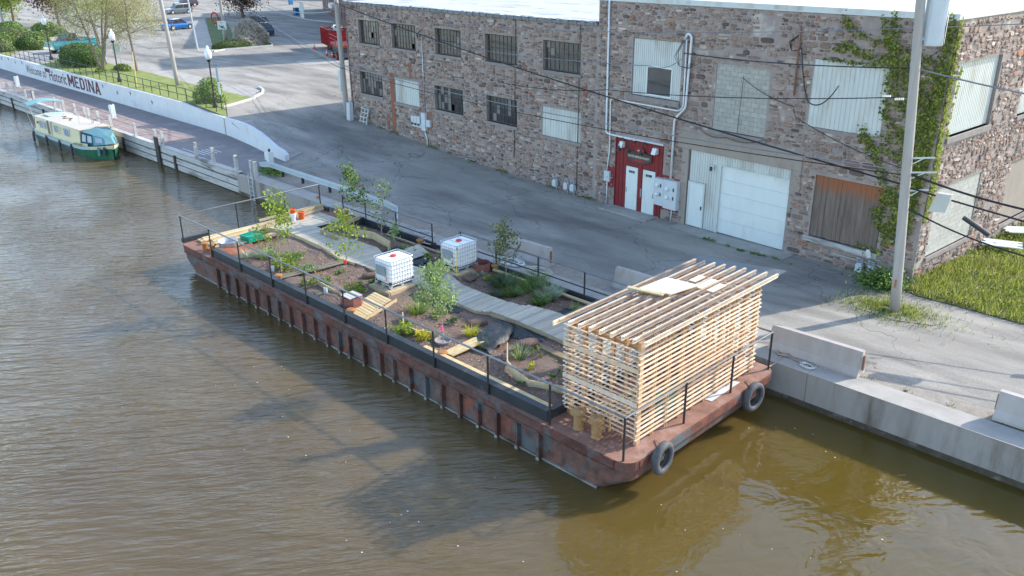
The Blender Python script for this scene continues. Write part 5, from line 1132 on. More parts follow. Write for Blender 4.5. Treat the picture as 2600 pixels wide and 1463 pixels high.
for k in range(6): board((-13.9+k*.2, 16.9, 1.26+.04*(k % 2)), (-13.6+k*.15, 19.5+rnd(-.8, 1), 1.28+.05*(k % 2)), .1, .05, (1.05, 1, .9), 'offcut', 'offcuts on the hut floor', 'loose pine offcut lying on the floor of the slatted hut')
b = MB(); b.lathe((-13.3, 20.3, DZ), [(.4, 0), (.42, .3), (.38, .3), (.36, .05)], 16); tag(b.build('floor_hatch', RUSTD), 'round rusty hatch on the deck inside the slatted hut', 'hatch')
b = MB(); b.add([(-12.0, 19.9, 1.215), (-11.6, 19.95, 1.215), (-11.62, 21.6, 1.22), (-11.9, 21.5, 1.215)], [(0, 1, 2, 3)]); tag(b.build('puddle', mat('pale_cloth', (.45, .45, .45), (.6, .6, .6))), 'flat grey sheet on the deck edge under the slats', 'sheet')

# ================================================================== TREES AND PLANTS
def tree(name, label, base, h, spread, cols, nleaf=2500, lsize=.12, trunk=.05, lean=(0, 0), levels=3, first=.35, cat='tree', group=None, nb=9, clump=.22, stems=1, droop=0, bark=BARK, flat=1.):
    t = thing(name, label, cat, tuple(base), group); b = MB(); tips = []; rg = random
    def branch(p, d, L_, r, lv):
        pts = [p]; q = p.copy(); dd = d.copy(); n = 4
        for i in range(n):
            dd = (dd+Vector((rg.uniform(-.16, .16), rg.uniform(-.16, .16), rg.uniform(-.03, .12)-droop*.12))).normalized(); q = q+dd*L_/n; pts.append(q.copy())
            if lv > 0 and i >= 1:
                for _ in range(2 if lv > 1 else 1):
                    s = dd.orthogonal().normalized(); s.rotate(Matrix.Rotation(rg.uniform(0, 6.28), 3, dd)); e = (dd*.55+s*.8*spread).normalized(); branch(q.copy(), e, L_*rg.uniform(.45, .65), r*.5, lv-1)
            if lv <= 1: tips.append(q.copy())
        b.tube(pts, r, 5, r2=r*.45, cap=False)
    B0 = Vector(base)
    for s_ in range(stems):
        ld = Vector((lean[0]+(rg.uniform(-.35, .35) if stems > 1 else 0), lean[1]+(rg.uniform(-.35, .35) if stems > 1 else 0), 1)).normalized()
        pts = [B0+Vector((.15*s_, 0, 0))]; q = pts[0].copy(); N = nb
        for i in range(N):
            q = q+(ld+Vector((rg.uniform(-.06, .06), rg.uniform(-.06, .06), 0)))*h/N*.85; pts.append(q.copy()); f = (i+1)/N
            if f > first:
                for _ in range(2):
                    a = rg.uniform(0, 6.28); e = Vector((math.cos(a)*spread, math.sin(a)*spread, .55+f*.5)).normalized(); branch(q.copy(), e, h*.34*(1.1-f*.55), trunk*.4*(1.2-f), levels-1)
        tips.append(q.copy()); b.tube(pts, trunk, 8, r2=trunk*.25)
    b.build('trunk', bark, t)
    fb = MB(); per = max(1, nleaf//len(tips))
    for p in tips: leaves(fb, p, (clump, clump, clump*flat), per, lsize, cols)
    fb.build('crown', LEAF, t); return t
GL = [(.12, .19, .035), (.16, .24, .05), (.09, .15, .03), (.22, .30, .09)]; GD = [(.06, .11, .035), (.08, .13, .04), (.05, .085, .03)]
YG = [(.2, .26, .035), (.26, .31, .055), (.14, .2, .03)]
def sap(x, y, h, sp, cols, label, nl=520, ls=.11, seed=1, **k):
    random.seed(seed); tree('sapling', label, (x, y, soilz(x, y)), h, sp, cols, nl, ls, .022, levels=k.pop('levels', 2), first=k.pop('first', .35), nb=8, clump=k.pop('clump', .10), bark=mat('sapling_bark', (.26, .2, .15), (.38, .31, .25), sc=9), **k)
sap(-30.11, 16.53, 3.2, .55, YG, 'slender bright yellow green sapling over the leafy clump at the far bed', 800, .12, 3, first=.2)
sap(-27.74, 18.11, 2.9, 1.2, YG, 'sparse light green sapling with a red tag by the boardwalk', 420, .13, 5, first=.35, clump=.1)
sap(-20.31, 16.89, 2.75, 1.35, [(.2, .27, .1), (.27, .34, .15), (.14, .2, .06)], 'fullest green sapling with a pink ribbon on its stem near the barge middle', 1500, .1, 8, first=.38, clump=.13)
sap(-33.5, 22.58, 2.8, 1.0, GD+GL, 'dark green sapling nearest the ochre bollards', 700, .13, 9, first=.35)
sap(-30.28, 21.83, 2.8, .7, GD+GL, 'thin upright sapling behind the lower boardwalk bend', 420, .11, 11, first=.2)
sap(-22.98, 22.57, 2.4, 1.6, [(.10, .12, .05), (.14, .15, .06), (.08, .1, .04)], 'bushy olive sapling beside the quay side rail and rope coils', 800, .1, 12, first=.35)
sap(-29.4, 21.0+.9, 1.0, .4, [(.2, .27, .12), (.16, .22, .1)], 'small pale sapling in the bed behind the sunlit tank', 150, .1, 14)
b = MB(); b.box(-27.78, -27.7, 18.05, 18.15, 1.95, 2.1); tag(b.build('tree_tag', mat('red_plastic', (.5, .02, .01))), 'red tag tied round the sparse sapling', 'tag')
b = MB(); b.box(-20.34, -20.27, 16.83, 16.87, 1.75, 1.95); tag(b.build('ribbon', mat('pink_ribbon', (.75, .08, .25), (.8, .1, .3))), 'pink ribbon tied on the fullest sapling', 'ribbon')
random.seed(21)
def blades(b, x, y, z, r, n, h, w, cols, lean=.5):
    for _ in range(n):
        a = rnd(0, 6.28); rr = r*math.sqrt(random.random()); p = Vector((x+rr*math.cos(a), y+rr*math.sin(a), z)); d = Vector((math.cos(a)*lean*rnd(.2, 1), math.sin(a)*lean*rnd(.2, 1), 1)); hh = h*rnd(.5, 1.15)
        s = Vector((-math.sin(a+.7), math.cos(a+.7), 0))*w*.5; m_ = p+d*hh*.55; e = p+d*hh+Vector((d.x, d.y, 0))*hh*.5
        b.add([p-s, p+s, m_+s*.8, m_-s*.8, e], [(0, 1, 2, 3), (3, 2, 4)], 0, jit(random.choice(cols), .25))
def plant(x, y, r, h, kind, cols, label, n=200, group=None, z=None, ls=.08):
    z = soilz(x, y) if z is None else z; t = thing('plant', label, 'plant', (x, y, z), group)
    b = MB()
    if kind == 'grass': blades(b, x, y, z, r*.6, n, h, .022, cols, r/h)
    else:
        for _ in range(max(3, n//22)):
            a = rnd(0, 6.28); rr = r*math.sqrt(random.random()); p = Vector((x+rr*math.cos(a), y+rr*math.sin(a), z+h*rnd(.25, 1)*(1-.4*rr/r))); leaves(b, p, (r*.16, r*.16, h*.14), 22, ls, cols)
    b.build('foliage', LEAF, t)
    s = MB()
    for _ in range(6): a = rnd(0, 6.28); s.tube([(x, y, z-.02), (x+.6*r*math.cos(a), y+.6*r*math.sin(a), z+h*.7)], .006, 4)
    s.build('stem', BARK, t)
BG_ = [(.075, .12, .055), (.055, .1, .045), (.10, .15, .07)]; GR = [(.26, .30, .22), (.20, .26, .18), (.32, .36, .28)]; YL = [(.42, .42, .03), (.5, .45, .05), (.34, .36, .04)]; OR = [(.5, .36, .03), (.42, .33, .04)]
P_ = [(-31.0, 17.4, .75, .55, 'bush', GL, 'spreading green clump behind the bright sapling', 1200), (-30.5, 16.9, .5, .6, 'bush', YG, 'yellow green leafy clump around the bright sapling foot', 900), (-29.8, 17.5, .6, .35, 'bush', GR+GL, 'pale low clump right of the bright sapling', 700), (-32.3, 17.1, .6, .4, 'grass', GL+GR, 'tufted pale grass clump below the lumber stack', 500), (-32.9, 16.5, .5, .3, 'grass', GR, 'dry grass tuft by the rust sheet', 260),
 (-28.3, 16.75, .4, .4, 'bush', YG, 'bright green clump beyond the dark planks', 420), (-27.7, 17.2, .35, .4, 'bush', GL, 'green clump next to the sparse sapling', 380), (-28.5, 18.3, .3, .25, 'bush', GL, 'small clump by the boardwalk under the sparse sapling', 160), (-26.3, 17.5, .42, .5, 'bush', YG, 'bright leafy bush beside the octagonal rusty box', 800), (-26.4, 18.5, .3, .3, 'bush', GL, 'little clump between boardwalk and sunlit tank', 220), (-25.9, 16.0, .2, .3, 'bush', GL, 'green tuft against the coaming left of the box', 160), (-27.0, 16.2, .2, .22, 'bush', BG_, 'bluish leafy rosette beside the grey pipe stub', 120),
 (-22.9, 17.9, .5, .45, 'grass', YG+GL, 'wispy grass clump right of the sunlit tank platform', 420), (-22.0, 18.3, .45, .35, 'bush', GL, 'green clump behind the fullest sapling', 420), (-21.2, 18.1, .35, .3, 'bush', BG_, 'bluish green clump left of the yellow grass', 260), (-20.0, 17.9, .3, .42, 'grass', YL, 'bright yellow grass tuft right of the fullest sapling', 260), (-21.9, 16.35, .5, .45, 'bush', YG, 'yellow green shrub by the canal side coaming', 900), (-21.05, 16.6, .35, .4, 'bush', OR+YL, 'golden leaved shrub beside the fullest sapling', 520), (-22.4, 17.0, .3, .3, 'bush', GL, 'small clump inside the zigzag edging', 240), (-19.0, 17.55, .25, .4, 'grass', GL, 'upright green tuft before the black sheet', 160), (-19.5, 18.0, .3, .35, 'bush', BG_, 'dark low clump left of the black sheet', 180),
 (-17.6, 17.9, .4, .5, 'grass', GL+GR, 'tall wispy weed clump in the bare bed', 200), (-17.3, 18.3, .25, .5, 'bush', GL, 'thin leafy weed behind the bent board', 140), (-16.7, 17.6, .2, .35, 'bush', YL, 'small yellow weed near the bent board', 80), (-16.2, 16.5, .2, .15, 'bush', GL, 'tiny weeds around the white pipe stub', 60), (-15.9, 17.9, .3, .12, 'bush', GL, 'tiny scattered weeds in the bare bed', 60),
 (-22.5, 21.9, .65, .5, 'grass', BG_, 'dense dark green grass clump by the shaded sapling', 1100), (-21.6, 21.5, .5, .45, 'grass', BG_+GL, 'green grass clump in the middle of the shaded bed', 700), (-21.3, 22.35, .6, .75, 'grass', GL+BG_, 'tall grass clump near the quay side coaming', 900), (-20.3, 22.2, .55, .7, 'grass', GR, 'silvery tall grass clump in the shaded bed', 900), (-20.2, 21.6, .45, .55, 'grass', BG_+GL, 'bright green reedy clump at the bed edge', 600), (-23.4, 21.9, .3, .3, 'bush', YG, 'yellow green tuft near the shovel', 220), (-24.0, 22.0, .25, .3, 'bush', GR, 'silvery clump next to the shaded platform', 160), (-18.9, 22.1, .25, .3, 'grass', YG, 'small bright tuft near the upright board corner', 130), (-22.0, 21.1, .4, .25, 'grass', BG_, 'low clump at the boardwalk edge in the shaded bed', 300),
 (-28.4, 21.9, .5, .35, 'bush', BG_+GL, 'green clump behind the sunlit tank', 420), (-27.1, 21.9, .3, .3, 'bush', GL, 'green clump left of the shaded tank', 220), (-26.6, 22.3, .3, .3, 'bush', YG, 'bright clump beside the shaded tank by the rail', 200)]
for p in P_: plant(p[0], p[1], p[2]*.88, p[3]*.82, *p[4:7], n=int(p[7]*.62))
b = MB()
for _ in range(1400):
    x = rnd(-34, -15); y = random.choice([rnd(16, 19), rnd(21, 22.8)]); leaves(b, Vector((x, y, soilz(x, y)+.03)), (.03, .03, .01), 2, .05, GL)
tag(b.build('weeds', LEAF), 'tiny scattered weeds over the mulch of the barge beds', None, None, 'stuff')
# planter ring around fullest sapling
b = MB(); b.lathe((-20.31, 16.89, 1.3), [(.26, 0), (.3, .12), (.27, .12), (.24, .02)], 16); tag(b.build('pot_ring', mat('pot_grey', (.25, .22, .2), (.35, .32, .3))), 'half buried grey pot ring around the fullest sapling', 'pot')

# ================================================================== QUAY FURNITURE
def barrier(p, q, label, h=.85):
    t = thing('concrete_barrier', label, 'barrier', p, 'concrete traffic barriers'); p = Vector(p); q = Vector(q); d = (q-p).normalized(); a = Vector((-d.y, d.x, 0))
    pr = [(-.3, 0), (-.3, .08), (-.17, .3), (-.09, h), (.09, h), (.17, .3), (.3, .08), (.3, 0)]
    b = MB(); b.prism([p+a*x+Vector((0, 0, z)) for x, z in pr], q-p); b.build('barrier_body', BARR, t)
    for k, e in ((-1, p), (1, q)):
        b = MB(); b.box(e.x+k*.02*d.x-.03, e.x+k*.02*d.x+.05, e.y-.03, e.y+.03, e.z+.2, e.z+.7); b.build('joint_key', RUSTD, t)
barrier((-12.2, 24.55, 1.2), (-9.15, 24.65, 1.2), 'long concrete barrier on the quay right of the slatted hut'); barrier((-5.3, 24.93, 1.2), (-2.2, 24.98, 1.2), 'concrete barrier cut by the right edge of the photo')
barrier((-19.5, 25.35, 1.15), (-16.6, 25.4, 1.15), 'concrete barrier behind the hut rafters'); barrier((-25.6, 25.05, 1.15), (-22.9, 25.15, 1.15), 'concrete barrier behind the olive sapling')
def coil(x, y, z, r, n, label, m=ROPE, rr=.022):
    b = MB(); pts = []; px_, py_ = x, y; a = rnd(0, 6.28)
    for i in range(n):
        a += rnd(.35, .8); q = r*(.45+.55*abs(math.sin(i*.37+x))); pts.append((x+q*math.cos(a)*1.3, y+q*math.sin(a)*.8, z+rr+.012*(i % 5)+.03*random.random()))
    b.tube(pts, rr, 5); return tag(b.build('rope_coil', m, smooth=True), label, 'rope')
coil(-24.3, 24.2, 1.21, .55, 90, 'heap of pale mooring rope on the quay behind the rail'); coil(-22.7, 24.25, 1.21, .5, 50, 'flat coil of yellowish rope right of the rope heap', mat('rope_yellow', (.5, .47, .34), (.62, .58, .45), rough=.9))
coil(-30.0, 24.1, 1.21, .5, 40, 'loose thin white rope on the quay by the far saplings', rr=.014); coil(-10.6, 24.0, 1.21, .22, 30, 'small coil of white rope below the long barrier', rr=.018)
coil(-11.6, 24.25, 1.21, .18, 26, 'knotted grey mooring line on the quay coping', mat('dirty_rope', (.3, .24, .18)), .025); coil(-34.4, 24.6, 1.2, .3, 30, 'white rope bundle by the guardrail near the dark sapling', rr=.02)
def line(pts, label, r=.022, m=ROPE): b = MB(); b.tube(pts, r, 5); tag(b.build('mooring_line', m), label, 'rope')
line([(-11.5, 22.9, 1.25), (-11.5, 23.5, 1.2), (-11.6, 24.2, 1.25)], 'mooring line from the barge end to the grey knot on the quay', .022, MATS['dirty_rope']); line([(-11.5, 24.2, 1.26), (-10.9, 24.1, 1.24), (-10.5, 24.3, 1.24)], 'slack grey line running to the small white coil', .02, MATS['dirty_rope'])
line([(-28.8, 22.85, 1.45), (-28.2, 23.0, 1.42), (-27.9, 23.3, 1.4), (-28.8, 22.9, 1.5), (-29.5, 23.9, 1.25)], 'pale mooring line looped over the quay side bollard'); line([(-24.0, 22.9, 1.4), (-24.8, 23.4, 1.3), (-25.3, 23.9, 1.22), (-24.6, 24.3, 1.23)], 'pale line from the near bollard to the rope heap')
line([(-34.7, 22.9, 1.65), (-34.5, 23.6, 1.7), (-34.4, 24.5, 1.3)], 'pale line from the ochre bollards up to the quay')
# guardrail
t = thing('guardrail', 'long pale steel guardrail along the quay edge road', 'guardrail', (-40, 25.1, 1.15))
gp = [(-47.6, 25.5, 1.35), (-45.9, 25.2, 1.72), (-43, 25.15, 1.72), (-38, 25.1, 1.72), (-34.2, 24.98, 1.72), (-33.0, 24.85, 1.66), (-32.6, 24.5, 1.2)]
GRL = mat('pale_blue_guardrail', (.36, .42, .45), (.46, .52, .55), sc=3, rough=.5)
for p, q in zip(gp, gp[1:]):
    for dz, w_ in ((.1, .05), (-.1, .05)): MB().beam((p[0], p[1], p[2]+dz), (q[0], q[1], q[2]+dz), .05, .13).build('rail', GRL, t)
    MB().beam((p[0], p[1]+.03, p[2]), (q[0], q[1]+.03, q[2]), .02, .1).build('rail_valley', GRL, t)
for x in (-45.45, -44.5, -42.35, -39.6, -37.0, -34.9): MB().box(x-.06, x+.06, 25.2, 25.32, 1.1, 1.7).build('post', GREYW if x > -36 else DKMET, t)
b = MB(); b.lathe((-39.6, 27.2, 1.17), [(.33, 0), (.33, .012)], 24); tag(b.build('manhole_cover', RUSTD), 'round rusty manhole cover in the road by the guardrail', 'manhole')
o = MB(); o.lathe((-39.0, 24.1, 1.21), [(.12, 0), (.1, .08), (.05, .12)], 8); tag(o.build('mooring_cleat', RUSTO), 'small orange rusty cleat on the quay coping', 'cleat')

# dock
DK = thing('timber_dock', 'long grey timber faced canal dock with upright posts', 'dock', (-70, 23.7, 1))
x = -46.95
while x > -150:
    w_ = 8.4 if x > -110 else 12
    for k, (z0_, z1_) in enumerate(((.91, 1.26), (.48, .82), (.04, .39), (-.45, -.04))): MB().box(x-w_+.02, x, 23.62-.03*(k % 2), 23.9, z0_, z1_).build('face_plank', GREYW, DK)
    MB().box(x-w_-.1, x-w_+.14, 23.5, 23.61, -.9, 1.0).build('pile', mat('wet_timber', (.03, .028, .025), (.06, .055, .05), rough=.7), DK)
    MB().box(x-w_+.01, x, 23.6, 24.0, 1.285, 1.33).build('cap_board', GREYW, DK); x -= w_
MB().box(-150, -46.9, 23.75, 23.95, -1.5, 1.25).build('backing', mat('wet_timber', (.03, .028, .025)), DK)
for (a, c) in ((30, 270), (140, 310), (240, 350), (370, 400), (480, 440), (560, 430), (600, 425), (740, 550), (885, 590), (1165, 630), (1300, 680), (1350, 700), (1520, 740), (1690, 800), (1895, 940)):
    q = cb(a, c, 1.3); MB().box(q.x-.09, q.x+.09, 23.66, 23.84, 1.25, 2.3).build('post', GREYW, DK)
for x in (-58.35, -57.3, -52.4, -50.1, -47.2, -45.35, -44.9): MB().box(x-.085, x+.085, 23.66, 23.84, 1.1, 2.32).build('post', GREYW, DK)
for x in (-98, -101, -104.5, -108): MB().box(x-.085, x+.085, 23.66, 23.84, 1.25, 2.3).build('post', GREYW, DK)
for (xa, xb_, y) in ((-57.5, -58, 23.55), (-93.1, -93.5, 23.5)): MB().box(xb_, xa, y-.1, y, -1, 1.9).build('fender_pile', mat('wet_timber', (.03, .028, .025)), DK)
t = thing('ladder', 'metal dock ladder at the end of the timber dock', 'ladder', (-45.2, 23.5, .8))
for x in (-45.4, -44.95): MB().box(x-.03, x+.03, 23.48, 23.55, -.3, 1.5).build('side_rail', GALV, t)
for k in range(6): MB().tube([(-45.4, 23.5, .0+k*.27), (-44.95, 23.5, .0+k*.27)], .018, 6).build('rung', GALV, t)
b = MB(); b.box(-55.6, -54.0, 24.3, 24.34, 1.305, 1.32)
for k in range(5): b.box(-54.3-k*.02, -52.7, 24.45+k*.28, 24.51+k*.28, 1.303, 1.309)
b.build('painted_marking', DOORW, kind='structure')
def pedestal(x, y, z, label):
    t = thing('power_pedestal', label, 'pedestal', (x, y, z), 'white power pedestals on the dock')
    MB().box(x-.16, x+.16, y-.16, y+.16, z, z+1.1).build('column', DOORW, t); MB().box(x-.42, x-.17, y-.12, y+.12, z+.55, z+1.0).build('side_box', DOORW, t)
    b = MB(); b.lathe((x, y, z+1.1), [(.07, 0), (.07, .08), (.09, .1), (.05, .16)], 8); b.build('top_light', DKMET, t); MB().box(x-.26, x+.26, y-.26, y+.26, z-.02, z+.06).build('base', CONC, t)
pedestal(-92.8, 25.4, 1.32, 'white power pedestal farthest along the dock beyond the boat canopy'); pedestal(-69.8, 25.4, 1.32, 'white power pedestal on the dock right of the narrowboat roof'); pedestal(-46.6, 25.7, 1.2, 'white power pedestal at the guardrail end below the mural wall')

# ================================================================== MURAL WALL
WL = thing('mural_wall', 'long white retaining wall painted with a maroon welcome lettering', 'wall', (-75, 28.6, 1.3))
ws = [(-135, 28.6, 2.86), (-110, 28.6, 2.86), (-64, 28.6, 2.83), (-60.5, 28.6, 2.6), (-57.75, 28.55, 2.55), (-57.6, 28.55, 2.5), (-55.8, 28.35, 2.58), (-53.5, 28.05, 2.6), (-51.3, 27.7, 2.45), (-49.8, 27.45, 2.2), (-48.6, 27.25, 2.0), (-47.6, 27.15, 1.9), (-47.25, 27.12, 1.7)]
b = MB(); W_ = .28
for (x0, y0, t0), (x1, y1, t1) in zip(ws, ws[1:]):
    vs = [(x0, y0, .9), (x1, y1, .9), (x1, y1, t1), (x0, y0, t0), (x0, y0+W_, .9), (x1, y1+W_, .9), (x1, y1+W_, t1), (x0, y0+W_, t0)]
    b.add(vs, [(0, 1, 2, 3), (5, 4, 7, 6), (3, 2, 6, 7)])
x, y, z = ws[-1]; b.add([(x, y, .9), (x, y+W_, .9), (x, y+W_, z), (x, y, z)], [(0, 1, 2, 3)]); b.build('wall_body', MURAL, WL)
MB().box(-57.68, -57.60, 28.53, 28.56, 1.3, 2.5).build('joint', RENDER, WL)
def wtext(body, pa, pb, z0_, hgt, **k):
    a = hit_y(*pa, 28.58); c = hit_y(*pb, 28.58)
    o = text(body, 1, LETR, (0, 0, 0), (1, 0, 0), (0, 0, 1), None, extr=.004, **k); me = o.data; V = [v.co.copy() for v in me.vertices]
    x0, x1 = min(v.x for v in V), max(v.x for v in V); z0m, z1m = min(v.z for v in V), max(v.z for v in V)
    for v in me.vertices: v.co = Vector((a.x+(v.co.x-x0)/(x1-x0)*(c.x-a.x)-WL.location.x, 28.592+v.co.y*1-WL.location.y, z0_+(v.co.z-z0m)/(z1m-z0m)*hgt-WL.location.z))
    o.parent = WL; return o
wtext('Welcome to', (222/3.294, 580/3.294), (388/3.294, 640/3.294), 1.72, .85, shear=.35)
wtext('Historic', (412/3.294, 640/3.294), (558/3.294, 690/3.294), 1.6, 1.05, bold=.006)
LT = {'M': [((.13, 0), (.13, 1), .22), ((.87, 0), (.87, 1), .22), ((.16, .95), (.5, .3), .2), ((.84, .95), (.5, .3), .2)], 'E': [((.18, 0), (.18, 1), .26), ((.1, .92), (.92, .92), .16), ((.1, .5), (.75, .5), .15), ((.1, .08), (.92, .08), .16)],
 'D': [((.2, 0), (.2, 1), .26), ((.1, .92), (.7, .92), .16), ((.1, .08), (.7, .08), .16), ((.84, .2), (.84, .8), .24), ((.66, .94), (.88, .74), .16), ((.66, .06), (.88, .26), .16)], 'I': [((.5, 0), (.5, 1), .36), ((.15, .94), (.85, .94), .12), ((.15, .06), (.85, .06), .12)],
 'N': [((.15, 0), (.15, 1), .22), ((.85, 0), (.85, 1), .22), ((.18, .95), (.82, .05), .22)], 'A': [((.16, 0), (.46, .98), .22), ((.84, 0), (.54, .98), .22), ((.3, .3), (.7, .3), .15), ((0, .05), (.32, .05), .1), ((.68, .05), (1, .05), .1)]}
def wblock(word, pa, pb, z0_, hgt, wts):
    a = hit_y(*pa, 28.58).x; c = hit_y(*pb, 28.58).x; tot = sum(wts); x = a
    for ch, wt in zip(word, wts):
        w = (c-a)*wt/tot; b = MB()
        for k, (p, q, th) in enumerate(LT[ch]):
            P_a = Vector((x+w*.93*p[0], 28.59-.002*k, z0_+hgt*p[1])); P_b = Vector((x+w*.93*q[0], 28.59-.002*k, z0_+hgt*q[1])); b.beam(P_a, P_b, .012, th*(w*.93 if abs(p[0]-q[0]) < .4 else hgt), up=(0, 0, 1) if abs(P_b.z-P_a.z) < .3 else (1, 0, 0))
        b.build('lettering', LETR, WL); x += w
wblock('MEDINA', (568/3.294, 680/3.294), (845/3.294, 760/3.294), 1.58, 1.08, (1.3, .95, 1.05, .55, 1.15, 1.1))
b = MB(); q = hit_y(395/3.294, 590/3.294, 28.58); b.box(q.x-.75, q.x+.65, 28.585, 28.592, 2.35, 2.72); b.build('lettering_flag', LETR, WL)
for (px, py) in ((12, 490), (68, 495), (125, 520), (182, 525), (858, 720), (980, 775), (1088, 780), (1270, 855)):
    q = hit_y(px/3.294, py/3.294, 28.58); b = MB(); r_ = rnd(-.6, .6); c_, s_ = math.cos(r_), math.sin(r_)
    shp = [(-.5, .12), (-.12, .05), (0, .38), (.1, .02), (.45, -.12), (.08, -.12), (-.1, -.42), (-.14, -.08)]
    b.prism([(q.x+.5*(x*c_-z*s_), 28.585, q.z+.55*(x*s_+z*c_)) for x, z in shp], (0, .008, 0)); b.build('bird_silhouette', LETR, WL)
rl = thing('wall_railing', 'black two bar railing running along the top of the mural wall', 'railing', (-80, 28.9, 2.8))
x = -57.9; px_ = []
while x > -118: px_.append(x); x -= 1.55
for x in px_: MB().tube([(x, 28.95, interp(x, [(-400, 2.8), (-62, 2.8), (-57, 2.45)])-.1), (x, 28.95, interp(x, [(-64, 3.83), (-58, 3.5)]))], .03, 5).build('post', DKMET, rl)
for dz in (0, -.5): MB().tube([(-118, 28.95, 3.83+dz), (-64, 28.95, 3.83+dz), (-57.9, 28.95, 3.5+dz)], .028, 5).build('rail', DKMET, rl)

# lamps
def lamp(x, y, z, label, h=3.35):
    t = thing('street_lamp', label, 'street lamp', (x, y, z), 'acorn street lamps')
    b = MB(); b.lathe((x, y, z), [(.2, 0), (.18, .3), (.09, .5), (.06, .8), (.05, h), (.12, h+.05), (.16, h+.2)], 12); b.build('pole', DKMET, t)
    b = MB(); b.lathe((x, y, z+h+.2), [(.15, 0), (.24, .15), (.26, .45), (.16, .7), (.08, .72), (.1, .85), (.02, .98)], 14); b.build('lamp_globe', LAMPG, t, smooth=True)
lamp(-78.4, 29.6, 2.8, 'black acorn street lamp in front of the multi stem tree'); lamp(-60.7, 29.5, 2.68, 'black acorn street lamp beside the round bush at the wall end'); lamp(-99.9, 31.1, 2.8, 'black acorn street lamp in front of the teal pickup truck')

# ================================================================== NARROWBOAT
NB = thing('narrowboat', 'cream and green narrowboat moored by the timber dock with teal canopies', 'boat', (-67, 21.5, 0))
BM = Matrix.Translation((-67.2, 21.65, 0)) @ Matrix.Rotation(R(2.5), 4, 'Z')
CRM = (.62, .58, .36); GRN2 = (.015, .12, .06); TEAL = (.09, .2, .23); PLB = (.42, .55, .58)
hw = [(-5.9, .75), (-5.6, 1.05), (-5, 1.3), (-3, 1.34), (2.5, 1.34), (3.6, 1.25), (4.6, .95), (5.4, .5), (5.95, .06)]
b = MB(BM); lev = [(-.3, .78), (.02, .86), (.35, .95), (.62, 1.0), (.85, 1.03)]
for x, w in hw:
    up = .22*max(0, (x-3)/3)**1.5
    for z, k in lev[::-1]: b.v.append((x+(.12*(z-.85) if x > 5 else 0), -w*k, z+up*(z > .3)))
    for z, k in lev: b.v.append((x+(.12*(z-.85) if x > 5 else 0), w*k, z+up*(z > .3)))
m_ = 10
for i in range(len(hw)-1):
    for j in range(m_-1):
        z_i = min(j, m_-2-j); x = hw[i][0]
        col = (PLB if x < 2.4 else ((.6, .58, .4) if x > 4.5 else PLB)) if z_i == 0 else ((.08, .11, .1) if x < 1.5 else GRN2) if z_i in (1, 2) else (.06, .06, .06)
        b.f.append([i*m_+j, i*m_+j+1, (i+1)*m_+j+1, (i+1)*m_+j]); b.m.append(0); b.c.append(col)
b.f.append(list(range(m_))); b.m.append(0); b.c.append((.1, .12, .1)); b.build('hull', PLAST, NB)
b = MB(BM); b.prism([(x, -w*.98, .8) for x, w in hw]+[(x, w*.98, .8) for x, w in hw[::-1]], (0, 0, .03), 0, (.5, .48, .4)); b.build('deck', PLAST, NB)
b = MB(BM); pr = [(-1.14, .83), (-1.04, 1.95), (1.04, 1.95), (1.14, .83)]
b.prism([(-4.9, y, z) for y, z in pr], (8.1, 0, 0), 0, CRM); b.build('cabin', PLAST, NB)
b = MB(BM); b.prism([(-5.0, -1.1, 1.96), (-5.0, 0, 2.05), (-5.0, 1.1, 1.96), (-5, 1.1, 1.92), (-5, -1.1, 1.92)], (8.4, 0, 0), 0, (.56, .48, .38)); b.build('roof', PLAST, NB)
MB(BM).box(-2.35, -1.85, -1.16, -1.02, .95, 1.93, 0, (.1, .06, .04)).build('side_hatch', PLAST, NB); MB(BM).box(-2.4, -2.32, -1.19, -1.02, .9, 1.96, 0, (.6, .6, .5)).build('hatch_frame', PLAST, NB); MB(BM).box(-1.86, -1.74, -1.19, -1.02, .9, 1.96, 0, (.6, .6, .5)).build('hatch_frame', PLAST, NB)
for x0_, x1_ in ((-3.9, -3.4), (-3.0, -2.7), (-1.1, -.75), (.65, 1.45)):
    wf = MB(BM).box(x0_-.04, x1_+.04, -1.155, -1.05, 1.22, 1.76, 0, (.6, .62, .6)).build('window', PLAST, NB)
    b = MB(BM); k = 0
    for i in range(4):
        for j in range(4):
            a0 = x0_+(x1_-x0_)*i/4; z_ = 1.25+.12*j; b.box(a0, a0+(x1_-x0_)/4, -1.165, -1.156, z_, z_+.12, 0, (.06, .1, .22) if (i+j) % 2 else (.3, .36, .46))
    b.build('check_curtain', PLAST, wf)
b = MB(BM); b.tube([(-4.3, -1.12, 1.55), (-4.3, -1.17, 1.55)], .1, 10, 0, (.1, .12, .2)); b.build('porthole', PLAST, NB)
for k, tx in enumerate(('CANAL CRUISES', 'ERIE CANAL', 'FLOATING')):
    q = BM @ Vector((-.55, -1.16, 1.62-.2*k)); dx = (BM.to_3x3() @ Vector((1, 0, 0))); text(tx, .13, mat('faded_boat_letter', (.3, .36, .3)), q, dx, ZU, NB, extr=.002, sx=.8)
q = BM @ Vector((2.65, -1.37, .9)); dx = (BM.to_3x3() @ Vector((1, .13, .03))); MB(BM).prism([(2.55, -1.365, .86), (4.3, -1.10, .93), (4.3, -1.11, 1.12), (2.55, -1.385, 1.02)], (0, .03, 0), 0, (.6, .58, .3)).build('name_board', PLAST, NB)
text('SUNFLOWER', .15, mat('dark_green_letter', (.01, .06, .03)), q+Vector((0, -.035, .0)), BM.to_3x3() @ Vector((1.74, .26, .08)), ZU, NB, extr=.003, sx=1.3)
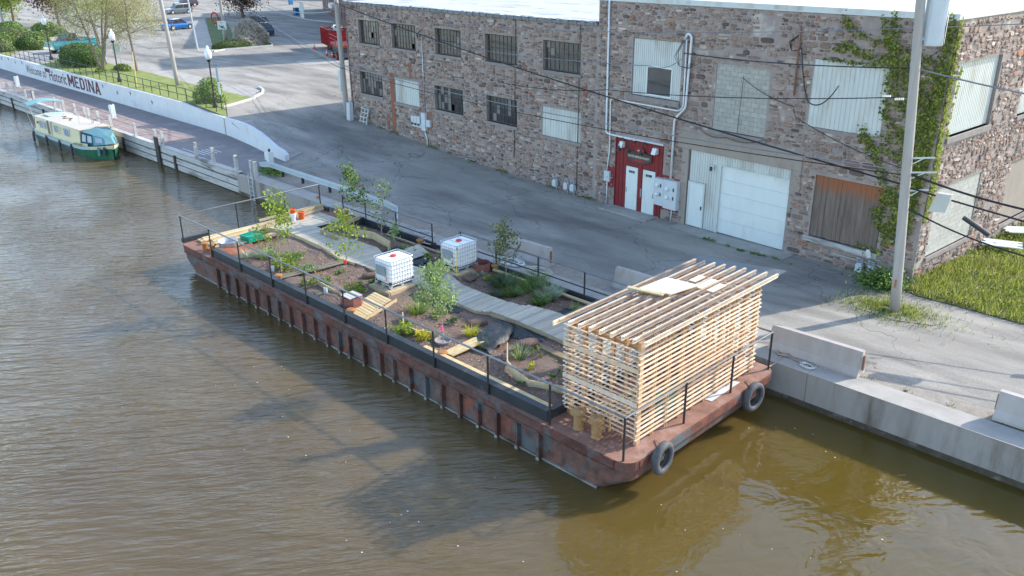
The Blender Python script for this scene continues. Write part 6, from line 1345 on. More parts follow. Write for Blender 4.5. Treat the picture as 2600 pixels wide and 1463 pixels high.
# bow canopy
b = MB(BM); s1 = [(3.3, -1.15, .95), (3.35, -1.0, 1.85), (3.35, 0, 2.0), (3.35, 1.0, 1.85), (3.3, 1.15, .95)]; s2 = [(4.75, -.85, 1.0), (4.55, -.72, 1.72), (4.55, 0, 1.82), (4.55, .72, 1.72), (4.75, .85, 1.0)]; s3 = [(5.45, -.3, 1.08), (5.2, -.25, 1.5), (5.2, 0, 1.55), (5.2, .25, 1.5), (5.45, .3, 1.08)]
for A_, B_ in ((s1, s2), (s2, s3)):
    for i in range(4): b.add([A_[i], A_[i+1], B_[i+1], B_[i]], [(0, 1, 2, 3)], 0, TEAL if i in (1, 2) else (.02, .07, .10) if A_ is s1 else (.12, .3, .33))
b.add(s3, [(0, 1, 2, 3, 4)], 0, TEAL); b.build('bow_canopy', CANVAS, NB)
for (A_, B_, u0_, u1_) in ((s1, s2, .12, .42), (s1, s2, .55, .9), (s2, s3, .2, .8)):
    L_ = lambda p, q, t: Vector(p).lerp(Vector(q), t); b = MB(BM)
    for sgn in (0,):
        lo0, lo1 = L_(A_[0], B_[0], u0_), L_(A_[0], B_[0], u1_); hi0, hi1 = L_(A_[1], B_[1], u0_), L_(A_[1], B_[1], u1_)
        q4 = [lo0.lerp(hi0, .25), lo1.lerp(hi1, .25), lo1.lerp(hi1, .82), lo0.lerp(hi0, .82)]; b.add([q_+Vector((.0, -.012, 0)) for q_ in q4], [(0, 1, 2, 3)], 0, (.35, .42, .46))
    b.build('canopy_window', PLAST, NB)
b = MB(BM)
for i in range(8):
    for j in range(6):
        pass
cn = MB(BM); nx, ny = 8, 6
for j in range(ny+1):
    for i in range(nx+1): u = i/nx; v = j/ny*2-1; cn.v.append((-6.6+1.5*u, v*1.25, 2.75+.22*(1-v*v)-.05*math.cos(u*6.3)))
for j in range(ny):
    for i in range(nx): a = j*(nx+1)+i; cn.f.append([a, a+1, a+nx+2, a+nx+1]); cn.m.append(0); cn.c.append((.16, .33, .35))
cn.build('stern_canopy', CANVAS, NB, smooth=True)
for x in (-6.4, -5.3):
    for y in (-1.15, 1.15): MB(BM).tube([(x*.9-.4, y*.8, .85), (x, y, 2.75)], .02, 5, 0, (.5, .5, .5)).build('canopy_pole', PLAST, NB)
for x in (-4.8, -2.3, .1, 2.2): b = MB(BM); b.tube([(x, -1.45, .05), (x, -1.44, .2), (x, -1.43, .7), (x, -1.37, .85)], .09, 8, 0, (.03, .035, .04)); b.build('fender', PLAST, NB)
for (x, y, c_) in ((5.2, -.75, (.12, .2, .26)), (5.55, -.5, (.03, .04, .05))): b = MB(BM); b.tube([(x, y, .35), (x, y, .95)], .09, 8, 0, c_); b.build('fender', PLAST, NB)
MB(BM).box(-4.4, -3.3, -.6, .6, 2.03, 2.1, 0, (.4, .52, .5)).build('roof_panel', PLAST, NB)
b = MB(BM); b.tube([(-2.4+.3*i, .25*math.sin(i*1.7), 2.06) for i in range(8)], .03, 5, 0, (.12, .07, .05)); b.build('roof_rope', PLAST, NB)
for k, (x, y) in enumerate(((1.9, .5), (2.6, .8))): b = MB(BM); b.tube([(x+.25*math.cos(t/3), y, 2.3+.25*math.sin(t/3)) for t in range(20)], .02, 5, 0, (.3, .33, .36)); b.tube([(x, y, 2.05), (x+.3, y, 2.5), (x+.6, y+.1, 2.3)], .02, 5, 0, (.4, .42, .44)); b.build('bicycle_frame', PLAST, NB)
b = MB(BM); b.tube([(1.6, -.3, 2.0), (1.6, -.3, 2.9)], .03, 6, 0, (.45, .5, .5)); b.build('roof_post', PLAST, NB)

# ================================================================== CARS
def car(name, label, cx, cy, ang, L_, W_, H_, col, kind='sedan', rim=(.5, .5, .5)):
    z0 = zg(cx, cy)+.005; t = thing(name, label, 'car' if kind != 'pickup' else 'pickup truck', (cx, cy, z0)); T = Matrix.Translation((cx, cy, z0)) @ Matrix.Rotation(R(ang), 4, 'Z')
    l = L_/2; w = W_/2; gc = .18 if kind != 'pickup' else .42; sh = .62*H_ if kind != 'pickup' else .62*H_; wr = .33 if kind != 'pickup' else .44
    st = [(-l, .72, .9), (-l+.15, .95, .98), (-l*.55, .98, 1.), (0, 1, 1), (l*.45, 1, .97), (l*.75, .97, .88), (l-.12, .88, .80), (l, .7, .66)]
    if kind == 'pickup': st = [(-l, .95, .97), (-l+.1, 1, 1), (0, 1, 1), (l*.5, 1, 1), (l*.8, .98, .97), (l-.1, .95, .94), (l, .9, .9)]
    b = MB(T)
    for x, wf, hf in st:
        hw_ = w*wf; zz = sh*hf
        for y, z in ((-hw_*.9, gc), (-hw_, gc+.15), (-hw_, zz*.72), (-hw_*.94, zz*.93), (-hw_*.8, zz), (hw_*.8, zz), (hw_*.94, zz*.93), (hw_, zz*.72), (hw_, gc+.15), (hw_*.9, gc)): b.v.append((x, y, z))
    for i in range(len(st)-1):
        for j in range(9): b.f.append([i*10+j, i*10+j+1, (i+1)*10+j+1, (i+1)*10+j]); b.m.append(0); b.c.append(col)
    for i in (0, len(st)-1): b.f.append([i*10+j for j in range(10)]); b.m.append(0); b.c.append(col)
    b.build('body', PAINT, t, smooth=False)
    rx0, rx1, bx0, bx1 = {'sedan': (-l*.42, l*.12, -l*.72, l*.45), 'suv': (-l*.78, l*.12, -l*.95, l*.45), 'pickup': (-l*.05, l*.28, -l*.12, l*.5)}[kind]
    zb, zr = sh*.97, H_
    base = [(bx0, w*.84), (bx1, w*.84)]; top = [(rx0, w*.68), (rx1, w*.68)]
    V = [(bx0, -w*.84, zb), (bx1, -w*.84, zb), (bx1, w*.84, zb), (bx0, w*.84, zb), (rx0, -w*.68, zr-.04), (rx1, -w*.68, zr-.04), (rx1, w*.68, zr-.04), (rx0, w*.68, zr-.04)]
    MB(T).add(V, [(0, 1, 5, 4), (1, 2, 6, 5), (2, 3, 7, 6), (3, 0, 4, 7)]).build('window_glass', GLASSD, t)
    MB(T).prism([(rx0-.05, -w*.68, zr-.05), (rx1+.03, -w*.68, zr-.05), (rx1+.03, w*.68, zr-.05), (rx0-.05, w*.68, zr-.05)], (0, 0, .05), 0, col).build('roof', PAINT, t)
    for s in (-1, 1):
        for (xa, xb_) in ((bx0, rx0), (bx1, rx1), ((bx0+bx1)/2, (rx0+rx1)/2)): MB(T).beam((xa, s*w*.845, zb), (xb_, s*w*.685, zr-.03), .07, .05, 0, col).build('pillar', PAINT, t)
    for x in (-l*.62, l*.62):
        for s in (-1, 1):
            wh = MB(T); wh.lathe((x, s*(w-.12), wr), [(wr*.62, -.11), (wr*.96, -.1), (wr, -.06), (wr, .06), (wr*.96, .1), (wr*.62, .11)], 20, axis=(0, 1, 0)); wh = wh.build('wheel', TYREM, t)
            r_ = MB(T); r_.lathe((x, s*(w-.0), wr), [(wr*.6, -.02), (wr*.62, .01), (wr*.3, .0), (wr*.12, .02)], 14, 0, rim, axis=(0, 1, 0)); r_.build('rim', PLAST, wh)
            a = MB(T); a.lathe((x, s*(w-.02), wr+.02), [(wr*1.12, -.03), (wr*1.12, .006)], 20, 0, (.02, .02, .02), axis=(0, 1, 0)); a.build('wheel_arch', PLAST, t)
    for s in (-1, 1):
        MB(T).box(l-.16, l-.0, s*w*.58-.16, s*w*.58+.16, sh*.55, sh*.68).build('headlight', CHROME, t); MB(T).box(-l-.01, -l+.1, s*w*.78-.12, s*w*.78+.12, sh*.62, sh*.82).build('tail_light', mat('tail_light_red', (.3, .01, .01), rough=.3), t)
    if kind == 'pickup':
        MB(T).box(-l+.12, -l*.18, -w*.86, w*.86, sh+.0, sh+.02, 0, (.02, .03, .03)).build('truck_bed', PLAST, t)
        for s in (-1, 1): MB(T).box(-l+.05, -l*.14, s*w*.93-.05, s*w*.93+.05, sh-.05, sh+.1, 0, col).build('bed_side', PAINT, t)
        MB(T).box(l-.02, l+.12, -w*.95, w*.95, gc+.05, gc+.3).build('bumper', CHROME, t); MB(T).box(l*.05, l*.32, -w*1.02, -w*.99, gc+.25, sh*.9, 0, (.1, .09, .08)).build('primer_door', PLAST, t)
    return t
TEALP = (.01, .20, .24)
car('pickup_truck', 'teal lifted pickup truck with one brown door behind the trimmed hedge', -106.2, 35.6, -77, 5.6, 2.0, 2.05, TEALP, 'pickup')
car('parked_car', 'bright blue sedan parked in the lot behind the lawn pole', -123.0, 55.8, 104, 4.7, 1.8, 1.45, (.01, .14, .42), 'sedan')
car('parked_car', 'grey crossover parked farthest up the lot above the blue sedan', -151.5, 69.3, -90, 4.6, 1.85, 1.6, (.17, .2, .23), 'suv')
car('parked_car', 'dark blue crossover half hidden by the pink lilac bush', -105.6, 58.4, -118, 4.5, 1.85, 1.65, (.015, .04, .08), 'suv')
car('parked_car', 'dark grey crossover with raised tailgate behind the dark blue one', -114.0, 62.6, -118, 4.7, 1.9, 1.75, (.10, .12, .14), 'suv')
car('parked_car', 'black car cut by the top edge of the photo above the grey crossover', -168, 78.5, -90, 4.6, 1.85, 1.5, (.05, .02, .02), 'suv')
# trailer and lift
d_ = Vector((.93, -.37, 0)); e_ = Vector((.37, .93, 0)); O = Vector((-88.1, 56.9, 2.8)); TM2 = Matrix(((d_.x, e_.x, 0, O.x), (d_.y, e_.y, 0, O.y), (0, 0, 1, O.z), (0, 0, 0, 1))); RED = (.36, .012, .015)
t = thing('dump_trailer', 'red high sided trailer full of scrap beside the alley', 'trailer', tuple(O))
for (a0, a1, b0, b1) in ((0, 5.2, 0, .06), (0, 5.2, 2.34, 2.4), (0, .06, .06, 2.34), (5.14, 5.2, .06, 2.34)): MB(TM2).box(a0, a1, b0, b1, .55, 2.25, 0, RED).build('side_wall', PLAST, t)
for i in range(13): MB(TM2).box(.05+i*.42, .13+i*.42, -.07, 0, .5, 2.28, 0, (.3, .01, .012)).build('rib', PLAST, t)
MB(TM2).box(0, 5.2, .0, 2.4, .45, .54, 0, (.04, .04, .04)).build('chassis', PLAST, t); MB(TM2).box(-.04, 5.24, -.08, -.0, 2.25, 2.33, 0, RED).build('top_rail', PLAST, t)
for x in (3.1, 4.1): MB(TM2).lathe((x, .15, .4), [(.2, -.12), (.4, -.1), (.4, .1), (.2, .12)], 16, axis=(0, 1, 0)).build('wheel', TYREM, t)
b = MB(TM2)
for _ in range(40): x, y = rnd(.3, 4.9), rnd(.3, 2.1); b.beam((x, y, 1.9), (x+rnd(-1, 1), y+rnd(-.6, .6), rnd(2, 2.5)), rnd(.1, .5), .05, 0, random.choice([(.5, .5, .5), (.25, .2, .15), (.1, .1, .12), (.6, .62, .62)]))
b.build('scrap_load', PLAST, t, kind='stuff')
LMX = Matrix.Translation((-77.6, 52.6, 2.72)) @ Matrix.Rotation(R(-22), 4, 'Z')
t = thing('lift_machine', 'orange wheeled lift machine with red guard rails in front of the trailer', 'lift', (-77.6, 52.6, 2.72))
MB(LMX).box(-1.9, 1.9, -.8, .8, .35, .8, 0, (.1, .11, .12)).build('chassis', PLAST, t); MB(LMX).box(-1.7, 1.7, -.7, .7, .82, 1.3, 0, (.06, .065, .07)).build('scissor_stack', PLAST, t); MB(LMX).box(-2.0, 2.0, -.85, .85, 1.35, 1.6, 0, (.4, .04, .015)).build('platform', PLAST, t)
b = MB(LMX)
for z in (2.0, 2.4):
    for p, q in (((-2, -.85), (2, -.85)), ((2, -.85), (2, .85)), ((2, .85), (-2, .85)), ((-2, .85), (-2, -.85))): b.tube([(*p, z), (*q, z)], .03, 5, 0, RED)
for x in (-2, -.7, .7, 2):
    for y in (-.85, .85): b.tube([(x, y, 1.55), (x, y, 2.4)], .03, 5, 0, RED)
b.build('guard_rail', PLAST, t)
for x in (-1.3, 1.3):
    w_ = MB(LMX).lathe((x, -.85, .42), [(.25, -.15), (.42, -.13), (.42, .13), (.25, .15)], 18, axis=(0, 1, 0)).build('wheel', TYREM, t); MB(LMX).lathe((x, -1.0, .42), [(.27, -.02), (.27, .02), (.1, .03)], 14, 0, (.5, .05, .02), axis=(0, -1, 0)).build('rim', PLAST, w_)
def cone(p, label):
    t = thing('traffic_cone', label, 'traffic cone', tuple(p), 'traffic cones'); p = Vector((p.x, p.y, zg(p.x, p.y))); b = MB(); b.box(p.x-.19, p.x+.19, p.y-.19, p.y+.19, p.z, p.z+.04, 0, (.6, .05, .02))
    for (r0, z0_, r1, z1_, c_) in ((.14, .04, .10, .3, (.65, .05, .02)), (.10, .3, .08, .42, (.8, .8, .8)), (.08, .42, .065, .5, (.65, .05, .02)), (.065, .5, .05, .6, (.8, .8, .8)), (.05, .6, .03, .74, (.65, .05, .02))): b.lathe(p, [(r0, z0_), (r1, z1_)], 12, 0, c_)
    b.build('cone_body', PLAST, t)
cone(cr(840, 1075, 2.75), 'traffic cone standing alone in the alley left of the trailer'); cone(cr(1110, 1235, 2.7), 'traffic cone at the near corner of the red trailer'); cone(cr(1235, 1285, 2.66), 'traffic cone beside the orange wheel of the lift')
# ================================================================== BACKGROUND BUILDINGS
def bld(name, label, p, q, depth, z1_, m, roofm=None, wins=()):
    p = Vector(p); q = Vector(q); d = (q-p).normalized(); n_ = Vector((-d.y, d.x)); n_ = -n_ if n_.y < 0 else n_; T = Matrix(((d.x, n_.x, 0, p.x), (d.y, n_.y, 0, p.y), (0, 0, 1, 2.6), (0, 0, 0, 1))); Ln = (q-p).length
    t = thing(name, label, 'building', (p.x, p.y, 2.6)); MB(T).box(0, Ln, 0, depth, 0, z1_).build('wall', m, t); MB(T).box(-.2, Ln+.2, -.2, depth+.2, z1_, z1_+.25).build('roof', roofm or RENDER, t)
    for (a, c, z0_, z2_) in wins:
        w = MB(T).box(a, c, -.06, .05, z0_, z2_).build('window', SASH, t); MB(T).box(a+.08, c-.08, -.075, -.062, z0_+.08, z2_-.08).build('pane', GLASSD, w)
    return T, t
MAR = mat('maroon_siding', (.12, .06, .06), (.18, .1, .1), sc=3, rough=.8, stretch=(1, 1, 6)); DKB = mat('dark_brown_brick', (.11, .08, .07), (.18, .13, .11), sc=5, rough=.9)
T_, t = bld('brick_building', 'tall dark brick building behind the red trailer', (-73.5, 58.5), (-82.5, 62.3), 26, 15.5, DKB, wins=((1.2, 2.4, 1.2, 2.8), (4, 5.2, 1.2, 2.8), (6.8, 8, 1.2, 2.8)))
T_, t = bld('alley_building', 'maroon sided building along the right side of the alley', (-91, 64.5), (-141, 92), 22, 13, MAR, wins=tuple((1.5+4*i, 2.8+4*i, 1.2, 2.6) for i in range(12)))
T_, t = bld('alley_shed', 'low pale shed at the top of the alley next to the blue bins', (-119, 81), (-126, 84.5), 6, 2.9, mat('pale_blue_panels', (.42, .5, .53), (.5, .58, .61), sc=4), wins=())
T_, t = bld('far_house', 'pale house beyond the far lawn at the top left', (-215, 77), (-215, 90), 12, 6, MURAL)
bld('far_store', 'long building past the parking lot beyond the top edge', (-190, 108), (-150, 122), 20, 11, DKB)
for k, q in enumerate((cr(450, 335, 2.8), cr(330, 100, 2.8))):
    t = thing('wheeled_bin', ['blue wheeled bin nearest the camera by the pale panels', 'blue wheeled bin farther up the alley'][k], 'bin', tuple(q), 'blue bins'); b = MB(); b.box(q.x-.35, q.x+.35, q.y-.35, q.y+.35, 2.85, 3.95, 0, (.0, .15, .36)); b.build('bin_body', PLAST, t); MB().box(q.x-.39, q.x+.39, q.y-.39, q.y+.39, 3.96, 4.04, 0, (.0, .18, .42)).build('lid', PLAST, t)
q = cr(590, 390, 2.8)
for k in range(4):
    o = MB().box(q.x-.8*k-.35, q.x-.8*k+.35, q.y+.42*k, q.y+.42*k+.06, 2.8, 5.1).build('leaning_panel', DOORW); tag(o, ['nearest', 'second nearest', 'third nearest', 'farthest'][k]+' of four tall white panels by the alley next to the blue bins', 'panel', 'white panels by the alley')
# signs
q = c0(1430, 800, 2.8); t = thing('bicycle_sign', 'white square bicycle sign on a post before the island pole', 'sign', tuple(q))
MB().tube([q, q+Vector((0, 0, 2.35))], .04, 6).build('post', GALV, t); nrm = Vector((.7, -.7, 0)).normalized(); rt_ = Vector((.7, .7, 0)); 
b = MB(); c_ = q+Vector((0, 0, 1.95)); b.prism([c_-rt_*.55-Vector((0, 0, .5)), c_+rt_*.55-Vector((0, 0, .5)), c_+rt_*.55+Vector((0, 0, .5)), c_-rt_*.55+Vector((0, 0, .5))], nrm*.03); b.build('sign_board', DOORW, t)
text('NO', .2, LETR, c_-rt_*.2+nrm*.04+Vector((0, 0, .25)), rt_, ZU, t, extr=.003); b = MB(); b.beam(c_-rt_*.35+nrm*.045+Vector((0, 0, -.05)), c_+rt_*.35+nrm*.045+Vector((0, 0, -.4)), .02, .1); b.beam(c_-rt_*.15+nrm*.045+Vector((0, 0, -.3)), c_+rt_*.2+nrm*.045+Vector((0, 0, -.1)), .02, .12); b.build('bicycle_symbol', BLACK, t)
q = c0(1270, 510, 2.8); t = thing('red_wreath', 'red ring decoration standing on the island grass', 'decoration', tuple(q)); b = MB(); c_ = q+Vector((0, 0, 1.2)); b.tube([c_+rt_*.5*math.cos(i/3)+Vector((0, 0, .75*math.sin(i/3))) for i in range(20)], .12, 6, 0, (.5, .04, .02)); b.build('ring', PLAST, t); MB().tube([q, q+Vector((0, 0, .6))], .04, 5).build('post', GALV, t)
q = ca(2200, 1230, 2.8); t = thing('sign_back', 'grey backed sign on two thin posts right of the multi stem tree', 'sign', tuple(q))
for s in (-.25, .25): MB().tube([q+rt_*s, q+rt_*s+Vector((0, 0, 2.2))], .03, 5).build('post', GALV, t)
b = MB(); c_ = q+Vector((0, 0, 1.8)); b.prism([c_-rt_*.4-Vector((0, 0, .4)), c_+rt_*.4-Vector((0, 0, .4)), c_+rt_*.4+Vector((0, 0, .4)), c_-rt_*.4+Vector((0, 0, .4))], nrm*.04); b.build('sign_panel', GREYBOX, t)
q = c1(1860, 940, 2.5); t = thing('blue_signpost', 'narrow signpost with blue plates at the wall end', 'sign', tuple(q)); MB().tube([q, q+Vector((0, 0, 3.4))], .035, 5).build('post', DKMET, t); MB().box(q.x-.12, q.x+.12, q.y-.03, q.y+.03, q.z+2.3, q.z+3.3).build('sign_plate', mat('blue_grey_sign', (.2, .3, .36), (.25, .35, .42)), t); MB().box(q.x-.1, q.x+.1, q.y-.03, q.y+.03, q.z+1.3, q.z+2.2).build('sign_plate', GREYBOX, t)
q = c1(1150, 740, 2.75); tag(MB().beam(q, q+Vector((0, .1, 3.0)), .04, .04, 0, (.75, .6, .2)).build('marker_stake', PLAST), 'thin yellow marker stake in the lawn', 'stake')

# ================================================================== BACKGROUND TREES
random.seed(41)
SPR = [(.30, .31, .13), (.36, .36, .17), (.24, .26, .10), (.42, .38, .2), (.3, .22, .12)]; MARN = [(.10, .045, .035), (.14, .06, .045), (.07, .035, .03), (.18, .09, .07)]
tree('multi_stem_tree', 'wide multi stem tree with sparse olive spring leaves behind the mural wall', (-86.6, 31.2, 2.75), 8.6, 2.6, [(.27, .29, .10), (.34, .35, .15), (.22, .26, .08), (.3, .22, .1)], 16000, .10, .15, levels=3, first=.42, nb=7, clump=.5, stems=3)
tree('broad_tree', 'broad hazy tan budding tree above the teal truck', (-99, 36, 2.8), 10, 2.4, SPR, 15000, .10, .2, levels=3, first=.35, nb=7, clump=.6, stems=2)
tree('broad_tree', 'tan budding tree right of the multi stem tree crown', (-84.0, 33.5, 2.8), 9.5, 2.2, SPR, 12000, .095, .14, levels=3, first=.4, nb=7, clump=.5)
tree('maroon_tree', 'dense maroon leaved tree at the top above the island', (-136, 73, 2.8), 9, 1.0, MARN+[(.1, .12, .04)], 22000, .27, .3, levels=2, first=.2, nb=9, clump=1.1)
tree('maroon_tree', 'dark maroon tree at the upper left beside the yellow green one', (-141, 46, 2.8), 9, .9, MARN, 18000, .26, .3, levels=2, first=.3, nb=9, clump=.9)
tree('yellow_green_tree', 'yellow green tree in the upper left corner of the photo', (-150, 42.5, 2.8), 9, 1.1, YG+GL, 18000, .25, .25, levels=2, first=.3, nb=9, clump=1.0)
def bush(name, label, x, y, rx, ry, h, cols, n, ls, z=2.8, hard=False, group=None, cat='bush'):
    t = thing(name, label, cat, (x, y, z), group); b = MB(); c = MB()
    for _ in range(n):
        a = rnd(0, 6.28); u = rnd(-.2, 1); s = math.sqrt(max(0, 1-max(u, 0)**(3.5 if hard else 2))); k = 1-abs(random.gauss(0, .1 if not hard else .035)); wob = 1+(.0 if hard else .16)*math.sin(a*3+u*4+x)
        p = Vector((x+rx*s*k*wob*math.cos(a), y+ry*s*k*wob*math.sin(a), z+h*.12+h*.88*max(u, -.1)*k)); leaves(b, p, (.04, .04, .04), 1, ls, cols, Vector((math.cos(a)*s, math.sin(a)*s, max(u, 0))), .8)
    b.build('foliage', LEAF, t)
    for k in range(7): a = k*.9; c.tube([(x, y, z), (x+rx*.35*math.cos(a), y+ry*.35*math.sin(a), z+h*.4), (x+rx*.6*math.cos(a), y+ry*.6*math.sin(a), z+h*.75)], .03, 5)
    c.lathe((x, y, z), [(.1, 0), (.62, .05*h), (.62, .3*h), (.45, .7*h), (.1, .8*h)], 10); o = c.build('branches', BARK, t)
    for v in o.data.vertices[-50:]: v.co.x *= rx; v.co.y *= ry
HG = [(.06, .11, .03), (.09, .15, .04), (.045, .08, .025)]
bush('trimmed_hedge', 'large rounded trimmed dark green hedge in front of the teal truck', -93.2, 31.9, 3.2, 1.9, 2.1, HG+[(.12, .18, .04)], 16000, .13, hard=True, cat='hedge')
bush('low_hedge', 'low yellow green hedge left of the large trimmed hedge', -97.3, 31.6, 1.3, .6, .5, YG+HG, 2500, .1, cat='hedge'); bush('low_hedge', 'low hedge clump right behind the tree trunks', -86, 33, 1.4, .6, .6, HG+YG, 2500, .1, cat='hedge'); bush('small_shrub', 'small bright shrub at the foot of the tree trunks', -86.3, 31.0, .5, .5, .5, YG, 900, .09, cat='shrub')
bush('round_bush', 'round green bush beside the street lamp near the wall end', -62.9, 30.3, 1.15, 1.15, 2.0, GL+[(.3, .36, .16)], 5000, .11, 2.68)
bush('lilac_bush', 'pink flowering lilac bush on the grass island', -97.0, 52.6, 2.1, 2.1, 3.0, [(.42, .33, .38), (.5, .42, .46), (.34, .28, .28), (.24, .26, .14), (.3, .34, .14)], 9000, .16); bush('low_hedge', 'low dark hedge at the kerb of the grass island', -95.8, 49.8, 1.3, 2.6, .8, HG+[(.12, .12, .04)], 5000, .13, hard=True, cat='hedge')
for k, (x, y, r, h, l) in enumerate(((-113, 29.8, 1.8, 2.2, 'green bush nearest the railing at the left edge'), (-117.5, 32.5, 2.4, 2.6, 'tall green bush at the left edge behind the first'), (-112.5, 33.5, 1.9, 2.0, 'olive bush by the verge left of the driveway'), (-122, 30.5, 2.6, 3.2, 'dark bush cut by the left photo edge'))): bush('bush', l, x, y, r, r, h, GL+GD+[(.2, .2, .1)], 5000, .17)
for k, (x, y) in enumerate(((-133, 37), (-128, 40))): bush('bush', ['far green shrub under the upper left trees', 'second far shrub under the upper left trees'][k], x, y, 2.5, 2, 1.8, GL+GD, 3000, .25)

# ================================================================== RIGHT GRASS FIELD
random.seed(55)
field = [(-11.0, 33.0), (-10.6, 32.4), (-8.6, 31.6), (-5.5, 31.2), (-2.5, 30.9), (4, 30.2), (30, 29.5), (30, 70), (-8.7, 70), (-10.9, 35.2)]
fp = P2(c7(990, 1115, 1.2), c7(1090, 1165, 1.2), c7(1400, 1245, 1.2), c7(1884, 1378, 1.2)); fp = fp+[(fp[-1][0]+8, fp[-1][1]-1.2), (25, 50), (-9, 60), tuple(Sp(14, .05, 0))[:2], tuple(Sp(.1, .05, 0))[:2]]
drape('field_soil', fp, mat('field_soil', (.07, .085, .025), (.14, .15, .05), sc=3, rough=1, bump=.05, bsc=8), .03, kind='structure')
def inside(x, y, P):
    c = False
    for (x0, y0), (x1, y1) in zip(P, P[1:]+P[:1]):
        if (y0 > y) != (y1 > y) and x < (x1-x0)*(y-y0)/(y1-y0)+x0: c = not c
    return c
FG = [(.22, .26, .03), (.30, .34, .05), (.13, .165, .025), (.32, .32, .10), (.09, .12, .025), (.30, .26, .12)]
b = MB(); n = 0
while n < 36000:
    x = rnd(-11, 4); y = rnd(28, 47)
    if not inside(x, y, fp): continue
    if y > 38 and random.random() < .35: continue
    d = .5+.5*noise.noise(Vector((x*.5, y*.5, 3))); h = .18+.38*max(0, d); z = zg(x, y)
    p = Vector((x, y, z)); a = rnd(0, 6.28); s = Vector((math.cos(a), math.sin(a), 0))*.014; l_ = Vector((rnd(-.35, .35), rnd(-.35, .35), 1))*h*rnd(.6, 1.2); m__ = p+l_*.55; e = p+l_+Vector((l_.x, l_.y, -.15*h))*.6
    b.add([p-s, p+s, m__+s*.8, m__-s*.8, e], [(0, 1, 2, 3), (3, 2, 4)], 0, jit(random.choice(FG), .25)); n += 1
tag(b.build('tall_grass', LEAF), 'tall sunlit grass field beside the warehouse side wall', None, None, 'stuff')
b = MB()
for _ in range(5000):
    x = rnd(-11, 3); y = rnd(29, 45)
    if inside(x, y, fp) and noise.noise(Vector((x*.4, y*.4, 8))) > .05: leaves(b, Vector((x, y, zg(x, y)+rnd(.1, .4))), (.05, .05, .05), 3, .08, FG+HG)
tag(b.build('field_weeds', LEAF), 'broad leaved weeds in the tall grass field', None, None, 'stuff')
# weeds round the pole and wall foot
b = MB(); s_ = MB()
for _ in range(5200):
    a = rnd(0, 6.28); r_ = random.gauss(0, .8); x = PB.x-.3+1.35*r_*math.cos(a); y = PB.y+.1+.75*r_*math.sin(a)
    if abs(x-PB.x) < .22 and abs(y-PB.y) < .22: continue
    if x < -13 or (r_*r_ < .04): continue
    z = zg(x, y); h = rnd(.04, .2); d = Vector((rnd(-.5, .5), rnd(-.5, .5), 1))*h; s = Vector((.012, .008, 0)); b.add([(x-.012, y, z), (x+.012, y-.008, z), (x+d.x, y+d.y, z+d.z)], [(0, 1, 2)], 0, jit(random.choice(FG+HG), .3))
for _ in range(2600):
    x = random.gauss(-11.9, .45); y = random.gauss(32.6, .35); z = zg(x, y); leaves(b, Vector((x, y, z+abs(random.gauss(0, .3)))), (.05, .05, .02), 1, .1, HG+GL)
tag(b.build('pole_weeds', LEAF), 'patch of weeds around the foot of the leaning utility pole', None, None, 'stuff')
drape('pole_dirt', [(PB.x-2.0, PB.y+.3), (PB.x-1.2, PB.y-.6), (PB.x+.3, PB.y-.8), (PB.x+1.5, PB.y-.3), (PB.x+1.4, PB.y+.5), (PB.x, PB.y+.9), (PB.x-1.3, PB.y+.9)], DIRT, .02)
b = MB()
for _ in range(2600):
    s = rnd(0, 42); 
    if noise.noise(Vector((s*.7, 2, 0))) < .12 or 5.5 < s < 16.2: continue
    p = Fp(s, abs(random.gauss(0, .12))+.03, 0); z = zg(p.x, p.y); leaves(b, Vector((p.x, p.y, z+abs(random.gauss(0, .07)))), (.03, .03, .02), 1, .09, GD+GL)
for _ in range(900):
    s = rnd(4.5, 10); p = Fp(s, 1.15+random.gauss(0, .05)+(.1*math.sin(s*2)), 0)
    if noise.noise(Vector((s*1.5, 5, 0))) > .0: leaves(b, Vector((p.x, p.y, zg(p.x, p.y)+.04)), (.03, .03, .02), 1, .07, GD+GL)
for _ in range(700): x = random.gauss(-45.9, .6); y = random.gauss(25.3, .3); leaves(b, Vector((x, y, 1.2+rnd(0, .15))), (.05, .05, .03), 2, .1, GL)
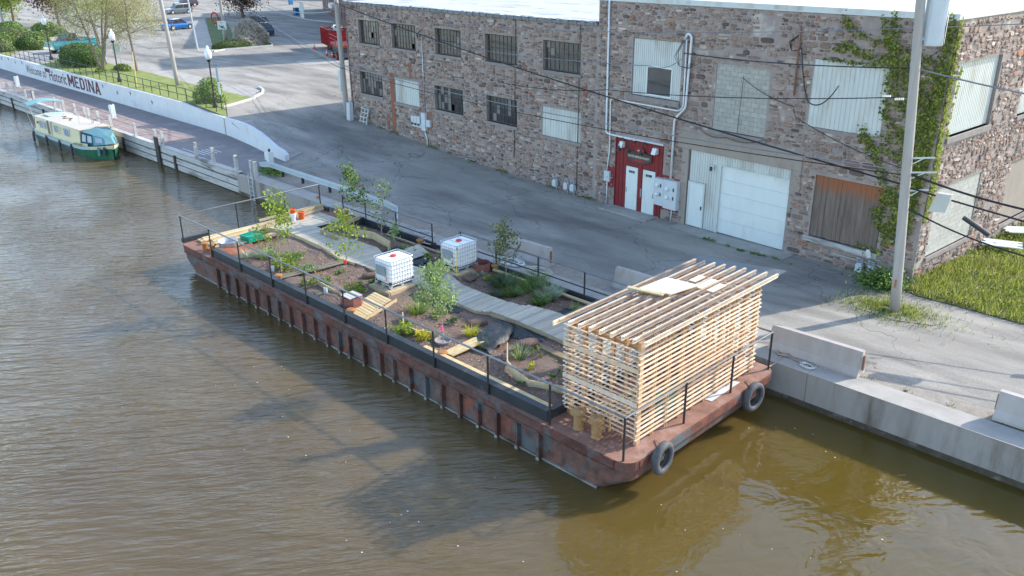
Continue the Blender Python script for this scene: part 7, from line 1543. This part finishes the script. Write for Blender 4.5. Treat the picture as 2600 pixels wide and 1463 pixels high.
for _ in range(1100):
    x = rnd(-9, 12); y = 24.6+abs(random.gauss(0, .16))
    if noise.noise(Vector((x*.8, 9, 0))) > 0: leaves(b, Vector((x, y, 1.17+rnd(0, .06))), (.03, .03, .02), 1, .06, GL+GD)
tag(b.build('wall_foot_weeds', LEAF), 'small weeds along the foot of the stone walls and quay edge', None, None, 'stuff')
drape('wall_foot_dirt', P2(Fp(0, 0, 0), Fp(5, 0, 0), Fp(5.2, .3, 0), Fp(2.5, .5, 0), Fp(.2, .9, 0)), DIRT, .012); drape('wall_foot_dirt', P2(Fp(11.7, 0, 0), Fp(12.8, 0, 0), Fp(12.6, .7, 0), Fp(11.8, .6, 0)), DIRT, .012)
drape('wall_foot_dirt', P2(Fp(16.2, 0, 0), Fp(42, 0, 0), Fp(41, .35, 0), Fp(30, .3, 0), Fp(20, .4, 0), Fp(16.3, .55, 0)), DIRT, .012)
# white boards lying in the grass
for k, (x, y, r_, s) in enumerate(((c7(1720, 770, 1.6).x, c7(1720, 770, 1.6).y, 20, .45), (c7(1850, 670, 1.6).x, c7(1850, 670, 1.6).y, 35, .4))):
    T = Matrix.Translation((x, y, 1.55)) @ Matrix.Rotation(R(r_), 4, 'Z') @ Matrix.Rotation(R(6), 4, 'X'); t = thing('white_boards', ['bundle of white boards lying in the tall grass', 'second bundle of white boards farther back in the grass'][k], 'boards', (x, y, 1.6))
    for i in range(6): MB(T).box(-1.6*s+rnd(-.1, .1), 1.6*s+rnd(-.15, .15), -.4+i*.12, -.29+i*.12, 0, .04).build('board', DOORW, t)

b = MB()
for _ in range(90):
    x = random.choice([rnd(-16, -4), rnd(-26, -12)]); y = rnd(9, 22.5)
    if -38 < x < -11 and y > 15: continue
    r_ = rnd(.008, .03); b.add([(x+r_*math.cos(a), y+r_*math.sin(a)*rnd(.5, 1), .012) for a in (0, 1.3, 2.6, 3.9, 5.2)], [(0, 1, 2, 3, 4)])
tag(b.build('floating_debris', mat('foam_fleck', (.5, .5, .45), (.65, .65, .6))), 'tiny pale flecks floating on the canal', None, None, 'stuff')
